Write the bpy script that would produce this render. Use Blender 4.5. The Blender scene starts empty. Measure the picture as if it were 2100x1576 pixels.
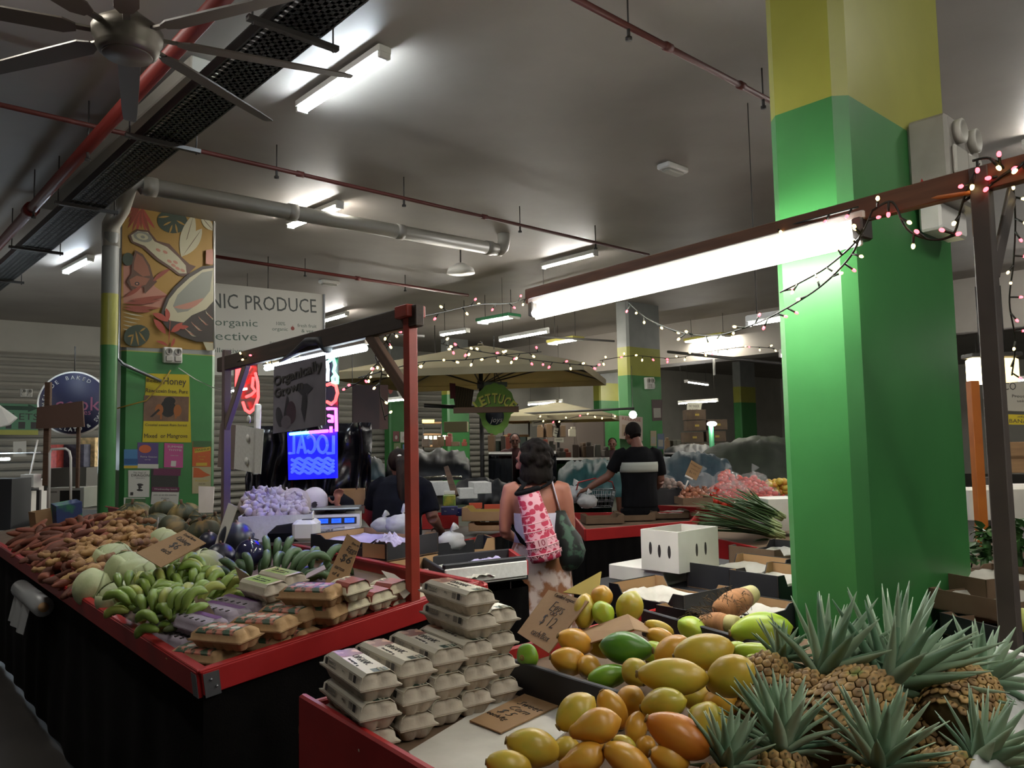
import bpy, math, random
from mathutils import Vector as V, Matrix as Mx, noise
S = bpy.context.scene
COL = S.collection
rnd = random.Random(7)
PI = math.pi
cos, sin, rad = math.cos, math.sin, math.radians

# ---------------------------------------------------------------- camera
FOC = 1622.4                      # focal length in pixels of a 2100 x 1576 frame
EYE = V((0, 0, 1.6))
PITCH, ROLL = rad(4.256), -0.01977
_f = V((0, cos(PITCH), sin(PITCH)))
_u = V((0, -sin(PITCH), cos(PITCH)))
_r = V((1, 0, 0))
CR = _r * cos(ROLL) + _u * sin(ROLL)
CU = _u * cos(ROLL) - _r * sin(ROLL)
CF = _f
cd = bpy.data.cameras.new('camera')
cam = bpy.data.objects.new('camera', cd)
COL.objects.link(cam)
cam.matrix_world = Mx(((CR.x, CU.x, -CF.x, 0), (CR.y, CU.y, -CF.y, 0), (CR.z, CU.z, -CF.z, EYE.z), (0, 0, 0, 1)))
cd.sensor_fit = 'HORIZONTAL'
cd.sensor_width = 36
cd.lens = FOC / 2100 * 36
cd.clip_start = 0.05
cd.clip_end = 200
S.camera = cam

# ---------------------------------------------------------------- world and exposure
S.view_settings.view_transform = 'Standard'
S.view_settings.look = 'None'
S.view_settings.gamma = 1
S.view_settings.use_curve_mapping = False
S.view_settings.exposure = 0.35
wd = bpy.data.worlds.new('hall_air')
S.world = wd
wd.use_nodes = True
wd.node_tree.nodes['Background'].inputs[0].default_value = (1.0, 0.93, 0.86, 1)
wd.node_tree.nodes['Background'].inputs[1].default_value = 0.16
S.cycles.use_denoising = True
S.cycles.max_bounces = 5
S.cycles.diffuse_bounces = 3
S.cycles.glossy_bounces = 2
S.cycles.transmission_bounces = 4
S.cycles.transparent_max_bounces = 8
S.cycles.caustics_reflective = False
S.cycles.caustics_refractive = False
S.cycles.sample_clamp_indirect = 4
TUBE = 150.0                      # emission of the ceiling tubes
STALL_TUBE = 66.0                 # emission of the tube over the papaya stall
LED = 30.0
FAIRY = 6.0

# ---------------------------------------------------------------- measuring
def ray(px, py):
    return (CR * (px - 1050) - CU * (py - 788) + CF * FOC).normalized()
def at(px, py, y):                # the point seen at a pixel, y metres ahead
    d = ray(px, py)
    return EYE + d * (y / d.y)
def onz(px, py, z):               # ... at height z
    d = ray(px, py)
    return EYE + d * ((z - EYE.z) / d.z)
def onp(px, py, o, n):            # ... on a plane
    d = ray(px, py)
    return EYE + d * ((o - EYE).dot(n) / d.dot(n))
def az(deg, z=0):
    return V((cos(rad(deg)), sin(rad(deg)), z))
GA, GB = az(132), az(42)          # the two directions of the building
UP = V((0, 0, 1))
def basis(x, z=UP, loc=(0, 0, 0)):   # matrix with local x along x, local z near z
    x = V(x).normalized()
    y = V(z).cross(x).normalized()
    z = x.cross(y)
    m = Mx((x, y, z)).transposed().to_4x4()
    m.translation = V(loc)
    return m
def T(x=0, y=0, z=0): return Mx.Translation((x, y, z))
def R(a, ax='Z'): return Mx.Rotation(a, 4, ax)
def SC(x, y=None, z=None):
    y = x if y is None else y
    z = x if z is None else z
    return Mx.Diagonal((x, y, z, 1))

# ---------------------------------------------------------------- materials
MATS = {}
def lin(c):
    if isinstance(c, str):
        c = [int(c[i:i + 2], 16) / 255 for i in (0, 2, 4)]
        c = [x / 12.92 if x < 0.04045 else ((x + 0.055) / 1.055) ** 2.4 for x in c]
    return (c[0], c[1], c[2], 1)
def mat(name, c, rough=0.6, c2=None, scale=8, detail=3, bump=0, bscale=None, metal=0, emit=0, alpha=1, trans=0, spec=0.5,
        stretch=None, lo=0.35, hi=0.65, c3=None, coord='Object', kind='noise', sub=0, cull=False):
    if name in MATS: return MATS[name]
    m = bpy.data.materials.new(name)
    m.use_nodes = True
    nt = m.node_tree
    b = nt.nodes['Principled BSDF']
    b.inputs['Base Color'].default_value = lin(c)
    b.inputs['Roughness'].default_value = rough
    b.inputs['Metallic'].default_value = metal
    b.inputs['Specular IOR Level'].default_value = spec
    if alpha < 1: b.inputs['Alpha'].default_value = alpha
    if trans: b.inputs['Transmission Weight'].default_value = trans
    if sub:
        b.inputs['Subsurface Weight'].default_value = sub
        b.inputs['Subsurface Radius'].default_value = (0.02, 0.012, 0.005)
    if emit:
        b.inputs['Emission Color'].default_value = lin(c)
        b.inputs['Emission Strength'].default_value = emit
    if c2 or bump:
        tc = nt.nodes.new('ShaderNodeTexCoord')
        mp = nt.nodes.new('ShaderNodeMapping')
        if stretch: mp.inputs['Scale'].default_value = stretch
        nt.links.new(tc.outputs[coord], mp.inputs['Vector'])
        def tex(sc):
            if kind == 'voronoi':
                t = nt.nodes.new('ShaderNodeTexVoronoi')
                t.inputs['Scale'].default_value = sc
                nt.links.new(mp.outputs[0], t.inputs['Vector'])
                return t.outputs['Distance']
            if kind == 'wave':
                t = nt.nodes.new('ShaderNodeTexWave')
                t.inputs['Scale'].default_value = sc
                t.inputs['Distortion'].default_value = 4
                t.inputs['Detail'].default_value = detail
                nt.links.new(mp.outputs[0], t.inputs['Vector'])
                return t.outputs['Fac']
            t = nt.nodes.new('ShaderNodeTexNoise')
            t.inputs['Scale'].default_value = sc
            t.inputs['Detail'].default_value = detail
            nt.links.new(mp.outputs[0], t.inputs['Vector'])
            return t.outputs['Fac']
        o = tex(scale)
        if c2:
            cr = nt.nodes.new('ShaderNodeValToRGB')
            e = cr.color_ramp.elements
            e[0].position, e[1].position = lo, hi
            e[0].color, e[1].color = lin(c), lin(c2)
            if c3:
                k = e.new(min(0.98, hi + 0.12)); k.color = lin(c3)
            nt.links.new(o, cr.inputs[0])
            nt.links.new(cr.outputs[0], b.inputs['Base Color'])
        if bump:
            bp = nt.nodes.new('ShaderNodeBump')
            bp.inputs['Strength'].default_value = bump
            bp.inputs['Distance'].default_value = 0.01
            nt.links.new(tex(bscale) if bscale else o, bp.inputs['Height'])
            nt.links.new(bp.outputs[0], b.inputs['Normal'])
    MATS[name] = m
    return m
def glow(name, c, s):             # a material that only gives off light
    if name in MATS: return MATS[name]
    m = mat(name, c, rough=0.5)
    b = m.node_tree.nodes['Principled BSDF']
    b.inputs['Emission Color'].default_value = lin(c)
    b.inputs['Emission Strength'].default_value = s
    return m

# ---------------------------------------------------------------- mesh building
class MB:
    def __init__(s): s.v, s.f, s.m, s.sm = [], [], [], []
    def add(s, vs, fs, mi=0, sm=False, M=None):
        n = len(s.v)
        s.v += [(M @ V(p)) if M else V(p) for p in vs]
        for f in fs:
            s.f.append([i + n for i in f]); s.m.append(mi); s.sm.append(sm)
        return s
    def box(s, c, d, mi=0, M=None, taper=1):
        x, y, z = [k / 2 for k in d]; cx, cy, cz = c; t = taper
        vs = [(cx - x, cy - y, cz - z), (cx + x, cy - y, cz - z), (cx + x, cy + y, cz - z), (cx - x, cy + y, cz - z),
              (cx - x * t, cy - y * t, cz + z), (cx + x * t, cy - y * t, cz + z), (cx + x * t, cy + y * t, cz + z), (cx - x * t, cy + y * t, cz + z)]
        return s.add(vs, [(3, 2, 1, 0), (4, 5, 6, 7), (0, 1, 5, 4), (1, 2, 6, 5), (2, 3, 7, 6), (3, 0, 4, 7)], mi, False, M)
    def bbox(s, c, d, b=0.004, mi=0, M=None):   # box with chamfered edges
        x, y, z = [k / 2 for k in d]; c = V(c)
        rings = []
        for (zz, k) in ((-z, b), (-z + b, 0), (z - b, 0), (z, b)):
            xx, yy = x - k, y - k; q = b
            rings.append([(xx, -yy + q), (xx, yy - q), (xx - q, yy), (-xx + q, yy), (-xx, yy - q), (-xx, -yy + q), (-xx + q, -yy), (xx - q, -yy)])
            rings[-1] = [(c.x + p[0], c.y + p[1], c.z + zz) for p in rings[-1]]
        return s.loft(rings, mi, False, M)
    def loft(s, rings, mi=0, sm=True, M=None, cap=True, closed=True):
        n = len(rings[0]); vs = [p for r in rings for p in r]; fs = []
        for i in range(len(rings) - 1):
            for j in range(n if closed else n - 1):
                k = (j + 1) % n
                fs.append((i * n + j, i * n + k, (i + 1) * n + k, (i + 1) * n + j))
        if cap and closed:
            fs.append(tuple(reversed(range(n)))); fs.append(tuple(range((len(rings) - 1) * n, len(rings) * n)))
        return s.add(vs, fs, mi, sm, M)
    def lathe(s, prof, n=16, mi=0, sm=True, M=None, lobes=0, la=0, cap=True):
        rings = [[(r * (1 + la * cos(lobes * a)) * cos(a), r * (1 + la * cos(lobes * a)) * sin(a), z) for a in [2 * PI * j / n for j in range(n)]] for r, z in prof]
        return s.loft(rings, mi, sm, M, cap)
    def cyl(s, p0, p1, r0, r1=None, n=12, mi=0, sm=True):
        return s.tube([p0, p1], [r0, r0 if r1 is None else r1], n, mi, sm)
    def tube(s, pts, r, n=8, mi=0, sm=True, cap=True, flat=1):
        pts = [V(p) for p in pts]; rings = []; prev = None
        for i, p in enumerate(pts):
            t = (pts[min(i + 1, len(pts) - 1)] - pts[max(i - 1, 0)])
            t = t.normalized() if t.length > 1e-9 else V((0, 0, 1))
            if prev is None:
                a = V((0, 0, 1)) if abs(t.z) < 0.9 else V((1, 0, 0))
                x = t.cross(a).normalized()
            else:
                x = (prev - t * prev.dot(t)); x = x.normalized() if x.length > 1e-6 else t.orthogonal().normalized()
            prev = x; y = t.cross(x)
            rr = r[i] if isinstance(r, (list, tuple)) else r
            rings.append([p + x * (rr * cos(2 * PI * j / n)) + y * (rr * flat * sin(2 * PI * j / n)) for j in range(n)])
        return s.loft(rings, mi, sm, None, cap)
    def ball(s, c, r, nu=12, nv=8, mi=0, M=None, fn=None, sm=True):
        r = r if isinstance(r, (list, tuple)) else (r, r, r)
        rings = []
        for i in range(nv + 1):
            t = -PI / 2 + PI * (i if 0 < i < nv else (0.04 if i == 0 else nv - 0.04)) / nv
            row = []
            for j in range(nu):
                a = 2 * PI * j / nu
                d = V((cos(t) * cos(a), cos(t) * sin(a), sin(t)))
                k = fn(d) if fn else 1
                row.append((c[0] + d.x * r[0] * k, c[1] + d.y * r[1] * k, c[2] + d.z * r[2] * k))
            rings.append(row)
        return s.loft(rings, mi, sm, M)
    def prism(s, poly, h, mi=0, M=None, z0=0):
        n = len(poly)
        vs = [(p[0], p[1], z0) for p in poly] + [(p[0], p[1], z0 + h) for p in poly]
        fs = [tuple(reversed(range(n))), tuple(range(n, 2 * n))] + [(i, (i + 1) % n, (i + 1) % n + n, i + n) for i in range(n)]
        return s.add(vs, fs, mi, False, M)
    def grid(s, fn, nu, nv, mi=0, sm=True):     # sheet from fn(u, v)
        vs = [fn(i / nu, j / nv) for j in range(nv + 1) for i in range(nu + 1)]
        fs = [(j * (nu + 1) + i, j * (nu + 1) + i + 1, (j + 1) * (nu + 1) + i + 1, (j + 1) * (nu + 1) + i) for j in range(nv) for i in range(nu)]
        return s.add(vs, fs, mi, sm)
    def build(s, name, mats, parent=None, M=None, thick=0):
        me = bpy.data.meshes.new(name)
        me.from_pydata([tuple(p) for p in s.v], [], s.f)
        for m in (mats if isinstance(mats, (list, tuple)) else [mats]): me.materials.append(m)
        me.polygons.foreach_set('material_index', s.m)
        me.polygons.foreach_set('use_smooth', s.sm)
        me.update()
        o = bpy.data.objects.new(name, me)
        COL.objects.link(o)
        if parent: o.parent = parent
        if M is not None: o.matrix_basis = M
        if thick:
            md = o.modifiers.new('thickness', 'SOLIDIFY'); md.thickness = thick; md.offset = 0
        return o

def tag(o, label, cat, group=None, kind=None):
    o['label'] = label; o['category'] = cat
    if group: o['group'] = group
    if kind: o['kind'] = kind
    return o
def thing(name, label, cat, M=None, group=None):
    o = bpy.data.objects.new(name, None)
    o.empty_display_size = 0.05
    COL.objects.link(o)
    o.matrix_world = M if M is not None else Mx()
    return tag(o, label, cat, group)
def struct(o):
    o['kind'] = 'structure'
    return o
def dup(src, M, label, group=None):
    c = src.copy(); COL.objects.link(c); c.parent = None; c.matrix_world = M
    c['label'] = label
    if group: c['group'] = group
    for ch in KIDS.get(src.name) or [k for k in COL.objects if k.parent == src]:
        d = ch.copy(); COL.objects.link(d); d.parent = c
        for g in [k for k in ch.children]:
            e = g.copy(); COL.objects.link(e); e.parent = d
    return c
KIDS = {}
def kids(o):
    KIDS[o.name] = list(o.children); return o

def text_mesh(body, size, align='CENTER', shear=0, thin=0, depth=0.0006, spacing=1.0, line=1.0):
    cu = bpy.data.curves.new('lettering', 'FONT')
    cu.body = body; cu.size = size; cu.align_x = align; cu.align_y = 'CENTER'
    cu.shear = shear; cu.offset = thin; cu.extrude = depth; cu.resolution_u = 2
    cu.space_character = spacing; cu.space_line = line
    o = bpy.data.objects.new('lettering', cu)
    COL.objects.link(o)
    bpy.context.view_layer.update()
    me = bpy.data.meshes.new_from_object(o.evaluated_get(bpy.context.evaluated_depsgraph_get()))
    COL.objects.unlink(o); bpy.data.objects.remove(o); bpy.data.curves.remove(cu)
    return me
def lettering(lines, m, parent, M=None, name='lettering'):
    """lines: (text, x, y, size, kwargs) in the local xy plane, joined into one part"""
    mb = MB()
    for t, x, y, size, kw in lines:
        kw = dict(kw); rot = kw.pop('rot', 0); th = kw.pop('thin', 0); bo = kw.pop('bold', 0); kw['thin'] = bo * size if bo else (-0.022 * size if th else 0); mi = kw.pop('mi', 0); w = kw.pop('width', None); flip = kw.pop('flip', 1)
        me = text_mesh(t, size, **kw)
        vs = [v.co.copy() for v in me.vertices]
        if w and vs:
            ww = max(v.x for v in vs) - min(v.x for v in vs)
            for v in vs: v.x *= w / ww
        mb.add(vs, [tuple(p.vertices) for p in me.polygons], mi, False, T(x, y, 0) @ R(rot) @ SC(flip, 1, 1))
        bpy.data.meshes.remove(me)
    return mb.build(name, m, parent, M)

def decal(name, polys, o, n, mats, parent=None, lift=0.002, step=0.0008, M=None):
    """flat shapes painted or stuck on a vertical face: (material index, [(px, py)...]) measured on the plane o, n"""
    mb = MB(); n = V(n).normalized()
    if n.dot(EYE - o) < 0: n = -n
    inv = M.inverted() if M is not None else None
    for k, (mi, pts) in enumerate(polys):
        oo = o + n * (lift + k * step)
        ps = [onp(x, y, oo, n) for x, y in pts]
        a = (ps[1] - ps[0]).cross(ps[2] - ps[0])
        fs = list(range(len(ps)))
        mb.add([inv @ p if inv else p for p in ps], [fs], mi)
    return mb.build(name, mats, parent)
def ell(cx, cy, rx, ry, rot=0, n=20, a0=0, a1=360):
    r = rad(rot); out = []
    for i in range(n):
        a = rad(a0 + (a1 - a0) * i / (n if a1 - a0 == 360 else n - 1))
        x, y = rx * cos(a), ry * sin(a)
        out.append((cx + x * cos(r) - y * sin(r), cy + x * sin(r) + y * cos(r)))
    return out
def leaf(x0, y0, x1, y1, w, bend=0, n=7):
    dx, dy = x1 - x0, y1 - y0; L = math.hypot(dx, dy); nx, ny = -dy / L, dx / L
    a, b = [], []
    for i in range(n + 1):
        t = i / n; k = w * sin(PI * t) ** 0.8 if 0 < t < 1 else 0; o = bend * sin(PI * t)
        a.append((x0 + dx * t + nx * (k + o), y0 + dy * t + ny * (k + o)))
        if 0 < i < n: b.append((x0 + dx * t + nx * (o - k), y0 + dy * t + ny * (o - k)))
    return a + b[::-1]
def nz(p, s=1.0, o=0.0): return noise.noise(V((p[0] * s + o, p[1] * s + o * 1.7, p[2] * s - o)))
# ================================================================ the hall
CEIL = 4.43
m_ceil = mat('painted_soffit', '8d867e', 0.55, c2='979088', scale=1.3, detail=6, bump=0.04, bscale=30)
m_floor = mat('worn_concrete', '2b2826', 0.5, c2='3a3633', scale=2.2, detail=8)
m_wallg = mat('grey_painted_block', 'aaa79c', 0.7, c2='b3b0a5', scale=1.5, bump=0.05)
m_green = mat('green_paint', '326f38', 0.4, c2='37773d', scale=3, bump=0.06, bscale=9, spec=0.5)
m_yellow = mat('yellow_paint', '8f8f3a', 0.35, c2='979740', scale=3, bump=0.05, bscale=9)
m_gpaint = mat('grey_paint', '7b7d7a', 0.45, c2='858783', scale=3, bump=0.05)
m_shut = mat('roller_shutter_steel', 'a5a298', 0.45, metal=0.15)
m_black = mat('black_steel', '161616', 0.45)
m_white = mat('white_plastic', 'd8d6cf', 0.4)
m_red = mat('red_paint', '96181a', 0.45, c2='a31f1f', scale=6, bump=0.03)
m_redp = mat('red_pipe_paint', '69231d', 0.5)
m_brownp = mat('red_brown_pipe_paint', '5b2b26', 0.5)
m_pvc = mat('grey_white_pvc', 'a7a49a', 0.4)
m_steel = mat('galvanised_steel', '8c8f92', 0.35, metal=0.8)
m_dark = mat('dark_steel', '3a3735', 0.5, metal=0.3)
m_glowtube = glow('lit_fluorescent_tube', (1, 0.97, 0.9), TUBE)
m_glowfar = glow('lit_far_fluorescent_tube', (1, 0.95, 0.84), TUBE * 2.6)
m_glowcool = glow('lit_cool_fluorescent_tube', (0.78, 0.9, 1), TUBE)

b = MB(); b.add([(-45, -12, 0), (45, -12, 0), (45, 60, 0), (-45, 60, 0)], [(0, 1, 2, 3)])
struct(b.build('floor', m_floor))
b = MB(); b.add([(-45, -12, CEIL), (45, -12, CEIL), (45, 60, CEIL), (-45, 60, CEIL)], [(3, 2, 1, 0)])
struct(b.build('ceiling', m_ceil))
WB = V((8.4, 34, 0))              # the back wall runs along GB through this point
b = MB(); p0, p1 = WB - GB * 34, WB + GB * 6.1
b.add([p0, p1, p1 + UP * CEIL, p0 + UP * CEIL], [(3, 2, 1, 0)])
struct(b.build('wall_back', m_wallg))
b = MB(); q0, q1 = p1, p1 - GA * 34
b.add([q0, q1, q1 + UP * CEIL, q0 + UP * CEIL], [(3, 2, 1, 0)])
struct(b.build('wall_right', m_wallg))
# deep ceiling beam across the far end of the hall
c = at(1380, 757, 20)
b = MB()
M = basis(GA, UP, (c.x, c.y, 0))
b.box((0, 0.35, (CEIL + 3.45) / 2), (26, 0.7, CEIL - 3.45), 0, M)
struct(b.build('trim_1', m_ceil))

def pillar(P, wa=0.33, wb=1.08, band=2.92, top=3.5, y_hidden=False):
    """blade column: near corner at P, narrow face along GA, broad face along GB"""
    P = V((P[0], P[1], 0)); ch = 0.045
    def ring(z):
        p = [P + GB * ch, P + GB * (wb - ch), P + GB * wb + GA * ch, P + GB * wb + GA * (wa - ch),
             P + GB * (wb - ch) + GA * wa, P + GB * ch + GA * wa, P + GA * (wa - ch), P + GA * ch]
        return [(q.x, q.y, z) for q in p]
    mb = MB()
    mb.loft([ring(0), ring(band)], 0, False, cap=False)
    mb.loft([ring(band), ring(top)], 1, False, cap=False)
    mb.loft([ring(top), ring(CEIL)], 2, False, cap=False)
    o = mb.build('pillar', [m_green, m_yellow, m_gpaint])
    return o
PILL = []
def add_pillar(px, d, label, **k):
    P = at(px, 900, d)
    o = pillar(P, **k)
    tag(o, label, 'pillar', kind='structure')
    PILL.append(P); return P
PB = add_pillar(1766, 2.95, 'broad green pillar with yellow upper band rising behind the pineapples', top=4.6)
PL = add_pillar(248, 9.0, 'green pillar carrying a painted mural and the yellow honey poster', wb=1.08, band=2.74, top=2.75)
PF = add_pillar(1294, 15.9, 'green and yellow pillar behind the man in the striped shirt')
add_pillar(1233, 25.7, 'distant green and yellow pillar left of the man, beyond the small parasol')
add_pillar(1522, 29, 'distant slim pillar with yellow band in front of the grey back wall')
add_pillar(-40, 16.5, 'grey, yellow and green pillar at the left with the toilet sign', wb=1.30)
add_pillar(800, 22.4, 'distant dark green pillar with small posters, seen left of the red post', wb=0.95)
add_pillar(920, 21, 'distant green pillar between the red post and the big parasol', wb=0.75)

# roller shutters on the far left part of the back wall
b = MB(); n = V((GA.x, GA.y, 0)) * -1
for k in range(22):
    z = 0.1 + k * 0.17
    s0, s1 = WB - GB * 30 + n * 0.12, WB - GB * 12 + n * 0.12
    b.tube([s0 + UP * z, s1 + UP * z], 0.092, 6, 0, False, flat=0.6)
struct(b.build('door_1', m_shut))

# ---------------------------------------------------------------- pipes and tray under the ceiling
def pipe(name, label, p0, p1, r, m, fit=(), n=10, cat='pipe', drops=()):
    t = thing(name, label, cat, T(*p0))
    L = p1 - p0
    MB().cyl((0, 0, 0), L, r, n=n).build('pipe_run', m, t)
    for k in fit:
        q = L * k; d = L.normalized()
        MB().cyl(q - d * r * 1.6, q + d * r * 1.6, r * 1.45, n=n).build('coupling', m, t)
    for k in drops:                    # sprinkler heads and hangers
        q = L * k
        MB().cyl(q, q - UP * (r + 0.05), 0.012, n=6).lathe([(0.022, 0), (0.022, 0.02)], 8, M=T(q.x, q.y, q.z - r - 0.07)).build('sprinkler_head', m_dark, t)
        MB().cyl(q, V((q.x, q.y, CEIL - p0.z)), 0.006, n=5).build('hanger_rod', m_dark, t)
    return t
pipe('sprinkler_pipe', 'long thin red-brown sprinkler pipe crossing the ceiling beneath the cable tray', onz(-60, 201, 4.2), onz(1330, 523, 4.2), 0.021, m_brownp, (0.33, 0.62), 8, drops=(0.3, 0.48, 0.69, 0.86))
pipe('sprinkler_pipe', 'thin red-brown sprinkler pipe running into the top of the big green pillar', onz(1130, -29, 4.2), onz(1600, 218, 4.2), 0.021, m_brownp, (0.43, 0.78), 8, drops=(0.27, 0.9))
pipe('sprinkler_pipe', 'faint red sprinkler pipe far back above the white produce sign', onz(440, 526, 4.25), onz(960, 606, 4.25), 0.025, m_redp, (0.5,), 8, drops=(0.3, 0.7))
pipe('fire_main_pipe', 'thick red fire main pipe beside the black cable tray', onz(470, -20, 4.05), onz(-40, 545, 4.05), 0.05, m_redp, (0.62,), 14, drops=(0.35, 0.6))
# cable tray
c0, c1 = onz(715, -35, 4.0), onz(-40, 606, 4.0)
d = (c1 - c0); L = d.length
t = thing('cable_tray', 'black perforated cable tray hanging diagonally under the ceiling at the upper left', 'cable tray', basis(d, UP, c0))
b = MB()
for s in (-1, 1):
    b.box((L / 2, s * 0.155, 0.03), (L, 0.012, 0.075)); b.box((L / 2, s * 0.14, 0.067), (L, 0.03, 0.006))
for y in (-0.147, -0.1, -0.05, 0, 0.05, 0.1, 0.147): b.box((L / 2, y, -0.004), (L, 0.022, 0.004))
for k in range(int(L / 0.06)): b.box((k * 0.06, 0, -0.004), (0.036, 0.3, 0.004))
b.build('tray_channel', m_black, t)
b = MB()
for k in range(7): b.tube([(0, -0.11 + k * 0.03, 0.02 + 0.004 * (k % 2)), (L * 0.5, -0.1 + k * 0.031, 0.03), (L, -0.11 + k * 0.03, 0.02)], 0.011, 6)
b.build('cables', m_black, t)
for k in range(5):
    x = 0.6 + k * L / 5
    MB().box((x, 0, -0.03), (0.04, 0.56, 0.03)).build('support_bar', m_dark, t)
    for s in (-1, 1): MB().cyl((x, s * 0.25, -0.06), (x, s * 0.25, CEIL - 4.0), 0.006, n=6).build('hanger_rod', m_dark, t)
# flat white duct above the tray
e0, e1 = onz(420, 145, 4.32), onz(100, 425, 4.32)
t = thing('trunking', 'pale flat trunking on the ceiling alongside the black cable tray', 'trunking', basis(e1 - e0, UP, e0))
MB().bbox(((e1 - e0).length / 2, 0, 0.03), ((e1 - e0).length, 0.2, 0.12), 0.01).build('casing', m_pvc, t)
# drainpipe: along the ceiling, elbow, down the pole
r_ = 0.085
pe, pr = at(290, 380, 7.6), onz(1018, 512, at(290, 380, 7.6).z)
pole = at(220, 900, 8.6)
t = thing('drainpipe', 'grey-white round drainpipe running below the ceiling to a green painted downpipe', 'drainpipe')
MB().cyl(pe, pr, r_, n=18).build('horizontal_run', m_pvc, t)
for k in (0.02, 0.35, 0.66, 0.97): q = pe.lerp(pr, k); dd = (pr - pe).normalized(); MB().cyl(q - dd * 0.05, q + dd * 0.05, r_ * 1.13, n=18).build('socket_joint', m_pvc, t)
dd = (pr - pe).normalized()
b = MB(); up = V((pr.x, pr.y, CEIL)); b.tube([pr - dd * 0.02, pr + dd * 0.06, pr + dd * 0.11 + UP * 0.04, pr + dd * 0.13 + UP * 0.12, V((0, 0, CEIL)) + V(((pr + dd * 0.13).x, (pr + dd * 0.13).y, 0))], r_, 16)
b.build('ceiling_elbow', m_pvc, t)
pt = V((pole.x, pole.y, pe.z))
b = MB(); b.tube([pe, pe - dd * 0.12, pt + (pe - pt) * 0.35 - UP * 0.02, pt - UP * 0.1, pt - UP * 0.35], r_ * 1.1, 16)
b.build('bend', m_pvc, t)
zb, zt = at(220, 709, 8.6).z, at(220, 604, 8.6).z
b = MB()
b.tube([(pole.x, pole.y, 0), (pole.x, pole.y, zb)], r_ * 1.02, 18, 0, cap=False)
b.tube([(pole.x, pole.y, zb), (pole.x, pole.y, zt)], r_ * 1.02, 18, 1, cap=False)
b.tube([(pole.x, pole.y, zt), (pole.x, pole.y, pt.z - 0.2)], r_ * 1.02, 18, 2, cap=False)
b.build('downpipe', [m_green, m_yellow, m_gpaint], t)
q = at(246, 480, 9.6)
t = thing('conduit', 'bare metal conduit running down the edge of the mural pillar to its sockets', 'conduit')
MB().tube([at(246, 445, 8.85), at(241, 735, 8.9), at(252, 747, 8.9), at(330, 782, 9.22)], 0.02, 8).build('conduit_tube', m_steel, t)

# ---------------------------------------------------------------- ceiling fan
hub = at(262, 85, 4.0)
m_fan = mat('brushed_fan_metal', '5d574d', 0.45, metal=0.5)
m_blade = mat('brown_fan_blade', '4a4138', 0.5)
t = thing('ceiling_fan', 'large dark ceiling fan with long thin blades hanging at the upper left', 'ceiling fan', T(*hub))
b = MB(); b.lathe([(0.0, -0.075), (0.125, -0.075), (0.145, -0.06), (0.15, -0.045), (0.155, -0.04), (0.155, 0.0), (0.17, 0.01), (0.175, 0.05), (0.16, 0.075), (0.1, 0.12), (0.05, 0.16), (0.03, 0.2)], 32)
b.build('motor_housing', m_fan, t)
MB().lathe([(0.0, -0.083), (0.118, -0.083), (0.122, -0.074)], 32).build('bottom_cap', m_blade, t)
MB().cyl((0, 0, 0.18), (0, 0, CEIL - hub.z - 0.05), 0.018, n=10).build('down_rod', m_dark, t)
MB().lathe([(0.075, CEIL - hub.z), (0.075, CEIL - hub.z - 0.04), (0.03, CEIL - hub.z - 0.1)], 20).build('ceiling_canopy', m_dark, t)
for k in range(8):
    M = R(rad(25.6 + 45 * k)) @ R(rad(9), 'X')
    b = MB()
    b.loft([[(x, -w, -h), (x, w, -h), (x, w, h), (x, -w, h)] for x, w, h in ((0.24, 0.03, 0.004), (0.3, 0.058, 0.005), (0.6, 0.055, 0.005), (1.04, 0.045, 0.004), (1.17, 0.038, 0.003), (1.19, 0.025, 0.002))], 0, False, T(0, 0, 0.03))
    bl = b.build('blade', m_blade, t, M)
    MB().box((0.2, 0, 0.035), (0.16, 0.035, 0.012)).build('blade_arm', m_fan, bl)

# ---------------------------------------------------------------- ceiling lights
def batten(pa, pb, label, m, twin=True, w=0.11, name='ceiling_light', rf=None, group=None):
    d = pb - pa; L = d.length
    t = thing(name, label, 'light fitting', basis(d, UP, pa), group)
    MB().bbox((L / 2, 0, 0.045), (L, w, 0.06), 0.008).build('fitting_body', rf or m_white, t)
    for y in ((-0.028, 0.028) if twin else (0,)):
        MB().cyl((0.03, y, 0.0), (L - 0.03, y, 0.0), 0.014, n=10).build('tube', m, t)
    for x in (0.015, L - 0.015): MB().box((x, 0, 0.0), (0.03, w * 0.8, 0.04)).build('lamp_holder', m_white, t)
    return t
batten(onz(617, 228, 4.33), onz(790, 113, 4.33), 'twin tube batten light with a fan blade crossing in front of it', m_glowcool)
batten(onz(134, 560, 4.33), onz(186, 533, 4.33), 'small batten light glowing left of the green downpipe', m_glowcool)
batten(onz(594, 466, 4.33), onz(698, 424, 4.33), 'batten light half hidden by the round drainpipe', m_glowtube)
batten(onz(1113, 550, 4.33), onz(1223, 522, 4.33), 'single batten light on the ceiling above the end of the bright stall tube', m_glowtube, False)
batten(onz(665, 659, 4.3), onz(712, 646, 4.3), 'distant batten light right of the white produce sign', m_glowtube)
FARL = [((988, 663), (1056, 651), 3.9, 'green', 'hanging light with green reflector above the big cream parasol'),
        ((905, 688), (960, 680), 3.8, None, 'hanging tube light just left of the big parasol tip'),
        ((1132, 706), (1187, 697), 3.7, 'yellow', 'hanging light with yellow reflector above the right half of the big parasol'),
        ((1412, 702), (1490, 689), 3.9, 'yellow', 'hanging light with yellow reflector under the drooping fairy lights'),
        ((1442, 736), (1497, 729), 3.6, None, 'tube light under the far ceiling beam'),
        ((1407, 784), (1450, 790), 3.35, None, 'tube light on the grey back wall above the pay inside sign'),
        ((2040, 663), (2095, 652), 4.0, 'yellow', 'tube light at the right edge, right of the dark post')]
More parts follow.
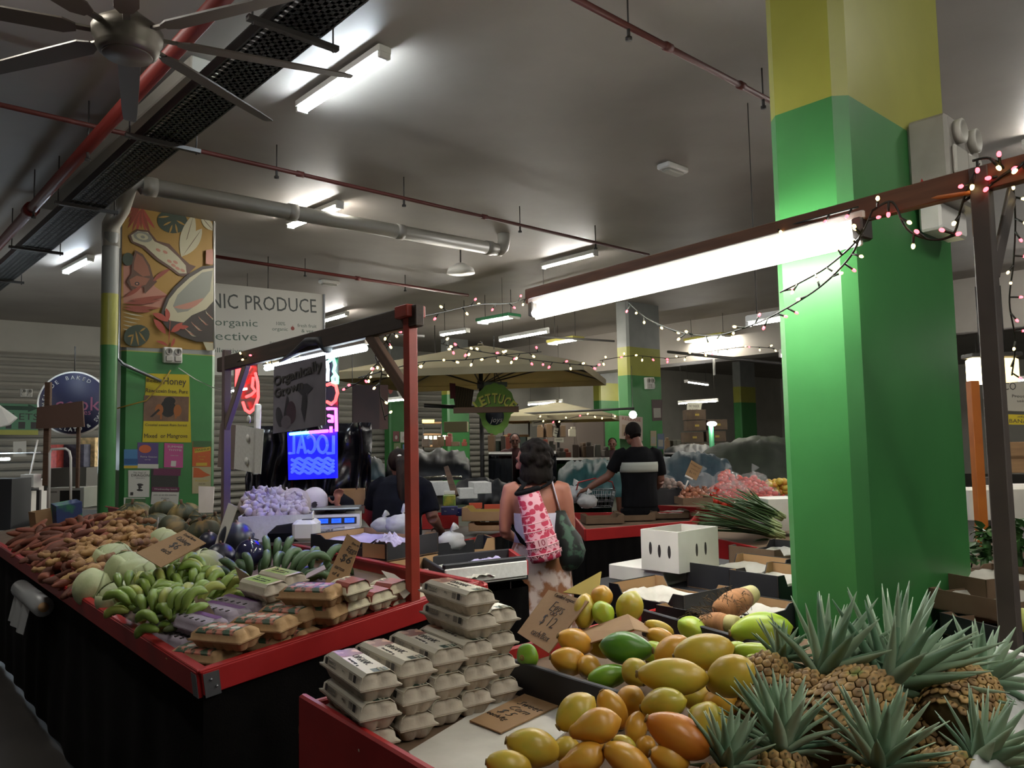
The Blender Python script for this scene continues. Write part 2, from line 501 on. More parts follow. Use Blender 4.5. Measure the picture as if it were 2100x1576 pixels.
for a_, b_, z, rf, lab in FARL:
    m = {'green': mat('green_reflector', '3f8f5f', 0.5), 'yellow': mat('yellow_reflector', 'a9a04a', 0.5), None: m_white}[rf]
    t = batten(onz(*a_, z), onz(*b_, z), lab, m_glowfar, False, 0.14 if rf is None else 0.34, 'hanging_light', m)
    L = (onz(*b_, z) - onz(*a_, z)).length
    for x in (0.1, L - 0.1): MB().cyl((x, 0, 0.07), (x, 0, CEIL - z), 0.006, n=5).build('suspension_rod', m_dark, t)
def dome(px, py, z, r, label, m):
    p = onz(px, py, z)
    t = thing('dome_light', label, 'light fitting', T(*p))
    MB().lathe([(0, 0.0), (r * 0.92, 0.0)], 20, cap=False).build('diffuser', m, t)
    MB().lathe([(r, -0.005), (r * 0.9, r * 0.3), (r * 0.5, r * 0.55), (0.04, r * 0.7)], 20).build('shade', m_white, t)
    MB().cyl((0, 0, r * 0.65), (0, 0, CEIL - z), 0.012, n=6).build('drop_rod', m_dark, t)
m_led = glow('lit_led', (1, 1, 0.95), LED)
dome(945, 560, 4.0, 0.2, 'bright round dome light hanging in the middle of the hall', m_led)
dome(893, 799, 2.9, 0.22, 'small far dome light right of the red post', m_led)
dome(1212, 770, 3.5, 0.2, 'small far dome light at the right tip of the big parasol', m_led)
for px, py, y, lab in ((675, 582, 11, 'small white emergency fitting above the produce sign'), (1380, 350, 7, 'small white smoke detector box on the ceiling left of the green pillar')):
    p = onz(px, py, CEIL - 0.05)
    t = thing('ceiling_box', lab, 'ceiling fitting', basis(GB, UP, p))
    MB().bbox((0, 0, 0.02), (0.34, 0.16, 0.06), 0.012).build('housing', m_white, t)
    MB().bbox((0, 0, -0.02), (0.26, 0.1, 0.03), 0.01).build('cover', m_pvc, t)

# extra battens added out of view as fill, same fittings, same height
for i, (x, y, a_) in enumerate([(-2.6, 3.2, 132), (1.9, -0.6, 132), (4.9, 2.2, 132), (5.8, 6.5, 132), (3.4, -3.2, 132), (9.0, 11.0, 132)]):
    pa = V((x, y, 4.33)); batten(pa, pa + az(a_) * 1.25, 'added fill batten on the ceiling, out of view', m_glowtube, group='added fill battens out of view')

# fill tubes added to lift the ceiling and far hall, mostly out of view
for (x, y, a_, nm) in [(2.75, 5.6, 128, 'behind the big green pillar'), (3.9, 8.2, 128, 'well behind the big green pillar'), (-9.5, 10.5, 128, 'far beyond the left edge of the picture'),
        (6.5, 7.0, 128, 'beyond the right edge of the picture'), (-4.2, 12.6, 128, 'behind the mural pillar'), (9.5, 14.0, 128, 'far beyond the right edge of the picture'), (.6, 12.5, 130, 'above the big parasol'), (5.2, 20, 130, 'in the far right aisle'), (-2.2, 16.5, 130, 'in the far aisle left of the big parasol'), (1.2, 19, 130, 'in the far aisle beyond the big parasol')]:
    z = 2.55 if nm != 'above the big parasol' else 3.35
    pa = V((x, y, z)); t = batten(pa, pa + az(a_) * 1.25, 'added fill tube over the stalls ' + nm, m_glowfar if 'far aisle' in nm else m_glowtube, False, 0.05, 'hanging_light')
    for k in (0.1, 1.15): MB().cyl((k, 0, 0.07), (k, 0, CEIL - z), 0.004, n=5).build('suspension_rod', m_dark, t)
# ================================================================ shared goods
m_card = mat('brown_cardboard', '8a6b48', 0.8, c2='957551', scale=5, detail=4, bump=0.05, bscale=60)
m_cardd = mat('dark_cardboard', '5e4a36', 0.85, c2='6b5540', scale=6)
m_kraft = mat('kraft_box_board', 'a07c55', 0.8, c2='a98660', scale=6)
m_edge = mat('corrugated_edge', 'b59468', 0.85, c2='6c5438', scale=160, detail=0, lo=0.45, hi=0.55)
m_ink = mat('black_marker_ink', '17130f', 0.6)
m_cloth = mat('black_shade_cloth', '060505', 0.95, c2='0b0908', scale=14, bump=0.2, bscale=160, spec=0.1)
m_paper = mat('white_tissue_paper', 'cfcbc0', 0.85, c2='bdb9ae', scale=6, bump=0.2, bscale=18)
m_wbox = mat('white_box_board', 'd3cfc6', 0.7, c2='c6c2b8', scale=4)
m_blk = mat('black_printed_board', '17171a', 0.6, c2='202024', scale=6)
m_poly = mat('white_polystyrene', 'd9d8d4', 0.75, c2='cfcdc8', scale=60, bump=0.1)
m_grey = mat('grey_laminate', '5d5650', 0.5, c2='6a625a', scale=9)
m_wood = mat('weathered_timber', '4a3526', 0.7, c2='5e4431', scale=4, stretch=(1, 12, 12), bump=0.15)
m_woodd = mat('dark_timber', '2e231c', 0.75, c2='3a2c23', scale=4, stretch=(1, 12, 12))
m_pulp = mat('grey_egg_pulp', 'a79d8c', 0.9, c2='b3a998', scale=20, bump=0.12, bscale=120)
m_pulpb = mat('brown_egg_pulp', 'a3825b', 0.9, c2='b08f67', scale=20, bump=0.12, bscale=120)
m_pulpw = mat('cream_egg_pulp', 'c9c0a3', 0.9, c2='d4cbaf', scale=20, bump=0.12, bscale=120)
m_pulpp = mat('mauve_egg_pulp', '8f8590', 0.9, c2='9a8f9b', scale=20, bump=0.12, bscale=120)
m_slv = mat('cream_glossy_sleeve', 'cfc8b4', 0.3, spec=0.6)
m_slvg = mat('grey_print', '8f8a80', 0.4)  # plain grey ink for small lettering and marks
m_print = mat('dark_print', '2b2826', 0.5)
m_eggpic = mat('printed_brown_eggs', '6b2f1c', 0.35, c2='c79a78', scale=22, kind='noise', lo=0.42, hi=0.5)
m_badge = mat('dark_green_print', '1f3a2a', 0.35)
m_lime = mat('lime_print', '7fa031', 0.45)
m_purp = mat('purple_print', '6a3f78', 0.45)
m_redl = mat('red_brown_print', '8f3a2b', 0.45)
m_salad = mat('salmon_green_print', '35503a', 0.45, c2='c07a66', scale=30, lo=0.45, hi=0.55)

def carton_meshes(n, w=0.098, h=0.068):
    """moulded pulp box of 2 x n eggs along x; returns tray, lid"""
    L = 0.0475 * n + 0.012; half = w / 2
    hz = h * 0.48
    def outline(inset, sc, z, dome=0):
        pts = []; N = 10
        lx, wy = L / 2 - inset, half - inset
        def wav(u, cnt): return sc * (1 - abs(math.sin(PI * cnt * u)) ** 0.6)
        for i in range(n * 5): u = i / (n * 5); pts.append((-lx + 2 * lx * u, -wy + wav(u, n)))
        for i in range(N): u = i / N; pts.append((lx - wav(u, 2), -wy + 2 * wy * u))
        for i in range(n * 5): u = i / (n * 5); pts.append((lx - 2 * lx * u, wy - wav(u, n)))
        for i in range(N): u = i / N; pts.append((-lx + wav(u, 2), wy - 2 * wy * u))
        return [(x, y, z) for x, y in pts]
    tr = MB().loft([outline(0.016, 0.011, 0), outline(0.012, 0.010, 0.004), outline(0.004, 0.006, hz * 0.75), outline(0.002, 0.001, hz - 0.002),
                    outline(-0.004, 0, hz - 0.002), outline(-0.004, 0, hz + 0.001)], 0, True)
    def lidline(insx, insy, sc, z):
        pts = []; N = 12
        lx, wy = L / 2 - insx, half - insy
        def wav(u): return sc * (1 - abs(math.sin(PI * 2 * u)) ** 0.7)
        c = min(0.008, insx)
        for i in range(n * 3): u = i / (n * 3); pts.append((-lx + c + 2 * (lx - c) * u, -wy))
        for i in range(N): u = i / N; pts.append((lx - wav(u), -wy + 2 * wy * u))
        for i in range(n * 3): u = i / (n * 3); pts.append((lx - c - 2 * (lx - c) * u, wy))
        for i in range(N): u = i / N; pts.append((-lx + wav(u), wy - 2 * wy * u))
        return [(x, y, z) for x, y in pts]
    ld = MB().loft([lidline(-0.004, -0.004, 0, hz + 0.0012), lidline(-0.004, -0.004, 0, hz + 0.0035), lidline(0.003, 0.002, 0.004, hz + 0.005),
                    lidline(0.004, 0.005, 0.013, hz + 0.6 * (h - hz)), lidline(0.009, 0.009, 0.014, h - 0.008), lidline(0.02, 0.017, 0.010, h - 0.0008), lidline(0.028, 0.022, 0.005, h)], 0, True)
    return tr, ld, L, hz
def sleeve(L0, L1, w, h, hz, t=0.0012):
    """paper band over the lid from x=L0 to x=L1"""
    y1, y2 = w / 2 - 0.0035, w / 2 - 0.018
    prof = [(-y1 - t, hz + 0.006), (-y1 + 0.0045 - t, h - 0.008), (-y2, h + t), (y2, h + t), (y1 - 0.0045 + t, h - 0.008), (y1 + t, hz + 0.006)]
    inn = [(y * 0.985, z - t) for y, z in reversed(prof)]
    return MB().loft([[(x, y, z) for y, z in prof + inn] for x in (L0, L1)], 0, False)

# ---- the grey dozen carton with a printed sleeve
def dozen():
    t = thing('egg_carton', '', 'egg carton')
    tr, ld, L, hz = carton_meshes(6); h = 0.068; w = 0.098
    tr.build('carton_tray', m_pulp, t); ld.build('carton_lid', m_pulp, t)
    s = sleeve(-L / 2 + 0.012, L / 2 - 0.034, w, h, hz).build('printed_sleeve', m_slv, t)
    zt = h + 0.0018; a, c = -L / 2 + 0.014, L / 2 - 0.036
    # far end picture, badge at the near end, side print
    b = MB(); b.add([(c, -0.03, zt), (c, 0.03, zt), (c - 0.075, 0.03, zt), (c - 0.068, -0.03, zt)], [(0, 1, 2, 3)])
    b.build('egg_picture', m_eggpic, s)
    b = MB(); b.add([(a, -0.028, zt), (a + 0.03, -0.028, zt), (a + 0.03, 0.012, zt), (a, 0.012, zt)], [(0, 1, 2, 3)])
    b.build('green_badge', m_badge, s)
    lettering([('ORGANIC', 0.0, -0.004, 0.03, dict(rot=PI, thin=-0.0003, spacing=1.0, width=0.105)), ('free range eggs', 0.0, 0.02, 0.010, dict(width=0.06, rot=PI)), ('12', -0.045, 0.025, 0.009, {})], m_print, s, T(-0.012, 0, zt), 'sleeve_lettering')
    lettering([('CERTIFIED', 0, 0, 0.008, dict(width=0.03)), ('ORGANIC', 0, -0.009, 0.006, dict(width=0.026))], m_slv, s, T(a + 0.015, -0.008, zt + 0.0006), 'badge_lettering')
    for sd in (1, -1):
        Ms = T(0, 0, 0) @ basis((-sd, 0, 0), (0, sd * 0.985, 0.17), (0, sd * (w / 2 - 0.0006), hz + 0.017))
        for x in (-0.118, 0.09):
            b = MB(); b.add([(x, -0.008, 0), (x + 0.018, -0.008, 0), (x + 0.018, 0.009, 0), (x, 0.009, 0)], [(0, 1, 2, 3)]); b.build('side_badge', m_print, s, Ms)
        b = MB()
        for k in range(11): b.add([(0.06 + k * 0.0022, -0.008, 0), (0.0612 + k * 0.0022, -0.008, 0), (0.0612 + k * 0.0022, 0.009, 0), (0.06 + k * 0.0022, 0.009, 0)], [(0, 1, 2, 3)])
        b.build('barcode', m_print, s, Ms)
        lettering([('HERITAGE', -0.065, 0.003, 0.011, dict(width=0.055)), ('FREE RANGE', -0.06, -0.006, 0.006, dict(width=0.05)), ('700 g', 0.02, 0.002, 0.008, {})], m_slvg, s, Ms @ T(0, 0, 0.0004), 'side_lettering')
    return kids(t)
def small_carton(kind):
    n = {'brown': 5, 'white': 3, 'green': 5, 'purple': 6}[kind]
    pm = {'brown': m_pulpb, 'white': m_pulpw, 'green': m_pulp, 'purple': m_pulpp}[kind]
    t = thing('egg_carton', '', 'egg carton')
    tr, ld, L, hz = carton_meshes(n); h, w = 0.068, 0.098
    tr.build('carton_tray', pm, t); ld.build('carton_lid', pm, t)
    zt = h + 0.001
    if kind == 'brown':
        sleeve(-L / 2 + 0.035, L / 2 - 0.03, w, h, hz).build('printed_label', m_salad, t)
        b = MB()
        for x in (-L * 0.25, 0, L * 0.2): b.add(ell_z(x, 0.005, 0.02, 0.012, zt + 0.001), [list(range(10))])
        b.build('label_picture', m_paper, t)
    elif kind == 'white':
        s = sleeve(-L / 2 + 0.004, L / 2 - 0.05, w, h, hz).build('red_label', m_redl, t)
        lettering([('EGGS', 0.02, 0.01, 0.016, {}), ('free range', 0.02, -0.008, 0.009, {})], m_paper, s, T(0, 0, zt + 0.0008))
    elif kind == 'green':
        s = sleeve(-L / 2 + 0.01, L / 2 - 0.012, w, h, hz).build('label_sleeve', m_slv, t)
        b = MB(); b.add([(-L / 2 + 0.03, -0.03, zt + 0.001), (L / 2 - 0.03, -0.03, zt + 0.001), (L / 2 - 0.03, 0.03, zt + 0.001), (-L / 2 + 0.03, 0.03, zt + 0.001)], [(0, 1, 2, 3)])
        b.build('lime_panel', m_lime, s)
        lettering([('pasture raised', 0, 0.012, 0.012, dict(width=0.1)), ('free range eggs', 0, -0.004, 0.010, dict(width=0.12)), ('10', 0.06, -0.018, 0.01, {})], m_badge, s, T(0, 0, zt + 0.0018))
    else:
        b = MB()
        for s_ in (-1,): b.add([(-L / 2 + 0.02, s_ * 0.033, zt), (L / 2 - 0.02, s_ * 0.033, zt), (L / 2 - 0.02, s_ * 0.008, zt), (-L / 2 + 0.02, s_ * 0.008, zt)], [(0, 1, 2, 3)])
        b.build('purple_stripe', m_purp, t)
        b = MB()
        for k in range(5): b.box((-L / 2 + 0.05 + k * 0.046, 0.026, h + 0.0005), (0.012, 0.012, 0.003))
        b.build('lid_openings', m_print, t)
    return kids(t)
def ell_z(cx, cy, rx, ry, z, n=10): return [(cx + rx * cos(2 * PI * i / n), cy + ry * sin(2 * PI * i / n), z) for i in range(n)]

def card_sign(quad, lines, label, m=None, ink=None, name='price_sign', thick=0.004, cat='price sign', fold=0):
    """flat card through four points (tl, tr, br, bl) with handwriting in the card's own plane"""
    tl, tr, br, bl = [V(p) for p in quad]
    o = (tl + tr + br + bl) / 4
    x = ((tr - tl) + (br - bl)).normalized(); y0 = ((tl - bl) + (tr - br))
    nrm = x.cross(y0).normalized(); y = nrm.cross(x)
    if nrm.dot(EYE - o) < 0 and not fold: pass
    M = basis(x, nrm, o)
    inv = M.inverted()
    pl = [inv @ p for p in (bl, br, tr, tl)]
    t = thing(name, label, cat, M)
    b = MB(); b.prism([(p.x, p.y) for p in pl], thick, 0, None, -thick)
    b.build('card', m or m_card, t)
    if lines:
        lettering([(s, x_, y_, sz, kw) for s, x_, y_, sz, kw in lines], ink or m_ink, t, T(0, 0, 0.001), 'handwriting')
    return t
def tray(name, label, cat, M, L, W, H, inner=None, outer=None, dip=0.45, liner=None, t_=0.005, lip=False):
    """open carton with dipped long walls; origin at the middle of its base"""
    t = thing(name, label, cat, M)
    inner, outer = inner or m_kraft, outer or m_blk
    base = MB().box((0, 0, t_ / 2), (L, W, t_)).build('carton_base', inner, t)
    for s in (-1, 1):
        b = MB()
        p = [(-L / 2, 0), (L / 2, 0), (L / 2, H), (L / 2 - L * 0.13, H), (L / 2 - L * 0.2, H * (1 - dip)), (-L / 2 + L * 0.2, H * (1 - dip)), (-L / 2 + L * 0.13, H), (-L / 2, H)]
        b.prism(p, t_, 0, basis((1, 0, 0), (0, -1, 0), (0, s * (W / 2 - t_ / 2) + t_ / 2, 0)))
        b.build('long_wall', outer, t)
        b = MB(); b.prism(p, 0.001, 0, basis((1, 0, 0), (0, -1, 0), (0, s * (W / 2 - t_ * 1.2), 0)))
        b.build('long_lining', inner, t)
        b = MB(); b.box((s * (L / 2 - t_ / 2), 0, H / 2), (t_, W, H)); b.build('end_wall', outer, t)
        b = MB(); b.box((s * (L / 2 - t_ * 1.3), 0, H / 2), (0.001, W - 0.01, H - 0.006)); b.build('end_lining', inner, t)
        if lip: MB().box((s * (L / 2 - 0.03), 0, H - 0.003), (0.06, W, 0.004)).build('end_flap', inner, t)
    if liner:
        sd = rnd.random() * 9
        def fn(u, v):
            x, y = (u - 0.5) * (L - 0.03), (v - 0.5) * (W - 0.03)
            e = max(0, max(abs(u - 0.5), abs(v - 0.5)) - 0.36) * 7
            return (x, y, 0.012 + e * H * 0.55 + 0.014 * nz((x * 9, y * 9, sd)) + 0.012 * abs(nz((x * 25, y * 25, sd))))
        MB().grid(fn, 18, 14).build('paper_liner', liner, t, thick=0.001)
    return t
def carton_box(name, label, cat, M, L, W, H, m, holes=(), open_top=False, flaps=False, m2=None):
    t = thing(name, label, cat, M)
    if open_top:
        for s in (-1, 1):
            MB().box((0, s * (W / 2 - 0.004), H / 2), (L, 0.008, H)).build('long_wall', m, t)
            MB().box((s * (L / 2 - 0.004), 0, H / 2), (0.008, W - 0.016, H)).build('end_wall', m, t)
        MB().box((0, 0, 0.004), (L - 0.02, W - 0.02, 0.008)).build('carton_base', m, t)
    else:
        MB().bbox((0, 0, H / 2), (L, W, H), 0.003).build('carton_body', m, t)
    for (side, u, z) in holes:          # oval hand holes
        b = MB(); pts = [(0.009 * cos(a) if abs(sin(a)) < .8 else 0.009 * cos(a), 0.032 * sin(a)) for a in [2 * PI * i / 14 for i in range(14)]]
        if side == 'f': Mh = basis((1, 0, 0), (0, -1, 0), (u, -W / 2 + 0.0005, z))
        else: Mh = basis((0, -1, 0), (-1, 0, 0), (-L / 2 + 0.0005, u, z))
        b.prism(pts, 0.002, 0, Mh); b.build('hand_hole', m_print, t)
    return t
def skirt(name, p0, p1, ztop0, ztop1, m, parent=None, folds=18, amp=0.014, zbot=0.02, n=None):
    d = (p1 - p0); L = d.length; n = n or V((d.y, -d.x, 0)).normalized(); sd = rnd.random() * 20
    def fn(u, v):
        p = p0.lerp(p1, u)
        zt = ztop0 + (ztop1 - ztop0) * u
        z = zbot + (zt - zbot) * v
        k = amp * (1 - v * 0.8) * (sin(u * folds * 6.28 + 2 * noise.noise(V((u * 6, v, sd)))) + 0.6 * noise.noise(V((u * folds, v * 2, sd))))
        return (p.x + n.x * k, p.y + n.y * k, z)
    return MB().grid(fn, max(24, folds * 8), 8).build(name, m, parent)

# ================================================================ left stall (sloping display)
tl_ = rad(7.3)
LX = V((cos(rad(39.5)) * cos(tl_), sin(rad(39.5)) * cos(tl_), sin(tl_)))
LY = az(129.5)
LN = LX.cross(LY)
LO = onz(415, 1375, 0.90)
LM = basis(LX, LN, LO)
LW, LL = 1.085, 6.2
TD = 0.052                        # rail stands this far above the table
ls = thing('market_stall', 'left market stall with red rails, red post and black cloth skirt', 'market stall', LM)
def rail(parent, c, d, name='rail'):
    b = MB().bbox(c, d, 0.004)
    return b.build(name, m_red, parent)
b = MB().bbox((LW / 2, -0.011, -0.038), (LW + 0.02, 0.022, 0.076), 0.003); b.bbox((LW / 2, -0.002, 0.0), (LW + 0.03, 0.034, 0.012), 0.003)
b.build('rail', m_red, ls)
b = MB().bbox((-0.011, LL / 2, -0.043), (0.022, LL, 0.086), 0.003); b.bbox((-0.002, LL / 2, 0.0), (0.034, LL + 0.02, 0.012), 0.003)
b.build('rail', m_red, ls)
b = MB().bbox((LW + 0.02, LL / 2 - 0.05, -0.045), (0.04, LL, 0.095), 0.012); b.bbox((LW - 0.006, LL / 2, 0.004), (0.016, LL, 0.012), 0.003)
b.build('rail', m_red, ls)
MB().box((LW / 2, LL / 2, -TD - 0.01), (LW, LL, 0.02)).build('tabletop', m_cardd, ls)
b = MB().box((0.018, -0.0235, -0.045), (0.05, 0.002, 0.075)); b.box((-0.0235, 0.018, -0.045), (0.002, 0.05, 0.075))
br = b.build('corner_bracket', m_steel, ls)
for (x, z) in ((0.015, -0.03), (0.03, -0.055)): MB().ball((x, -0.026, z), 0.005, 8, 5).build('bolt', m_steel, br)
lsw = lambda x, y, z=0: LM @ V((x, y, z))
ip = LM.inverted()
sk = skirt('cloth_skirt', lsw(0, -0.012), lsw(LW, -0.012), lsw(0, 0, -0.07).z, lsw(LW, 0, -0.07).z, m_cloth, None, 5, 0.008)
sk.parent = ls; sk.matrix_parent_inverse = ip
sk = skirt('cloth_skirt', lsw(0.02, LL), lsw(0.02, 0), lsw(0, 0, -0.08).z, lsw(0, 0, -0.08).z, m_cloth, None, 14, 0.01)
sk.parent = ls; sk.matrix_parent_inverse = ip
sk = skirt('cloth_skirt', lsw(LW, 0), lsw(LW, LL), lsw(LW, 0, -0.09).z, lsw(LW, 0, -0.09).z, m_cloth, None, 30, 0.015)
sk.parent = ls; sk.matrix_parent_inverse = ip
# posts and beam
P1 = lsw(0.80, 0.012); P2 = V((P1.x, P1.y, 0)) + LY * 2.02
ZB = 2.07
MP = basis(LX * V((1, 1, 0)), UP)
def wpart(mb, name, m, parent, M=None):
    o = mb.build(name, m); o.parent = parent; o.matrix_parent_inverse = parent.matrix_world.inverted()
    if M is not None: o.matrix_basis = M
    return o
m_redpost = mat('rusty_red_paint', '9a3020', 0.5, c2='7d2a1c', scale=5, bump=0.1)
b = MB().bbox((0, 0, (ZB - P1.z) / 2), (0.042, 0.042, ZB - P1.z + 0.06), 0.003)
wpart(b, 'post', m_redpost, ls, T(P1.x, P1.y, P1.z) @ MP)
b = MB().bbox((0, 0, 0.0), (0.09, 0.09, 0.05), 0.004)
wpart(b, 'post_cap', m_redpost, ls, T(P1.x, P1.y, ZB + 0.05) @ MP)
b = MB().bbox((0, 0, 0.60), (0.042, 0.042, ZB - 1.0 + 0.06 + 0.33), 0.003)
wpart(b, 'post', mat('dull_grey_post', '5a4a48', 0.6), ls, T(P2.x, P2.y, 0.85) @ MP)
MBm = basis(LY, UP, V((P1.x, P1.y, ZB)) - LY * 0.03)
b = MB().bbox((1.06, 0, 0.03), (2.2, 0.04, 0.085), 0.004)
wpart(b, 'beam', m_woodd, ls, MBm)
def brace(pa, pb, w=0.05, m=m_wood, parent=ls, t=0.03):
    d = pb - pa
    return wpart(MB().bbox((d.length / 2, 0, 0), (d.length, t, w), 0.003), 'brace', m, parent, basis(d, d.cross(UP).cross(d), pa))
brace(V((P1.x, P1.y, 1.78)), V((P1.x, P1.y, ZB)) + LY * 0.32)
brace(V((P2.x, P2.y, 1.72)), V((P2.x, P2.y, ZB)) - LY * 0.32, m=mat('pale_brace', '6a5a52', 0.6))
def lst(px, py, h=0):               # stall point seen at a pixel, h above the table
    return onp(px, py, lsw(0, 0, -TD + h), LN)

# ================================================================ right stall (front, level)
RA, RB = az(128), az(44)
RO = onz(612, 1447, 0.90)           # back left corner of the red box
RZ = 0.845                          # its table
rs = thing('market_stall', 'front right market stall with red end panel, dark post and timber beam', 'market stall', T(*RO))
def rw(a, b_, z=0): return RO - RA * a + RB * b_ + UP * z     # a towards the viewer, b_ to the right
Mr = basis(-RA, UP)
def rpart(mb, name, m, M=None):
    o = mb.build(name, m, rs); 
    if M is not None: o.matrix_basis = M
    return o
rpart(MB().bbox((1.0, 0.011, -0.11), (2.0, 0.024, 0.28), 0.006), 'end_panel', m_red, basis(-RA, UP))
rpart(MB().bbox((0.92, -0.011, -0.045), (1.84, 0.022, 0.1), 0.004), 'rail', m_red, basis(RB, UP))
rpart(MB().add([(0, 0, 0), tuple(-RA * 2), tuple(-RA * 2 + RB * 1.84), tuple(RB * 1.84), (0, 0, -0.02), tuple(-RA * 2 - UP * 0.02), tuple(-RA * 2 + RB * 1.84 - UP * 0.02), tuple(RB * 1.84 - UP * 0.02)],
             [(0, 1, 2, 3), (7, 6, 5, 4), (0, 4, 5, 1), (3, 2, 6, 7), (0, 3, 7, 4)]), 'tabletop', m_cardd, T(0, 0, RZ - RO.z))
sk = skirt('cloth_skirt', rw(0, 0.02), rw(2.0, 0.02), 0.66, 0.66, m_cloth, None, 6, 0.008); sk.parent = rs; sk.matrix_parent_inverse = rs.matrix_world.inverted()
sk = skirt('cloth_skirt', rw(0, 1.84), rw(0, 0.0), 0.80, 0.80, m_cloth, None, 24, 0.015); sk.parent = rs; sk.matrix_parent_inverse = rs.matrix_world.inverted()
# post, beam and brace on the right
PD = 2.3
Pt, Pb_ = at(2012, 345, PD), at(2078, 1392, PD)
m_postd = mat('dark_grey_angle_post', '413a36', 0.55, c2='4b433d', scale=6)
b = MB().bbox((0, 0, (Pt.z - Pb_.z) / 2), (0.05, 0.05, Pt.z - Pb_.z), 0.003)
wpart(b, 'post', m_postd, rs, T(Pb_.x, Pb_.y, Pb_.z) @ basis(RB, UP))
wpart(MB().bbox((0, 0, 0.4), (0.045, 0.045, 0.8), 0.003), 'post_foot', m_postd, rs, T(Pb_.x, Pb_.y, 0) @ basis(RB, UP))
BZ = Pt.z - 0.035
e1 = onz(1095, 606, BZ + 0.0); e0 = Pt + (Pt - e1).normalized() * 1.0
BD = (V((e1.x, e1.y, 0)) - V((Pt.x, Pt.y, 0))).normalized()
BM = basis(BD, UP, V((Pt.x, Pt.y, BZ)))
BLn = (V((e1.x, e1.y, 0)) - V((Pt.x, Pt.y, 0))).length
m_beam = mat('red_brown_beam', '5c3d2e', 0.65, c2='6b4936', scale=4, stretch=(1, 10, 10))
wpart(MB().bbox((BLn / 2 - 0.5, 0.0, 0), (BLn + 1.1, 0.04, 0.075), 0.003), 'beam', m_beam, rs, BM)
brace(at(2040, 560, PD), at(2075, 395, PD + 0.12), 0.055, m_postd, rs, 0.012)
# the bright tube under the beam
def onbeam(px, py, dz):             # point below the beam line seen at a pixel
    n = V((BD.y, -BD.x, 0))
    return onp(px, py, Pt, n)
ta, tb = onbeam(1768, 478, 0), onbeam(1098, 640, 0)
m_stube = glow('lit_white_stall_tube', (1, 0.98, 0.93), STALL_TUBE)
d = tb - ta; L = d.length
t = thing('tube_light', 'long brilliantly lit tube fixture hanging under the beam across the green pillar', 'tube light', basis(d, UP, ta))
MB().bbox((L / 2, 0, 0.055), (L + 0.05, 0.06, 0.03), 0.005).build('fitting_body', m_white, t)
MB().bbox((L / 2, 0.0, 0.0), (L, 0.012, 0.085), 0.004).build('reflector', m_white, t)  # plate added to thicken the white band, as the tube's bloom does
for z, y in ((0.016, -0.03), (-0.016, 0.03)): MB().cyl((0.03, y, z), (L - 0.03, y, z), 0.019, n=14).build('tube', m_stube, t)
for x in (0.0, L): MB().bbox((x, 0, 0.012), (0.04, 0.07, 0.075), 0.006).build('lamp_holder', m_dark, t)
for x in (0.15, L * 0.5, L - 0.15): MB().cyl((x, 0, 0.06), (x, 0.0, 0.12), 0.004, n=5).build('hanger_wire', m_dark, t)

ta2 = V((Pt.x, Pt.y, ta.z)) - BD * 2.3  # unseen tube added to light the near side of the stall
t2 = thing('tube_light', 'second tube fixture out of view right of the dark post, added for near side light', 'tube light', basis(BD, UP, ta2))
MB().bbox((0.65, 0, 0.055), (1.35, 0.06, 0.03), 0.005).build('fitting_body', m_white, t2)
MB().cyl((0.03, 0, 0.0), (1.27, 0, 0.0), 0.019, n=14).build('tube', m_stube, t2)
for x in (0.0, 1.3): MB().bbox((x, 0, 0.012), (0.04, 0.07, 0.075), 0.006).build('lamp_holder', m_dark, t2)
# ================================================================ egg cartons on the right stall
dz = dozen()
ca = rad(123.4)
CH = 0.0665
def set_right(o_px, level, label, src=None, jit=0.0, ref=0):
    p = onz(o_px[0], o_px[1], RZ + 0.004 + level * CH)      # near right bottom corner of the carton
    M = T(p.x, p.y, RZ + 0.004 + level * CH) @ R(ca + jit) @ T(0.0475 * 3 + 0.006, 0.05, 0)
    return M
STK = [((822, 1549), 3, 'first stack from the left'), ((899, 1513), 3, 'second stack from the left'), ((958, 1481), 3, 'third stack from the left'),
       ((1016, 1461), 5, 'tall fourth stack'), ((1066, 1437), 4, 'stack right behind the tall stack')]
first = True
for i, (q, n, nm) in enumerate(STK):
    base = onz(q[0], q[1], RZ + 0.004)
    for k in range(n):
        pos = ['bottom', 'second', 'third', 'fourth', 'fifth'][k]
        if k == n - 1: pos = 'top'
        if n == 3 and k == 1: pos = 'middle'
        lab = f'grey dozen egg carton, {pos} in the {nm}' + (' from below' if pos in ('second', 'third', 'fourth') else '')
        j = rnd.uniform(-0.035, 0.035)
        off = V((rnd.uniform(-0.006, 0.006), rnd.uniform(-0.006, 0.006), 0))
        if i == 3 and k >= 3: off += az(123) * 0.015 + az(33) * 0.02
        M = T(base.x + off.x, base.y + off.y, RZ + 0.004 + k * CH) @ R(ca + j) @ T(0.1485, 0.05, 0) @ R(0)
        if first:
            dz.matrix_world = M; tag(dz, lab, 'egg carton', 'grey dozen egg cartons stacked on the right stall'); first = False
            root = dz
        else: dup(dz, M, lab)
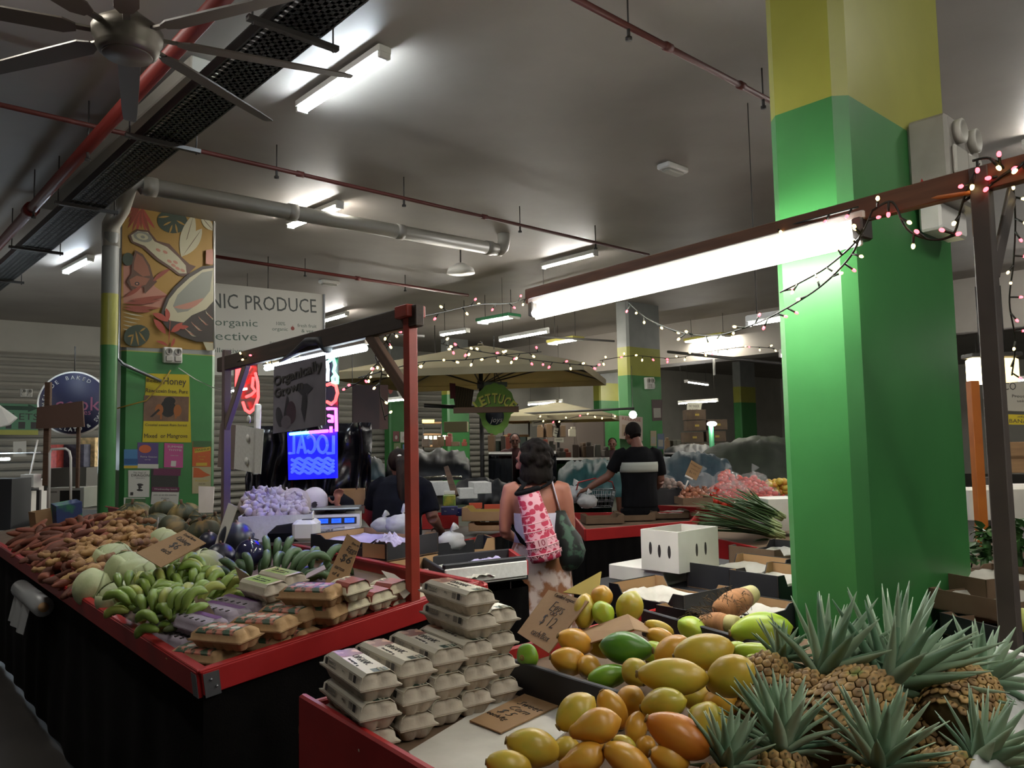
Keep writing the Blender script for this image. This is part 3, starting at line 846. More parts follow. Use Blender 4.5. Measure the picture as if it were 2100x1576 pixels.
# paper mat and cards on the right stall
q = [onz(x, y, RZ + 0.003) for x, y in ((838, 1545), (1010, 1440), (1190, 1430), (1175, 1490), (960, 1680), (900, 1620))]
b = MB(); b.prism([(p.x, p.y) for p in q], 0.006, 0, None, RZ + 0.0005)
tag(b.build('paper_mat', m_paper), 'white paper mat lying in front of the egg cartons', 'paper mat')
def quad(pts, z): return [onz(x, y, zz) for (x, y), zz in zip(pts, z if isinstance(z, (list, tuple)) else [z] * 4)]
z0 = RZ + 0.013
t = card_sign([onz(1083, 1420, z0), onz(1146, 1447, z0), onz(1027, 1503, z0), onz(963, 1478, z0)],
          [('Sweet', -0.005, 0.055, 0.04, dict(shear=0.25, thin=-0.0006)), ('Corn', 0.0, 0.015, 0.04, dict(shear=0.25, thin=-0.0006)), ('$ 5', -0.01, -0.025, 0.045, dict(shear=0.25, thin=-0.0006)), ('each/kg', -0.005, -0.06, 0.028, dict(shear=0.25, thin=-0.0004))],
          'brown cardboard sign reading Sweet Corn $5 lying flat on white paper', m_card)
# ================================================================ papayas
PAP = {}
def papmat(k):
    cs = {'y': ('bf9c32', 'bca63c', '9da236'), 'o': ('bf8428', 'c89634', 'bfa23a'), 'r': ('b3641f', 'c07a28', 'c48e2e'), 'g': ('5c8a24', '6f9a2a', '8aa431'),
          'l': ('8fae2f', 'a5b838', 'bdb53c'), 'd': ('3f6f20', '4c7d24', '5b8a28'), 'm': ('a9a436', 'bba23a', '93a536')}[k]
    return mat('papaya_skin_' + {'y': 'yellow', 'o': 'orange', 'r': 'red_orange', 'g': 'green', 'l': 'lime', 'd': 'dark_green', 'm': 'mottled'}[k], cs[0], 0.34, c2=cs[1], c3=cs[2], scale=9, detail=4, lo=0.4, hi=0.62, bump=0.03, bscale=60, spec=0.45)
m_scar = mat('papaya_stem_scar', '5f4a26', 0.8, c2='8a7038', scale=60)
def papaya_mesh(kind):
    N = 13; prof = []
    for i in range(N + 1):
        t = i / N
        z = -0.5 + t
        if kind == 'pear': r = 0.5 * (sin(PI * min(1, t * 1.02)) ** 0.62) * (0.62 + 0.42 * t) if 0 < t < 1 else 0.02
        elif kind == 'long': r = 0.5 * sin(PI * t) ** 0.5 if 0 < t < 1 else 0.02
        else: r = 0.5 * sin(PI * t) ** 0.62 * (0.86 + 0.16 * t) if 0 < t < 1 else 0.02
        prof.append((r, z))
    if kind == 'pear': prof[0] = (0.06, -0.52); prof[1] = (0.15, -0.47)
    return prof
def papaya(px, py, hl, hw, ang, col, kind, label, lift=None, tip=0.25, end=0):
    z = RZ + 0.045 + (0.11 * math.exp(-((px - 1400) / 170) ** 2 - ((py - 1385) / 80) ** 2) + 0.13 * math.exp(-((px - 1255) / 90) ** 2 - ((py - 1240) / 55) ** 2)
                      + 0.07 * math.exp(-((px - 1560) / 90) ** 2 - ((py - 1310) / 50) ** 2) + 0.05 * math.exp(-((px - 1250) / 120) ** 2 - ((py - 1480) / 50) ** 2) if lift is None else lift)
    p = onz(px, py, z); d = (p - EYE).length
    a = rad(ang); vw = (p - EYE).normalized()
    ax = (CR * cos(a) + CU * sin(a)); ax = (ax - vw * ax.dot(vw)).normalized() * cos(tip) + vw * sin(tip)
    L, Wd = 2 * hl / FOC * d, 2 * hw / FOC * d
    M = basis(vw.cross(ax), ax, p)
    t = thing('papaya', label, 'papaya', M, 'papayas heaped on the right stall')
    key = (kind,)
    b = MB(); b.lathe([(r * Wd * 1.0, zz * L) for r, zz in papaya_mesh(kind)], 22, lobes=5, la=0.022 if kind != 'star' else 0.05, M=R(rnd.random() * 6))
    b.build('skin', papmat(col), t)
    sc = MB().lathe([(0.0, -0.497 * L), (0.055 * Wd + 0.002, -0.497 * L), (0.075 * Wd + 0.003, -0.487 * L), (0.09 * Wd, -0.46 * L)], 10)
    sc.build('stem_end', m_scar, t)
    return t
PAPS = [(1234, 1226, 26, 23, 80, 'o', 'ovoid', 'orange-yellow papaya at the very top of the back heap', 0.19, .5),
 (1237, 1259, 28, 23, 120, 'l', 'star', 'lime and yellow lobed papaya just under the topmost one', 0.15, .5),
 (1290, 1250, 38, 32, 70, 'm', 'pear', 'speckled yellow-green papaya standing at the back above the folded card', 0.16, .2),
 (1199, 1254, 36, 22, 85, 'y', 'long', 'upright yellow papaya beside the eggs price card', 0.15, .3),
 (1421, 1292, 33, 24, 150, 'l', 'star', 'pale lime papaya at the back right of the heap', None, .3),
 (1560, 1293, 60, 35, 6, 'l', 'ovoid', 'big lime green papaya on top beside the green pillar', None, .2),
 (1179, 1317, 38, 27, -20, 'o', 'ovoid', 'orange papaya right under the eggs price card', 0.1, .3),
 (1166, 1356, 39, 28, -12, 'o', 'star', 'orange papaya with star shaped end against the black divider', 0.07, .3),
 (1209, 1370, 28, 24, 150, 'o', 'ovoid', 'small orange papaya wedged left of the green ones', 0.06, .6),
 (1284, 1330, 54, 33, 175, 'd', 'ovoid', 'dark green papaya shaded by the folded card', 0.12, .2),
 (1247, 1388, 42, 22, 12, 'g', 'long', 'green papaya low at the edge of the black divider', 0.06, .2),
 (1303, 1380, 30, 28, 130, 'y', 'ovoid', 'yellow papaya tucked behind the long central one', 0.09, .4),
 (1379, 1336, 40, 27, 35, 'o', 'long', 'orange papaya leaning behind the upper big yellow one', 0.13, .2),
 (1443, 1338, 60, 34, 10, 'y', 'long', 'big yellow papaya lying across the upper middle of the heap', 0.17, .2),
 (1379, 1388, 70, 36, -4, 'y', 'ovoid', 'longest yellow papaya lying across the centre of the heap', 0.16, .15),
 (1497, 1388, 54, 40, 28, 'y', 'ovoid', 'fat yellow papaya with brown stem scar left of the pineapples', 0.16, -.5),
 (1561, 1342, 52, 19, -10, 'l', 'long', 'slim lime papaya under the big lime green one', 0.1, .2),
 (1556, 1362, 26, 16, -25, 'l', 'long', 'small yellow-lime papaya tip touching the first pineapple', 0.09, .2),
 (1181, 1462, 46, 35, 40, 'y', 'ovoid', 'yellow papaya with greenish tip beside the sweet corn card', 0.1, .2),
 (1222, 1490, 50, 38, 15, 'o', 'pear', 'pear shaped orange papaya with nipple pointing left', 0.13, .1),
 (1256, 1456, 40, 26, -60, 'o', 'long', 'orange papaya standing on edge behind the pear shaped one', 0.09, .1),
 (1292, 1440, 34, 29, 60, 'o', 'ovoid', 'orange papaya below the left end of the longest one', 0.08, .5),
 (1360, 1445, 47, 31, 10, 'm', 'ovoid', 'greenish yellow papaya with dark stem scar, in front of the longest one', 0.12, -.35),
 (1304, 1496, 33, 22, 80, 'o', 'ovoid', 'upright narrow orange papaya left of the red-orange one', 0.07, .2),
 (1391, 1509, 66, 39, -28, 'r', 'ovoid', 'large red-orange papaya, reddest of the heap', 0.11, .1),
 (1450, 1482, 42, 37, 70, 'm', 'star', 'greenish yellow papaya showing its star shaped end', 0.1, .9),
 (1093, 1533, 54, 36, -14, 'y', 'ovoid', 'yellow papaya alone on the white paper mat', 0.06, .1),
 (1043, 1570, 44, 26, -8, 'y', 'long', 'yellow papaya cut by the bottom edge, leftmost of the heap', 0.045, .1),
 (1197, 1556, 47, 32, 20, 'o', 'pear', 'orange papaya at the bottom edge under the pear shaped one', 0.08, .2),
 (1287, 1560, 50, 27, -30, 'o', 'long', 'orange papaya slanting down at the bottom edge of the photo', 0.08, .2),
 (1373, 1556, 39, 28, -15, 'o', 'ovoid', 'yellow-orange papaya at the bottom edge under the red-orange one', 0.07, .3),
 (1280, 1527, 24, 15, -25, 'm', 'long', 'small greenish papaya in a gap at the front', 0.06, .2),
 (1324, 1533, 22, 20, 60, 'o', 'ovoid', 'small orange papaya in the gap left of the red-orange one', 0.05, .3),
 (1158, 1537, 30, 23, 20, 'y', 'ovoid', 'shaded yellow papaya low beside the white mat', 0.05, .3),
 (1081, 1347, 17, 26, 15, 'g', 'ovoid', 'green papaya peeking out right of the egg stacks', 0.07, .9),
 (1355, 1309, 30, 18, -20, 'o', 'long', 'orange papaya half hidden behind the folded card', 0.11, .2),
 (1352, 1289, 30, 14, -20, 'y', 'long', 'yellow papaya behind the right corner of the folded card', 0.12, .2),
 (1340, 1340, 24, 24, 60, 'l', 'ovoid', 'lime papaya right of the dark green one', 0.09, .5),
 (1508, 1334, 26, 16, 10, 'l', 'long', 'lime papaya between the big lime and big yellow ones', 0.1, .2),
 (1480, 1440, 40, 30, 20, 'o', 'ovoid', 'shaded orange papaya under the fat yellow one', 0.06, .2),
 (1425, 1430, 36, 26, -10, 'y', 'ovoid', 'shaded yellow papaya under the right end of the longest one', 0.06, .2),
 (1335, 1475, 30, 24, 10, 'o', 'ovoid', 'shaded orange papaya above the red-orange one', 0.04, .2),
 (1225, 1530, 30, 24, -10, 'o', 'ovoid', 'shaded papaya between the two pear shaped orange ones', 0.04, .2),
 (1240, 1320, 40, 30, 10, 'y', 'ovoid', 'yellow papaya under the folded card, left of the dark green one', 0.06, .2)]
for a_ in PAPS: papaya(*a_)

# ================================================================ pineapples
m_pine = mat('pineapple_skin', '6e522e', 0.7, c2='a5844c', c3='66702f', scale=22, kind='noise', lo=0.35, hi=0.6, bump=0.1, bscale=90)
m_pineg = mat('pineapple_bract', '4c4a26', 0.75, c2='6c5a34', scale=40)
m_pined = mat('pineapple_groove', '4f3c20', 0.8, c2='5c5028', scale=20)
m_pleaf = mat('pineapple_leaf', '7f9a80', 0.45, c2='a3b596', scale=5, stretch=(1, 1, 1), lo=0.3, hi=0.7, spec=0.4)
m_pleaf2 = mat('pineapple_leaf_dark', '5a7d63', 0.45, c2='7c987a', scale=5, spec=0.4)
def pineapple_body(L, r):
    mb = MB(); rows = 9
    mb.lathe([(r * 0.3, -L / 2), (r * 0.7, -L * 0.47), (r * 0.93, -L * 0.33), (r * 0.97, -L * 0.05), (r * 0.93, L * 0.2), (r * 0.8, L * 0.38), (r * 0.5, L * 0.48), (r * 0.2, L * 0.5)], 20, 2)
    for k in range(rows):
        t = (k + 0.5) / rows; z = -L / 2 + L * t
        rr = r * (0.5 + 0.5 * min(1, sin(PI * (0.1 + 0.84 * t)) * 1.25))
        n = max(7, int(2 * PI * rr / 0.0215))
        for j in range(n):
            a = 2 * PI * (j + 0.5 * (k % 2)) / n
            s = 2 * PI * rr / n
            M = R(a) @ T(rr * 0.97, 0, z) @ R(PI / 2, 'Y')
            h = 0.0042
            w_, v_ = s * 0.53, L / rows * 0.66
            ring = [(-v_, 0), (-v_ * .4, w_ * .9), (v_ * .4, w_ * .9), (v_, 0), (v_ * .4, -w_ * .9), (-v_ * .4, -w_ * .9)]
            mb.loft([[(-x, y, 0) for x, y in ring], [(-x * .9, y * .9, h * .75) for x, y in ring], [(-x * .45, y * .45, h) for x, y in ring]], 0, True, M)
            mb.add([(-v_ * 0.5, -w_ * .3, h * .6), (-v_ * 0.5, w_ * .3, h * .6), (v_ * .3, 0, h * 2.6)], [(0, 1, 2)], 1, False, M)
    return mb
def crown(L, spread, n, seed):
    q = random.Random(seed); mb = MB()
    for i in range(n):
        t = i / n                       # 0 outer, 1 inner
        a = i * 2.39996 + q.uniform(-.2, .2)
        ln = L * (0.5 + 0.5 * math.sin(PI * min(1, 0.18 + t * 0.75))) * q.uniform(0.85, 1.12)
        el = rad(12 + 70 * t ** 0.8 + q.uniform(-7, 7)) * (1 - 0.25 * spread)
        w = (0.0125 + 0.005 * (1 - t)) * q.uniform(.85, 1.1) * (L / 0.2) ** 0.5
        seg = 6; rows = []
        x, z = 0.008, 0.01 + 0.05 * t * L / 0.2; e = el + 0.25
        for k in range(seg + 1):
            u = k / seg
            ww = w * (0.75 + 0.5 * u if u < 0.25 else 0.875 * (1 - ((u - 0.25) / 0.75) ** 1.5)) + 0.0004
            rows.append((x, z, ww, e))
            e -= (0.55 * (1 - t) + 0.16) / seg * q.uniform(.5, 1.2) * (1 if u < 0.6 else -0.4)
            x += cos(e) * ln / seg; z += sin(e) * ln / seg
        vs = []; 
        for x, z, ww, e in rows:
            nx, nz_ = -sin(e), cos(e)
            vs += [(x + nx * ww * .38, -ww, z + nz_ * ww * .38), (x, 0, z), (x + nx * ww * .38, ww, z + nz_ * ww * .38)]
            
        fs = []
        for k in range(seg):
            for c_ in (0, 1): fs.append((k * 3 + c_, k * 3 + c_ + 1, k * 3 + 4 + c_, k * 3 + 3 + c_))
        mb.add(vs, fs, 1 if t < 0.3 and q.random() < .6 else 0, True, R(a))
    return mb
def pineapple(px, py, z, hw, cdx, cdy, tip, CL, n, label, seed, spread=0.5):
    p = onz(px, py, z); d = (p - EYE).length; vw = (p - EYE).normalized()
    r = hw / FOC * d; L = r * 2.5
    ax = CR * cdx - CU * cdy; ax = (ax - vw * ax.dot(vw)).normalized() * cos(tip) + vw * sin(tip)
    M = basis(vw.cross(ax), ax, p)
    t = thing('pineapple', label, 'pineapple', M, 'pineapples piled on the right stall')
    pineapple_body(L, r).build('fruit_body', [m_pine, m_pineg, m_pined], t)
    crown(CL, spread, int(n * 1.7), seed).build('leaf_crown', [m_pleaf, m_pleaf2], t, T(0, 0, L * 0.46), thick=0.0015)
    return t
PZ = RZ
pineapple(1565, 1420, PZ + 0.12, 52, 20, -40, .45, 0.10, 26, 'pineapple with short crown against the fat yellow papaya', 1, .3)
pineapple(1644, 1452, PZ + 0.11, 50, 30, -46, .55, 0.21, 40, 'pineapple in front of the pillar with a tall dark crown leaning right', 2, .35)
pineapple(1744, 1473, PZ + 0.11, 73, 48, -42, .6, 0.25, 62, 'largest pineapple, in the centre, with the widest spreading crown', 3, .6)
pineapple(1973, 1450, PZ + 0.13, 57, 30, -40, .9, 0.15, 40, 'brownish pineapple at the right by the white cloth', 4, .4)
pineapple(1893, 1498, PZ + 0.07, 46, -10, -40, .2, 0.13, 22, 'half hidden pineapple between the central and the right one', 5, .3)
pineapple(1610, 1650, PZ + 0.05, 60, -2, -40, .3, 0.155, 40, 'front pineapple whose pale crown rises before the second one', 6, .35)
pineapple(1462, 1668, PZ + 0.04, 55, 12, -40, .3, 0.12, 30, 'pineapple at the bottom edge beside the red-orange papaya', 7, .3)
pineapple(1786, 1690, PZ + 0.04, 60, 6, -40, .25, 0.15, 36, 'pineapple at the bottom edge under the largest one', 8, .5)
pineapple(1925, 1640, PZ + 0.05, 62, 44, -40, .3, 0.135, 36, 'pineapple at the bottom right whose crown points right', 9, .5)

# cards on the fruit
H1 = RZ + 0.02
def pxq(pts): return [onz(x, y, z) for x, y, z in pts]
t = card_sign(pxq([(1123, 1208, 1.075), (1209, 1236, 1.075), (1123, 1338, 0.93), (1063, 1300, 0.93)]),
   [('Certified organic', 0.0, 0.084, 0.021, dict(shear=.2, thin=1, width=0.15)), ('Eggs', 0.0, 0.042, 0.058, dict(shear=.25, thin=-.0009)), ('$ 12', 0.002, -0.012, 0.058, dict(shear=.1, thin=-.0009)), ('each/Box', 0.012, -0.065, 0.036, dict(shear=.25, thin=-.0006))],
   'brown cardboard sign reading Certified organic Eggs $12 leaning on the papayas', m_card)
# folded blank card over the dark green papaya
f0 = pxq([(1183, 1298, 1.0), (1287, 1263, 1.045), (1365, 1304, 1.0), (1270, 1292, 1.09)])
t = thing('folded_card', 'blank folded brown card roofing the dark green papaya', 'card', T(*f0[1]))
b = MB(); g = [p - f0[1] for p in pxq([(1183, 1298, 0.98), (1287, 1261, 1.05), (1363, 1305, 0.98), (1300, 1292, 1.05), (1212, 1320, 0.99)])]
b.add([g[0], g[1], g[2], g[3], g[4]], [(0, 1, 3, 4), (1, 2, 3)])
b.build('card', m_card, t, thick=0.004)
f1 = pxq([(1155, 1216, 1.01), (1233, 1173, 1.10), (1226, 1226, 1.03)])
t = thing('torn_card', 'pointed piece of yellow-brown card standing behind the eggs price sign', 'card', T(*f1[0]))
MB().add([p - f1[0] for p in f1], [(0, 1, 2)]).build('card', mat('yellowed_card', '8f7a2c', 0.8), t, thick=0.004)

# ================================================================ trays and dividers on the right stall
def board(pa, pb, h, th, name, label, m, cat='divider'):
    d = pb - pa; d = V((d.x, d.y, 0)); L = d.length
    t = thing(name, label, cat, basis(d, UP, V((pa.x, pa.y, pa.z - h))))
    MB().bbox((L / 2, 0, h / 2), (L, th, h), 0.003).build('board', m, t)
    return t
zt_ = RZ + 0.10
bt = board(onz(1042, 1349, zt_), onz(1275, 1420, zt_), 0.10, 0.02, 'divider_board', 'black divider board between the egg stacks and the papayas', m_blk)
fb = board(onz(1318, 1250, RZ + 0.1), onz(1560, 1318, RZ + 0.1), 0.10, 0.02, 'divider_board', 'black divider board behind the papayas, in front of the taro tray', m_blk)
tray('cardboard_tray', 'open tray lined with white paper left of the taro tray', 'cardboard tray', T(*onz(1372, 1262, RZ)) @ R(rad(128)), 0.42, 0.30, 0.13, m_kraft, m_blk, .35, m_paper)
tt = onz(1492, 1290, RZ)
tray('cardboard_tray', 'black edged tray holding the taro roots', 'cardboard tray', T(*tt) @ R(rad(40)), 0.44, 0.36, 0.10, m_kraft, m_blk, .2, m_paper)
m_taro = mat('taro_skin', '7a5433', 0.8, c2='a9764a', scale=4, stretch=(1, 1, 9), lo=0.35, hi=0.6, bump=0.2, bscale=40)
m_tarow = mat('cut_taro_stem', 'b5ad74', 0.6, c2='a39a5c', scale=8)
m_fib = mat('root_fibres', '4b3a22', 0.95)
for (x0, y0, x1, y1, zz, r, lab) in ((1480, 1252, 1541, 1219, RZ + 0.11, 0.05, 'upper taro root with pale cut stem end facing right'), (1442, 1283, 1512, 1283, RZ + 0.085, 0.045, 'lower taro root with ringed orange-brown skin')):
    pa, pb = onz(x0, y0, zz), onz(x1, y1, zz + 0.02)
    d = pb - pa; L = d.length * 1.0
    t = thing('taro_root', lab, 'taro', basis(d.cross(UP), d, pa), 'taro roots in the tray')
    MB().lathe([(r * .3, -0.02), (r * .8, 0), (r, L * .3), (r * .98, L * .55), (r * .8, L * .75)], 18).build('corm', m_taro, t)
    MB().lathe([(r * .8, L * .74), (r * .82, L * .8), (r * .7, L * 1.02), (r * .5, L * 1.03)], 18).build('stem_base', m_tarow, t)
    b = MB(); q = random.Random(3)
    for k in range(70):
        a = q.uniform(0, 6.28); z = q.uniform(-0.03, L * .45); p = V((cos(a) * r * .9, sin(a) * r * .9, z))
        b.tube([p, p + V((cos(a) * .02, sin(a) * .02, q.uniform(-.03, .01))), p + V((cos(a + .6) * .03, sin(a + .6) * .03, q.uniform(-.06, 0)))], 0.0012, 3)
    b.build('root_fibres', m_fib, t)['kind'] = 'stuff'
# table behind, left of the pillar
TB = RZ + 0.03
c0 = rw(-0.75, 1.92); 
t = thing('trestle_table', 'black skirted table with trays and white boxes left of the pillar', 'table', T(c0.x, c0.y, 0))
def pr(a, b_): return rw(a, b_) - V((0, 0, RO.z))
pts = [pr(-0.75, 1.92), pr(0.36, 1.92), pr(0.36, 3.1), pr(-0.75, 3.1)]
b = MB(); b.prism([(p.x - c0.x, p.y - c0.y) for p in pts], 0.02, 0, None, TB - 0.02); b.build('tabletop', m_blk, t)
iv = t.matrix_world.inverted()
for i, j in ((3, 0), (0, 1), (1, 2)):
    sk = skirt('cloth_skirt', pts[i], pts[j], TB - 0.005, TB - 0.005, m_cloth, None, 10, 0.012); sk.parent = t; sk.matrix_parent_inverse = iv
def boxpx(p, angle): return T(*p) @ R(rad(angle))
wb = onz(1399, 1165, TB + 0.075)
carton_box('white_carton', 'open white carton with oval hand holes standing on the flat white box', 'carton', boxpx(onz(1393, 1178, TB + 0.075), 42) @ T(0.17, 0.115, 0), 0.34, 0.23, 0.2, m_wbox,
           [('f', -0.02, 0.1), ('f', 0.055, 0.1), ('l', 0.055, 0.11), ('l', 0.0, 0.1), ('l', -0.06, 0.1)], True)
carton_box('flat_white_box', 'flat white box under the open white carton', 'box', boxpx(onz(1362, 1200, TB), 42) @ T(0.16, 0.15, 0), 0.40, 0.36, 0.075, m_wbox)
tray('cardboard_tray', 'black and kraft tray with white paper in front of the white carton', 'cardboard tray', T(*onz(1520, 1200, TB)) @ R(rad(38)), 0.46, 0.30, 0.12, m_kraft, m_blk, .55, m_paper)
tray('cardboard_tray', 'kraft tray end beside the pillar above the taro tray', 'cardboard tray', T(*onz(1592, 1226, TB)) @ R(rad(38)), 0.34, 0.26, 0.13, m_kraft, m_blk, .4, m_paper)
tray('cardboard_tray', 'dark tray furthest back beside the pillar, under the hanging leeks', 'cardboard tray', T(*onz(1590, 1165, TB)) @ R(rad(36)), 0.42, 0.3, 0.13, m_blk, m_cardd, .3, m_paper)

# white cloth and boxes at the right end
b = MB()
e = [onz(2062, 1378, RZ + 0.14), onz(1975, 1600, RZ + 0.13)]
def fn(u, v):
    p = e[0].lerp(e[1], v); d_ = V((0.8, 0.5, 0)).normalized()
    x = -0.05 + u * 0.5
    z = (0.0 if u > 0.12 else -(0.12 - u) * 1.0) + 0.012 * nz((u * 6, v * 7, 2.0)) - max(0, u - 0.3) * 0.2
    return tuple(p + d_ * x + UP * z)
b.grid(fn, 26, 20)
o = b.build('white_cloth', mat('white_cotton', 'b9bab4', 0.9, c2='a9aaa6', scale=9, bump=0.15, bscale=40), thick=0.003)
tag(o, 'white cloth draped over the rim right of the pineapples', 'cloth')
b = MB(); p0 = onz(2062, 1378, RZ + 0.1); b.bbox((0, 0, 0), (0.5, 0.02, 0.2), 0.004)
o = b.build('side_board', m_poly); o.matrix_world = T(p0.x + .06, p0.y - .15, RZ + 0.06) @ R(rad(-70)); tag(o, 'white side board holding the cloth at the right edge of the stall', 'board')
# ================================================================ produce on the left stall
def lstM(p, rot=0): return Mx.Translation(p) @ LM.to_3x3().to_4x4() @ R(rot)
def inpoly(x, y, P):
    c = False; j = len(P) - 1
    for i in range(len(P)):
        if (P[i][1] > y) != (P[j][1] > y) and x < (P[j][0] - P[i][0]) * (y - P[i][1]) / (P[j][1] - P[i][1]) + P[i][0]: c = not c
        j = i
    return c
def scatter(P, n, rmin, seed):
    q = random.Random(seed); out = []; xs = [p[0] for p in P]; ys = [p[1] for p in P]; tries = 0
    while len(out) < n and tries < 40000:
        tries += 1
        x, y = q.uniform(min(xs), max(xs)), q.uniform(min(ys), max(ys))
        if inpoly(x, y, P) and all((x - a) ** 2 + ((y - b_) * 1.5) ** 2 > rmin ** 2 for a, b_ in out): out.append((x, y))
    return out
# ginger and sweet potatoes
m_ging = mat('ginger_skin', '8a6640', 0.8, c2='a5814f', scale=7, stretch=(1, 1, 1), bump=0.15, bscale=60)
m_ging2 = mat('dusty_ginger_skin', '77573a', 0.85, c2='916e45', scale=7, bump=0.15, bscale=60)
m_swp = mat('sweet_potato_skin', '6b3626', 0.75, c2='84492f', scale=7, bump=0.12, bscale=50)
m_swp2 = mat('brown_sweet_potato_skin', '553022', 0.8, c2='6e4129', scale=7, bump=0.12, bscale=50)
def ginger_mesh(seed):
    q = random.Random(seed); mb = MB()
    pts, r = [], []; x = -0.075; a = 0; y = 0
    for k in range(11):
        pts.append((x, y, 0.004 * sin(k * 1.3))); r.append(0.021 * (0.9 + 0.25 * sin(k * 1.9 + seed)) * (0.5 if k in (0, 10) else 1))
        a += q.uniform(-.35, .35); x += 0.015 * cos(a); y += 0.015 * sin(a)
    pts = [pts[0]] + pts + [pts[-1]]; r = [0.004] + r + [0.004]
    mb.tube(pts, r, 10)
    for k in range(q.randint(2, 4)):
        i = q.randint(2, 9); p = V(pts[i]); an = q.choice((-1, 1)) * q.uniform(.7, 1.6)
        d = V((cos(an), sin(an), q.uniform(-.2, .5))).normalized(); l = q.uniform(.03, .06)
        mb.tube([p, p + d * l * .4, p + d * l * .8, p + d * l, p + d * (l + .004)], [.015, .017, .016, .011, .003], 9)
    return mb
def spud_mesh(seed):
    q = random.Random(seed); mb = MB(); pts, r = [], []
    L = q.uniform(.16, .22); c = q.uniform(-.03, .03)
    for k in range(10):
        t = k / 9; pts.append(((t - .5) * L, c * sin(PI * t), 0.006 * sin(t * 5 + seed)))
        r.append(max(.006, 0.024 * sin(PI * (t * .92 + .04)) ** .55 * (1 + .15 * sin(t * 9 + seed))))
    mb.tube(pts, r, 10); return mb
HG = [(35, 1090), (120, 1075), (215, 1055), (262, 1048), (322, 1082), (325, 1118), (225, 1152), (205, 1200), (160, 1215), (90, 1172), (45, 1128)]
protos = {}
def heap_item(kind, i, px, py, h, q, label, group, cat, name, mats):
    p = lst(px, py, h)
    M = Mx.Translation(p) @ LM.to_3x3().to_4x4() @ R(q.uniform(0, 6.28)) @ R(q.uniform(-.4, .4), 'Y') @ SC(q.uniform(.85, 1.2))
    v = i % 5
    key = (kind, v)
    if key not in protos:
        mb = ginger_mesh(v + 3) if kind == 'g' else spud_mesh(v + 11)
        o = mb.build(name, mats[v % len(mats)]); o.matrix_world = M; tag(o, label, cat, group); protos[key] = o
    else:
        o = protos[key].copy(); COL.objects.link(o); o.matrix_world = M; o['label'] = label
q = random.Random(5)
pts = scatter(HG, 185, 11, 4)
for i, (x, y) in enumerate(pts):
    # height of the heap: rises from the rail to a ridge
    rim = min(1, max(0.15, 1 - abs(((x - 180) / 170)) ** 2)) * min(1, max(0.2, (1220 - y - (230 - x) * .1) / 90))
    h = 0.03 + 0.14 * rim + q.uniform(-.012, .012)
    red = (y < 1105 - (x - 180) * .12 and x < 215 + q.uniform(-30, 30)) or (x < 150 and q.random() < .65) or (y > 1165 and x > 120 and q.random() < .85)
    if red: heap_item('s', i, x, y, h, q, 'reddish brown sweet potato in the root heap at the left end of the stall', 'sweet potatoes heaped at the left end', 'sweet potato', 'sweet_potato', [m_swp, m_swp2])
    else: heap_item('g', i, x, y, h, q, 'knobbly tan ginger root in the heap between sweet potatoes and cabbages', 'ginger roots heaped at the left end', 'ginger', 'ginger_root', [m_ging, m_ging, m_ging2])
for i, (x, y) in enumerate([(250, 1062), (268, 1085), (290, 1072), (240, 1075), (262, 1100), (225, 1090), (300, 1100), (280, 1110)]):
    heap_item('g', i, x, y, 0.19, q, 'knobbly tan ginger root in the heap between sweet potatoes and cabbages', 'ginger roots heaped at the left end', 'ginger', 'ginger_root', [m_ging])
# filling under the heap so that it is a pile and not a crust
def moundpx(name, poly, h, m, label, cat, n=22):
    cx = sum(p[0] for p in poly) / len(poly); cy = sum(p[1] for p in poly) / len(poly)
    mb = MB(); rings = []
    for k, (s, hh) in enumerate(((1.0, 0.002), (0.9, h * .55), (0.6, h * .9), (0.25, h), (0.02, h))):
        rings.append([tuple(lst(cx + (x - cx) * s, cy + (y - cy) * s, hh)) for x, y in poly])
    mb.loft(rings, 0, True)
    o = mb.build(name, m); tag(o, label, cat, kind='stuff'); return o
moundpx('root_pile', [(60, 1120), (140, 1095), (230, 1075), (300, 1090), (310, 1112), (215, 1150), (190, 1195), (150, 1200), (90, 1160)], 0.07, m_swp2, 'dark mass of roots under the ginger and sweet potato heap', 'root pile')

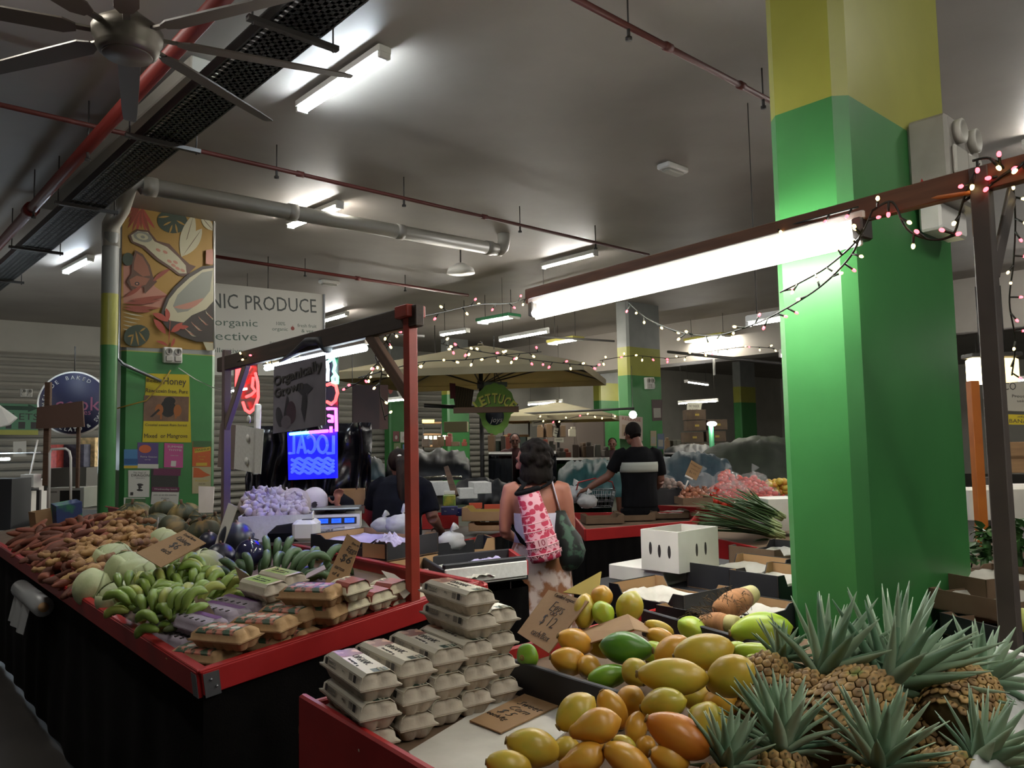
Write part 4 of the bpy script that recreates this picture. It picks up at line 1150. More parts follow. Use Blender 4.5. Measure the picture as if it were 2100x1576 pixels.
# cabbages
m_cab = mat('cabbage_leaf', '9fa878', 0.6, c2='bcc296', c3='8d9a66', scale=3.2, detail=6, kind='noise', lo=0.35, hi=0.62, bump=0.35, bscale=16)
m_cabv = mat('cabbage_vein', 'c4c6a0', 0.6)
def cabbage(px, py, rpx, h, label, seed, pale=0):
    p = lst(px, py, h); d = (p - EYE).length; r = rpx / FOC * d; q = random.Random(seed)
    M = Mx.Translation(p) @ R(q.uniform(0, 6.28)) @ R(q.uniform(-.7, .7), 'X')
    t = thing('cabbage', label, 'cabbage', M, 'cabbages on the left stall')
    o = q.uniform(0, 50)
    MB().ball((0, 0, 0), (r, r, r * .94), 28, 18, fn=lambda d_: 1 + 0.035 * nz(d_, 3, o) + 0.02 * abs(sin(d_.z * 9 + 3 * nz(d_, 2, o)))).build('cabbage_head', m_cab, t)
    b = MB()
    for k in range(4):              # wrapper leaves: open shells
        a0 = k * 1.57 + q.uniform(-.3, .3); tl = q.uniform(.2, .5)
        def fn(u, v, a0=a0, tl=tl, k=k):
            a = a0 + (u - .5) * 2.0; e = -1.2 + v * (1.9 + .3 * sin(u * PI))
            rr = r * (1.02 + .02 * k + 0.06 * (v ** 3) + .025 * nz((u * 4, v * 4, o + k)))
            return (rr * cos(e) * cos(a), rr * cos(e) * sin(a), rr * .94 * sin(e))
        b.grid(fn, 12, 10)
    b.build('wrapper_leaves', m_cab, t, thick=0.0015)
    b = MB()
    for k in range(5):
        a = k * 1.26 + q.uniform(-.2, .2)
        pts = [(r * 1.05 * cos(e) * cos(a + .15 * sin(e * 3)), r * 1.05 * cos(e) * sin(a + .15 * sin(e * 3)), r * .99 * sin(e)) for e in [-1.2 + 2.2 * i / 8 for i in range(9)]]
        b.tube(pts, [.004 - .0003 * i for i in range(9)], 5)
    b.build('leaf_ribs', m_cabv, t)
for i, (x, y, r, h, lab) in enumerate([(232, 1150, 32, .12, 'cabbage at the top of the pile against the ginger'), (264, 1174, 38, .12, 'largest cabbage with a green scrap on top, in the middle of the pile'),
     (196, 1208, 34, .075, 'cabbage leftmost at the red rail'), (238, 1230, 31, .07, 'cabbage at the front between rail and bananas'), (304, 1190, 34, .1, 'paler crinkled cabbage behind the bananas'),
     (336, 1114, 27, .08, 'cabbage behind the cardboard price sign'), (426, 1165, 34, .1, 'white cabbage on the right beside the dark melons'), (280, 1215, 30, .05, 'cabbage half buried under the bananas'), (350, 1190, 28, .05, 'cabbage glimpsed between the banana hands')]):
    cabbage(x, y, r, h, lab, i + 20)

# bananas: every hand is a thing, its fingers are parts
m_ban = mat('green_banana_skin', '6f8a3a', 0.4, c2='8a9f4a', scale=6, stretch=(1, 1, 1), bump=0.02)
m_ban2 = mat('yellowing_banana_skin', '94a04c', 0.4, c2='a9ab58', scale=6)
m_banc = mat('dark_banana_crown', '4d5a2e', 0.6)
m_pla = mat('dark_green_plantain_skin', '3f5738', 0.45, c2='4d6642', scale=6)
def finger(L, r, curve):
    pts, rr = [], []
    for k in range(10):
        t = k / 9; a = curve * (t - .3)
        pts.append((L * (t - .12 * t * t), 0, L * (.34 * curve * sin(PI * (t * .9 + .05)) + .06 * t)))
        rr.append(max(.003, r * (0.4 if k == 0 else (.72 if k == 1 else (1 if k < 8 else (.7 if k == 8 else .22))))))
    return MB().tube(pts, rr, 7)
def banana_hand(px, py, h, n, L, r, rot, pitch, label, m, seed, spread=1.3, name='banana_hand'):
    q = random.Random(seed); p = lst(px, py, h)
    M = Mx.Translation(p) @ LM.to_3x3().to_4x4() @ R(rad(rot)) @ R(pitch, 'Y')
    t = thing(name, label, 'bananas', M, 'green banana hands on the left stall')
    MB().ball((-0.004, 0, 0), (.016, .035, .014), 10, 6).build('hand_crown', m_banc, t)
    rows = 2 if n > 5 else 1
    for k in range(n):
        row = k % rows; j = k // rows; cnt = (n + rows - 1 - row) // rows
        a = (j / max(1, cnt - 1) - .5) * spread
        f = finger(L * q.uniform(.88, 1.08), r, .75 + .3 * row)
        f.build('banana_finger', m2 if (q.random() < .18 and m is m_ban) else m, t, T(0, a * .075, row * .026) @ R(a * .62) @ R(.42 - .5 * row + q.uniform(-.12, .12), 'Y'))
m2 = m_ban2
HB = [(272, 1218, .1, 8, 60), (300, 1222, .1, 7, -60), (345, 1215, .12, 8, 80), (285, 1250, .09, 8, 120), (322, 1250, .09, 8, 10), (370, 1240, .1, 8, 150), (325, 1268, .09, 8, 60), (360, 1268, .1, 8, 30),
      (395, 1255, .08, 7, 20), (385, 1195, .13, 7, 110), (355, 1185, .12, 6, 60), (415, 1190, .13, 6, 150), (432, 1232, .08, 7, 30), (465, 1225, .07, 7, 340), (445, 1200, .1, 6, 190), (352, 1288, .07, 6, 100), (400, 1220, .1, 7, 70)]
names = ['beside the front cabbage', 'under the pale cabbage', 'below the crinkled cabbage', 'nearest the rail on the left', 'at the heart of the heap', 'behind the leaning card', 'at the front rail', 'beside the purple cartons',
         'behind the dark leaning card', 'high by the white cabbage', 'at the top of the heap', 'under the small brown card', 'left of the green topped cartons', 'touching the green topped cartons', 'below the white cabbage', 'lowest at the front rail', 'right of the heap centre']
for i, (x, y, h, n, rot) in enumerate(HB):
    banana_hand(x, y, h + .02, n, .12, .0185, rot, q.uniform(-.25, .1), f'hand of small green bananas {names[i]}', m_ban, i + 50)
for i, (x, y, h, n, rot, L, lab) in enumerate([(552, 1166, .04, 10, 70, .165, 'large dark green banana hand fanned upright in the middle of the stall'), (508, 1188, .04, 6, 95, .14, 'smaller green banana hand left of the fanned one'), (590, 1192, .05, 8, 20, .19, 'dark green banana hand lying behind the egg cartons'), (640, 1185, .04, 7, 45, .19, 'dark green banana hand at the right behind the eggs price sign')]):
    banana_hand(x, y, h, n, L, .02, rot, -.95 if i < 2 else -.1, lab, m_pla, i + 90, 1.7)

# pumpkins and melons
m_pump = mat('striped_pumpkin_skin', '3d4230', 0.6, c2='7d6a3c', scale=9, kind='noise', stretch=(1, 1, .5), lo=.5, hi=.64, bump=.05)
m_mel = mat('dark_melon_skin', '1e2028', 0.35, c2='2c2f3a', scale=12)
m_melg = mat('glossy_purple_melon_skin', '1a1a2c', 0.12, c2='2b2b48', scale=5, stretch=(1, 1, .1))
m_stk = mat('pink_sticker', 'c9a294', 0.5)
def pumpkin(px, py, rpx, h, label, tilt, seed):
    p = lst(px, py, h); r = rpx / FOC * (p - EYE).length
    t = thing('pumpkin', label, 'pumpkin', Mx.Translation(p) @ R(seed * 1.7) @ R(tilt, 'X'), 'striped pumpkins at the back of the left stall')
    MB().ball((0, 0, 0), (r, r, r * .72), 40, 14, fn=lambda d: 1 - .07 * (1 - abs(sin(math.atan2(d.y, d.x) * 5))) ** 2 - .15 * max(0, abs(d.z) - .75)).build('pumpkin_skin', m_pump, t)
    b = MB()
    for k in range(10):
        a = k * PI / 5 + .31
        b.tube([(r * .965 * cos(e) * cos(a), r * .965 * cos(e) * sin(a), r * .72 * .985 * sin(e)) for e in [-1.2 + 2.4 * i / 9 for i in range(10)]], .0035, 4)
    b.build('pale_stripes', mat('pumpkin_stripe', '8d7a48', .7), t)
    MB().tube([(0, 0, r * .6), (0.004, 0, r * .75), (0.012, 0, r * .95)], [.014, .01, .013], 7).build('stem', m_cardd, t)
for i, (x, y, r, h, lab, tl) in enumerate([(274, 1058, 33, .1, 'pumpkin at the far left behind the ginger', .3), (312, 1082, 34, .08, 'pumpkin behind the white plastic tag', -.4), (338, 1052, 28, .13, 'glossy pumpkin at the top of the row', .6), (377, 1056, 30, .12, 'pumpkin right of the top one, below the posters', .2),
     (414, 1066, 24, .1, 'small pumpkin beside the green bottle cap', 1.2), (360, 1092, 36, .07, 'pumpkin behind the cabbage price sign, left', .9), (418, 1096, 35, .07, 'pumpkin behind the cabbage price sign, right', .5), (444, 1076, 25, .09, 'pumpkin at the right end of the row beside the post', .2)]):
    pumpkin(x, y, r, h, lab, tl, i)
def melon(px, py, rpx, h, label, m, sticker=False, sq=1, name='melon'):
    p = lst(px, py, h); r = rpx / FOC * (p - EYE).length
    t = thing(name, label, 'melon', Mx.Translation(p) @ R(.4), 'dark melons in the middle of the left stall')
    MB().ball((0, 0, 0), (r, r, r * sq), 28, 18).build('melon_skin', m, t)
    MB().cyl((0, 0, r * sq * .97), (0, 0, r * sq + .012), .007, .004, 7).build('stalk', m_cardd, t)
    if sticker:
        b = MB(); b.lathe([(r * .42, r * sq * .9), (r * .2, r * sq * .99), (0, r * sq * 1.008)], 14, cap=False); b.build('sticker', m_stk, t, R(-.35, 'X'))
melon(484, 1106, 32, .17, 'dull dark round melon at the foot of the left post', m_mel)
melon(512, 1136, 27, .14, 'glossy purple-black melon with a pale sticker on top', m_melg, True)
melon(452, 1146, 29, .12, 'dark melon half hidden behind the white cabbage', m_mel)
melon(428, 1112, 19, .1, 'dark melon right behind the cabbage price sign', m_mel)
melon(462, 1185, 22, .05, 'dark melon low between the white cabbage and the bananas', m_mel)

# egg cartons on the left stall
def left_carton(kind, px, py, lev, azm, label, roll=0.0):
    h = 0.034 + lev * 0.066
    p = lst(px, py, h)
    M = Mx.Translation(p) @ LM.to_3x3().to_4x4() @ R(rad(azm - 39.5)) @ T(0, 0, -0.034)
    src = protos.get('c' + kind)
    if not src:
        t = small_carton(kind); t.matrix_world = M; tag(t, label, 'egg carton', 'egg cartons on the left stall'); protos['c' + kind] = t
    else: dup(src, M, label)
for a_ in [('brown', 418, 1346, 0, 150, 'tan egg carton lying lowest at the stall corner'), ('brown', 462, 1306, 1, 150, 'tan egg carton with salmon label on top at the stall corner'),
    ('brown', 533, 1322, 0, 152, 'flat tan carton against the rail under the second row'), ('brown', 541, 1284, 1, 152, 'tan egg carton, second from the corner along the rail'),
    ('brown', 592, 1306, 0, 148, 'tan carton at the bottom of the third row along the rail'), ('brown', 595, 1262, 1, 148, 'tan egg carton, third from the corner along the rail'),
    ('brown', 648, 1286, 0, 150, 'bottom tan carton of the three high stack'), ('brown', 648, 1256, 1, 150, 'middle tan carton of the three high stack'), ('brown', 641, 1220, 2, 152, 'top tan carton of the stack beside the eggs price sign'),
    ('purple', 366, 1316, 0, 136, 'mauve carton with purple stripe lowest in front of the bananas'), ('purple', 408, 1282, 1, 136, 'mauve carton with purple stripe leaning behind the corner cartons'),
    ('purple', 455, 1262, 1, 138, 'mauve carton behind the second tan row'), ('purple', 490, 1248, 1, 138, 'mauve carton under the upright dark card'), ('purple', 400, 1320, 0, 136, 'mauve carton at the bottom between bananas and corner cartons'),
    ('purple', 470, 1288, 0, 138, 'mauve carton at the bottom behind the second tan row'),
    ('green', 545, 1240, 1, 128, 'carton below the lime topped one, its side just visible'), ('green', 540, 1208, 2, 132, 'lime topped egg carton in front, beside the upright card'), ('green', 578, 1190, 2, 132, 'lime topped egg carton behind, next to the bananas'),
    ('white', 737, 1256, 0, 130, 'cream carton at the bottom of the first cream stack'), ('white', 716, 1240, 1, 130, 'middle cream carton right of the brown stack'), ('white', 716, 1208, 2, 130, 'top cream carton with red label behind the eggs price sign'),
    ('white', 768, 1258, 0, 130, 'bottom cream carton of the second cream stack'), ('white', 765, 1226, 1, 130, 'upper cream carton of the second cream stack'),
    ('white', 805, 1242, 0, 132, 'bottom cream carton near the red post'), ('white', 796, 1209, 1, 136, 'upper cream carton with red side near the red post'), ('white', 836, 1228, 0, 132, 'cream carton tucked against the red post')]:
    left_carton(*a_)

# cardboard price signs on the left stall
def lcard(pts, lines, label, m=m_card): return card_sign([lst(x, y, h) for x, y, h in pts], lines, label, m)
card_sign([at(378, 1088, 3.52), at(422, 1113, 3.44), at(330, 1165, 3.3), at(279, 1133, 3.38)], [('Local farm', .0, .088, .02, dict(shear=.2, width=.08)), ('Cabbage', 0, .056, .032, dict(shear=.2, width=.09)), ('$6', .0, 0.014, .05, {}), ('each', .0, -.028, .036, dict(shear=.2, width=.055))], 'large brown cardboard sign reading Cabbage $6 over the cabbages', m_card)
card_sign([at(712, 1096, 3.12), at(739, 1112, 3.09), at(704, 1216, 2.98), at(664, 1199, 3.0)], [('Free range', 0.004, .082, .014, dict(width=.045)), ('Eggs', 0, .056, .03, dict(width=.045)), ('$6', 0, .016, .045, dict(width=.045)), ('carton', 0, -.026, .022, dict(width=.042)), ('of 6', 0, -.052, .02, {})], 'upright brown cardboard sign reading Eggs $6 among the egg cartons', m_card)
lcard([(490, 1165, .2), (512, 1185, .2), (527, 1254, .09), (506, 1262, .09)], [('$5', 0, .0, .035, dict(thin=1))], 'narrow dark card standing before the lime topped cartons', m_cardd)
lcard([(391, 1213, .17), (424, 1234, .15), (448, 1272, .12), (412, 1264, .12)], [], 'dark pointed card leaning over the mauve cartons', m_cardd)
lcard([(423, 1170, .17), (447, 1172, .17), (475, 1199, .13), (449, 1201, .13)], [], 'small reddish brown card lying on the bananas', mat('reddish_card', '8f6450', .8))
lcard([(630, 1175, .1), (665, 1160, .12), (668, 1166, .12), (620, 1192, .08)], [], 'thin pale card lying on the dark banana hand', mat('pale_card', '9a8a8c', .8))
lcard([(782, 1174, .15), (808, 1174, .15), (850, 1212, .09), (828, 1224, .09)], [], 'grey card tilted behind the red post', mat('grey_card', '8d8378', .8))
lcard([(846, 1204, .06), (890, 1205, .06), (905, 1216, .05), (850, 1222, .05)], [('local eggs', 0, .0, .02, {})], 'white printed sheet at the right end of the left stall', m_paper)
p = [lst(470, 1032, .36), lst(485, 1040, .36), lst(452, 1142, .1), lst(434, 1132, .1)]
card_sign(p, [], 'tall white card leaning against the left stall post', m_wbox)
lcard([(408, 998, .36), (438, 998, .36), (437, 1052, .2), (406, 1052, .2)], [], 'white hanging tag card in front of the mural pillar', m_wbox)
# white plastic tag and a green capped bottle among the pumpkins
p0, p1 = lst(320, 1100, .08), lst(325, 1062, .22)
o = MB().tube([p0, p1], [.006, .004], 5, flat=.4).build('plastic_tag', m_white); tag(o, 'thin white plastic tag sticking up between pumpkins', 'tag')
p0 = lst(430, 1062, .1)
t = thing('bottle', 'clear bottle with bright green cap behind the pumpkins', 'bottle', T(p0.x, p0.y, p0.z))
MB().lathe([(.03, -.08), (.032, -.02), (.03, .03), (.013, .06), (.013, .07)], 14).build('bottle_body', mat('clear_plastic', 'a9b5a9', .15, alpha=.5), t)
MB().cyl((0, 0, .065), (0, 0, .09), .016, n=12).build('bottle_cap', mat('green_cap', '3fb53a', .4), t)
# cartons at the far end
carton_box('cardboard_box', 'open brown cardboard box at the far left behind the sweet potatoes', 'cardboard box', lstM(lst(95, 1085, 0), rad(95)), .22, .2, .17, m_card, open_top=True)
t = carton_box('printed_box', 'blue, white and green printed carton tilted beside the brown box', 'box', lstM(lst(138, 1075, .02), rad(100)) @ R(rad(-12), 'Y'), .12, .22, .2, mat('blue_green_print', '27365f', .6, c2='2f6a4a', scale=3, lo=.48, hi=.52))
b = MB()
for k in range(3): b.box((0.0, -.111, .05 + k * .05), (.1, .002, .012))
b.box((.02, -.111, .1), (.012, .002, .18)); b.build('white_bars', m_white, t)
# plastic bag roll hanging under the left rail
p0, p1 = lsw(-.06, 3.35, -.16), lsw(-.06, 2.55, -.16)
t = thing('plastic_bag_roll', 'roll of clear plastic bags hung under the left red rail', 'bag roll', T(*p0)); d = p1 - p0
MB().tube([(0, 0, 0), d], .055, 20).build('rolled_film', mat('milky_film', '9a9c9c', .3, alpha=.9), t)
MB().tube([d * .9, d * 1.03], .026, 14).build('cardboard_core', m_kraft, t)
b = MB(); b.grid(lambda u, v: tuple(d * (.1 + .8 * u) + V((-.05 - .02 * v + .012 * sin(u * 17), -.03 * v, -.02 - .16 * v))), 20, 6); b.build('loose_film', MATS['milky_film'], t)
# ================================================================ people
m_skin = mat('tanned_skin', '9a6250', 0.55, c2='a36b58', scale=6, sub=0.1)
m_skind = mat('brown_skin', '6b4536', 0.55, c2='75493a', scale=6, sub=0.1)
m_hair = mat('dark_brown_hair', '0c0806', 0.8, c2='140d0a', spec=.15, scale=40, stretch=(1, 1, .25), bump=0.5, bscale=70)
m_hairb = mat('long_brown_hair', '130c09', 0.75, c2='2a1c14', spec=.2, scale=30, stretch=(1, 1, .1), bump=0.4, bscale=60)
m_blackc = mat('black_cotton', '09090b', 0.95, c2='0f0f12', spec=.15, scale=10, bump=0.2, bscale=9)
m_navyc = mat('navy_cotton', '0c0d14', 0.95, c2='11121c', spec=.15, scale=10, bump=0.2, bscale=9)
m_whitec = mat('white_lilac_cotton', 'c9c2cf', 0.85, c2='b9b2c2', scale=10, bump=0.15, bscale=12)
m_floral = mat('white_floral_skirt', 'cbb7ad', 0.85, c2='c7b3ab', c3='8a5a3a', scale=13, detail=5, lo=.36, hi=.47, bump=0.15, bscale=6)
m_pink = mat('pink_tribal_print', 'b02a48', 0.6, c2='d9a0ac', scale=30, kind='voronoi', lo=.5, hi=.56)
m_pinkl = mat('pale_pink_band', 'd9a9b0', 0.6)
m_leafbag = mat('dark_leaf_print', '0f1512', 0.6, c2='34503f', scale=14, lo=.55, hi=.6)
m_eye = mat('dark_eye', '0c0a09', 0.2)
m_lip = mat('lip_skin', '7d4038', 0.5)
def blob(name, mb, m, parent, vox=0.012, smooth=4, M=None):
    """fuse overlapping volumes into one continuous surface"""
    o = mb.build(name, m)
    md = o.modifiers.new('fuse', 'REMESH'); md.mode = 'VOXEL'; md.voxel_size = vox; md.use_smooth_shade = True
    sm = o.modifiers.new('relax', 'SMOOTH'); sm.factor = .5; sm.iterations = smooth
    bpy.context.view_layer.update()
    me = bpy.data.meshes.new_from_object(o.evaluated_get(bpy.context.evaluated_depsgraph_get()))
    old = o.data; o.modifiers.clear(); o.data = me; bpy.data.meshes.remove(old); me.name = name
    me.polygons.foreach_set('use_smooth', [True] * len(me.polygons))
    o.parent = parent
    if M is not None: o.matrix_basis = M
    return o
def hand(mb, p, d, up, s=1.0, curl=.5, side=1):
    """palm, four unequal fingers and a thumb leaving the side of the palm"""
    d = V(d).normalized(); up = V(up); sd = d.cross(up).normalized() * side; up = sd.cross(d).normalized() * side
    p = V(p)
    mb.tube([p, p + d * .03 * s, p + d * .06 * s, p + d * .085 * s], [.02 * s, .034 * s, .038 * s, .034 * s], 10, flat=.55)
    for k, (l, o) in enumerate(((.062, .028), (.072, .01), (.068, -.009), (.052, -.027))):
        q0 = p + d * .075 * s + sd * o * s
        d1 = (d - up * curl * .5).normalized(); d2 = (d - up * curl * 1.3).normalized()
        mb.tube([q0, q0 + d * .012 * s, q0 + d * .012 * s + d1 * l * .5 * s, q0 + d * .012 * s + d1 * l * .5 * s + d2 * l * .45 * s], [.0095 * s, .0095 * s, .0088 * s, .006 * s], 7)
    t0 = p + d * .025 * s + sd * .03 * s
    mb.tube([t0, t0 + (d * .6 + sd * .8) * .03 * s, t0 + (d * .9 + sd * .75) * .052 * s - up * .008], [.012 * s, .0105 * s, .007 * s], 7)
def head(parent, c, yaw, pitch, roll, skin, s=1.0):
    """head with face; looks along +y before turning. Returns matrix of the head"""
    M = T(*c) @ R(yaw) @ R(pitch, 'X') @ R(roll, 'Y') @ SC(s)
    mb = MB()
    mb.ball((0, 0, .02), (.074, .093, .095), 18, 12)
    mb.ball((0, .03, -.055), (.055, .058, .055), 14, 10)          # jaw
    mb.tube([(0, .088, .02), (0, .108, -.012), (0, .105, -.022), (0, .085, -.03)], [.009, .013, .015, .008], 8)   # nose
    for q in (-1, 1):
        mb.ball((q * .076, -.005, -.005), (.012, .02, .032), 10, 8)  # ears
        mb.tube([(q * .012, .09, .034), (q * .034, .086, .037), (q * .05, .07, .032)], [.008, .009, .006], 6)       # brow
        mb.ball((q * .035, .06, -.02), (.022, .022, .02), 8, 6)
    mb.tube([(0, -.02, -.05), (0, -.03, -.16)], [.052, .056], 14)
    o = blob('head', mb, skin, parent, .006, 3, M)
    b = MB()
    for q in (-1, 1): b.ball((q * .031, .086, .018), (.013, .008, .008), 10, 6)
    b.build('eyes', m_eye, o)
    MB().tube([(-.024, .084, -.058), (0, .092, -.056), (.024, .084, -.058)], [.003, .006, .003], 6).build('mouth', m_lip, o)
    return M, o
def torso(mb, rings):               # rings: (x, y, z, half width, half depth)
    n = 20
    mb.loft([[(x + w * cos(2 * PI * j / n), y + d * sin(2 * PI * j / n), z) for j in range(n)] for x, y, z, w, d in rings], 0, True)
def cloth_ring(rings, seed, amp=.006, n=40, mb=None):
    mb = mb or MB(); out = []
    for x, y, z, w, d in rings:
        out.append([(x + (w + amp * nz((cos(a) * 3, sin(a) * 3, z * 6), 1, seed)) * cos(a), y + (d + amp * nz((cos(a) * 3, sin(a) * 3, z * 6), 1, seed)) * sin(a), z) for a in [2 * PI * j / n for j in range(n)]])
    mb.loft(out, 0, True, cap=False); return mb

# ---- woman with the pink bag, seen from behind
wp = at(1098, 912, 4.7)
w = thing('person', 'woman with curly dark hair and pink tribal print back bag, standing in the aisle', 'person', T(wp.x, wp.y, 0))
mb = MB()
torso(mb, [(0, .02, .86, .15, .10), (0, .01, .97, .158, .11), (0, 0, 1.06, .125, .088), (0, 0, 1.17, .132, .09), (0, 0, 1.27, .15, .092), (0, 0, 1.335, .135, .075), (0, .005, 1.375, .06, .05)])
mb.tube([(0, .01, 1.36), (-.005, .015, 1.46)], [.055, .05], 14)
for s in (-1, 1):
    e = (s * .192, .015, 1.075); wr = (s * .13, .23, 1.03 + .02 * s)
    mb.tube([(s * .11, 0, 1.335), (s * .155, 0, 1.325), (s * .172, 0, 1.25), (s * .186, .008, 1.15), e], [.045, .05, .046, .04, .036], 12)
    mb.tube([e, (s * .17, .1, 1.05), wr], [.037, .034, .025], 12)
    hand(mb, wr, (-.2 * s, 1, -.1), (0, 0, 1), .95, .6, -s)
    mb.tube([(s * .085, .01, .9), (s * .09, .01, .5), (s * .085, .0, .46), (s * .08, -.02, .3), (s * .075, 0, .07)], [.088, .06, .053, .052, .034], 12)
    mb.tube([(s * .075, -.04, .04), (s * .08, .06, .035), (s * .085, .15, .022)], [.034, .036, .022], 10)
blob('body', mb, m_skin, w, .012, 3)
hm, ho = head(w, (-.025, .02, 1.485), rad(62), rad(-8), 0, m_skin, .92)
b = MB()
q = random.Random(2)
for k in range(110):
    a, e = q.uniform(0, 6.28), q.uniform(-.75, 1.5)
    d = V((cos(e) * cos(a), cos(e) * sin(a), sin(e)))
    if d.dot(V((-.88, .45, -.25))) > .45: continue
    c = V((-.005, .0, 1.5)) + V((d.x * .095, d.y * .1, d.z * .1))
    b.ball(tuple(c), (q.uniform(.018, .032), q.uniform(.018, .032), q.uniform(.02, .034)), 7, 5)
b.ball((-.002, -.01, 1.5), (.088, .09, .098), 14, 10)
for k in range(14): a = -2.8 + k * .2; b.tube([(.075 * cos(a), .075 * sin(a), 1.46), (.085 * cos(a), .085 * sin(a) - .005, 1.405), (.088 * cos(a) + q.uniform(-.01, .01), .08 * sin(a) - .01, 1.36 + q.uniform(-.02, .02))], [.024, .02, .008], 6)
blob('curly_hair', b, m_hair, w, .008, 1)
cloth_ring([(0, 0, 1.02, .138, .102), (0, 0, 1.06, .131, .095), (0, 0, 1.13, .134, .097), (0, 0, 1.19, .14, .1)], 3).build('white_top', m_whitec, w, thick=.003)
MB().tube([(-.055, -.05, 1.385), (-.03, -.062, 1.398), (0, -.066, 1.402), (.03, -.062, 1.398), (.055, -.045, 1.388), (.06, .0, 1.39), (.045, .055, 1.38), (0, .07, 1.36), (-.045, .055, 1.38), (-.06, 0, 1.39), (-.055, -.05, 1.385)], .012, 8, flat=.6).build('halter_neckband', m_whitec, w)
mbS = MB(); rings = []
for z, wd, dp in ((1.075, .132, .1), (1.03, .142, .108), (.95, .172, .125), (.85, .183, .14), (.7, .19, .15), (.55, .2, .16), (.4, .215, .17), (.25, .235, .18)):
    rings.append([((wd + .018 * (1.08 - z) * sin(9 * a + 2 * sin(z * 4))) * cos(a) + .01, .01 + (dp + .018 * (1.08 - z) * sin(9 * a + 2 * sin(z * 4))) * sin(a), z) for a in [2 * PI * j / 72 for j in range(72)]])
mbS.loft(rings, 0, True, cap=False); mbS.build('floral_skirt', m_floral, w, thick=.003)
# the pink bag on her back
bg = thing('back_bag', 'pink and white tribal print roll bag numbered 10 hanging on the woman\'s back', 'bag', T(wp.x, wp.y, 0))
ax0, ax1 = V((-.055, -.15, 1.325)), V((.045, -.185, .935))
n = 26; rr = []
dv = (ax1 - ax0); bx = V((1, 0, .24)).normalized(); by = V((0, 1, 0))
for t_, w_, d_ in ((0, .058, .045), (.04, .064, .052), (.2, .07, .058), (.5, .082, .066), (.8, .09, .072), (.93, .092, .072), (.985, .086, .064), (1, .06, .04)):
    c = ax0 + dv * t_
    rr.append([tuple(c + bx * (w_ * (1 + .02 * nz((cos(a) * 2, sin(a) * 2, t_ * 8)))) * cos(a) + by * d_ * sin(a)) for a in [2 * PI * j / n for j in range(n)]])
body_ = MB().loft(rr, 0, True).build('bag_body', m_pink, bg)
b = MB()
for t_ in (.1, .2, .33, .45, .56, .68, .78, .88):
    w_ = .058 + .038 * min(1, t_ * 1.15); c = ax0 + dv * t_; d_ = w_ * .8
    b.tube([tuple(c + bx * (w_ + .001) * cos(a) + by * (d_ + .001) * sin(a)) for a in [-3.3 + 3.46 * j / 18 for j in range(19)]], .0035, 5)
    for k in range(9):              # zigzag of the print between two bands
        a = -2.9 + k * .33; c2 = c + dv * .045
        b.tube([tuple(c + bx * w_ * cos(a) + by * d_ * 1.01 * sin(a)), tuple(c2 + bx * w_ * cos(a + .16) + by * d_ * 1.01 * sin(a + .16)), tuple(c + bx * w_ * cos(a + .33) + by * d_ * 1.01 * sin(a + .33))], .0022, 4)
b.build('white_print_bands', m_pinkl, bg)
Mt = basis(bx, V((0, -1, -.08)), ax0 + dv * .73 + V((-.005, -.077, 0)))
b = MB(); b.prism([(-.035, -.024), (.035, -.024), (.035, .024), (-.035, .024)], .004); pt_ = b.build('number_patch', m_pinkl, bg, Mt)
lettering([('10', 0, 0, .05, {})], mat('crimson_print', '8f1f38', .6), bg, Mt @ T(0, 0, .005), 'bag_number')
MB().tube([tuple(ax0 + bx * .066 * cos(a) + by * .052 * sin(a)) for a in [2 * PI * j / 18 for j in range(19)]], .013, 7).build('black_top_rim', m_blackc, bg)
for s in (-1, 1):
    MB().tube([ax0 + V((s * .05, 0, .0)), V((s * .07, -.085, 1.36)), V((s * .095, -.03, 1.395)), V((s * .1, .06, 1.33)), V((s * .12, .1, 1.2)), V((s * .14, .02, 1.12)), V((s * .1 + .01, -.1, 1.03)), ax1 + V((s * .07, .03, .06))], .018, 8, flat=.3).build('shoulder_strap', m_blackc, bg)
# her second bag
sb = thing('shoulder_bag', 'dark leaf print bag hanging at the woman\'s right hip by a white strap', 'bag', T(wp.x, wp.y, 0))
rr = []
for z, x, wx, dy in ((1.2, .135, .03, .03), (1.12, .15, .05, .05), (1.05, .175, .075, .07), (.97, .19, .085, .08), (.91, .185, .08, .075), (.87, .175, .055, .05), (.855, .17, .02, .02)):
    rr.append([(x + wx * cos(a) * (1 + .06 * sin(5 * a + z * 20)), -.05 + dy * sin(a), z) for a in [2 * PI * j / 24 for j in range(24)]])
MB().loft(rr, 0, True).build('bag_body', m_leafbag, sb)
MB().tube([(.135, -.06, 1.2), (.115, -.085, 1.27), (.095, -.08, 1.35), (.09, -.03, 1.385), (.1, .05, 1.34)], .014, 8, flat=.3).build('white_strap', m_whitec, sb)

# ---- man in the striped shirt
mp = at(1308, 905, 8.3); K = 8.3 / FOC
m = thing('person', 'man in a black shirt with one white band across the back, reaching over a basket', 'person', T(mp.x, mp.y, 0) @ R(rad(12)) @ SC(1.03))
mb = MB()
torso(mb, [(0, 0, .82, .17, .12), (0, 0, .98, .17, .125), (0, 0, 1.1, .165, .12), (0, 0, 1.3, .185, .12), (0, 0, 1.42, .17, .095), (0, 0, 1.48, .07, .06)])
mb.tube([(0, 0, 1.46), (-.02, .02, 1.57)], [.062, .056], 14)
e, wr = (-.3, .06, 1.2), (-.5, .12, 1.08)
mb.tube([(-.13, 0, 1.42), (-.19, .01, 1.4), (-.24, .03, 1.31), e], [.055, .058, .05, .042], 12); mb.tube([e, (-.4, .1, 1.14), wr], [.044, .04, .03], 12)
hand(mb, wr, (-1, .25, -.45), (0, .2, 1), 1.05, .8, 1)
e, wr = (.24, .02, 1.14), (.2, .2, 1.0)
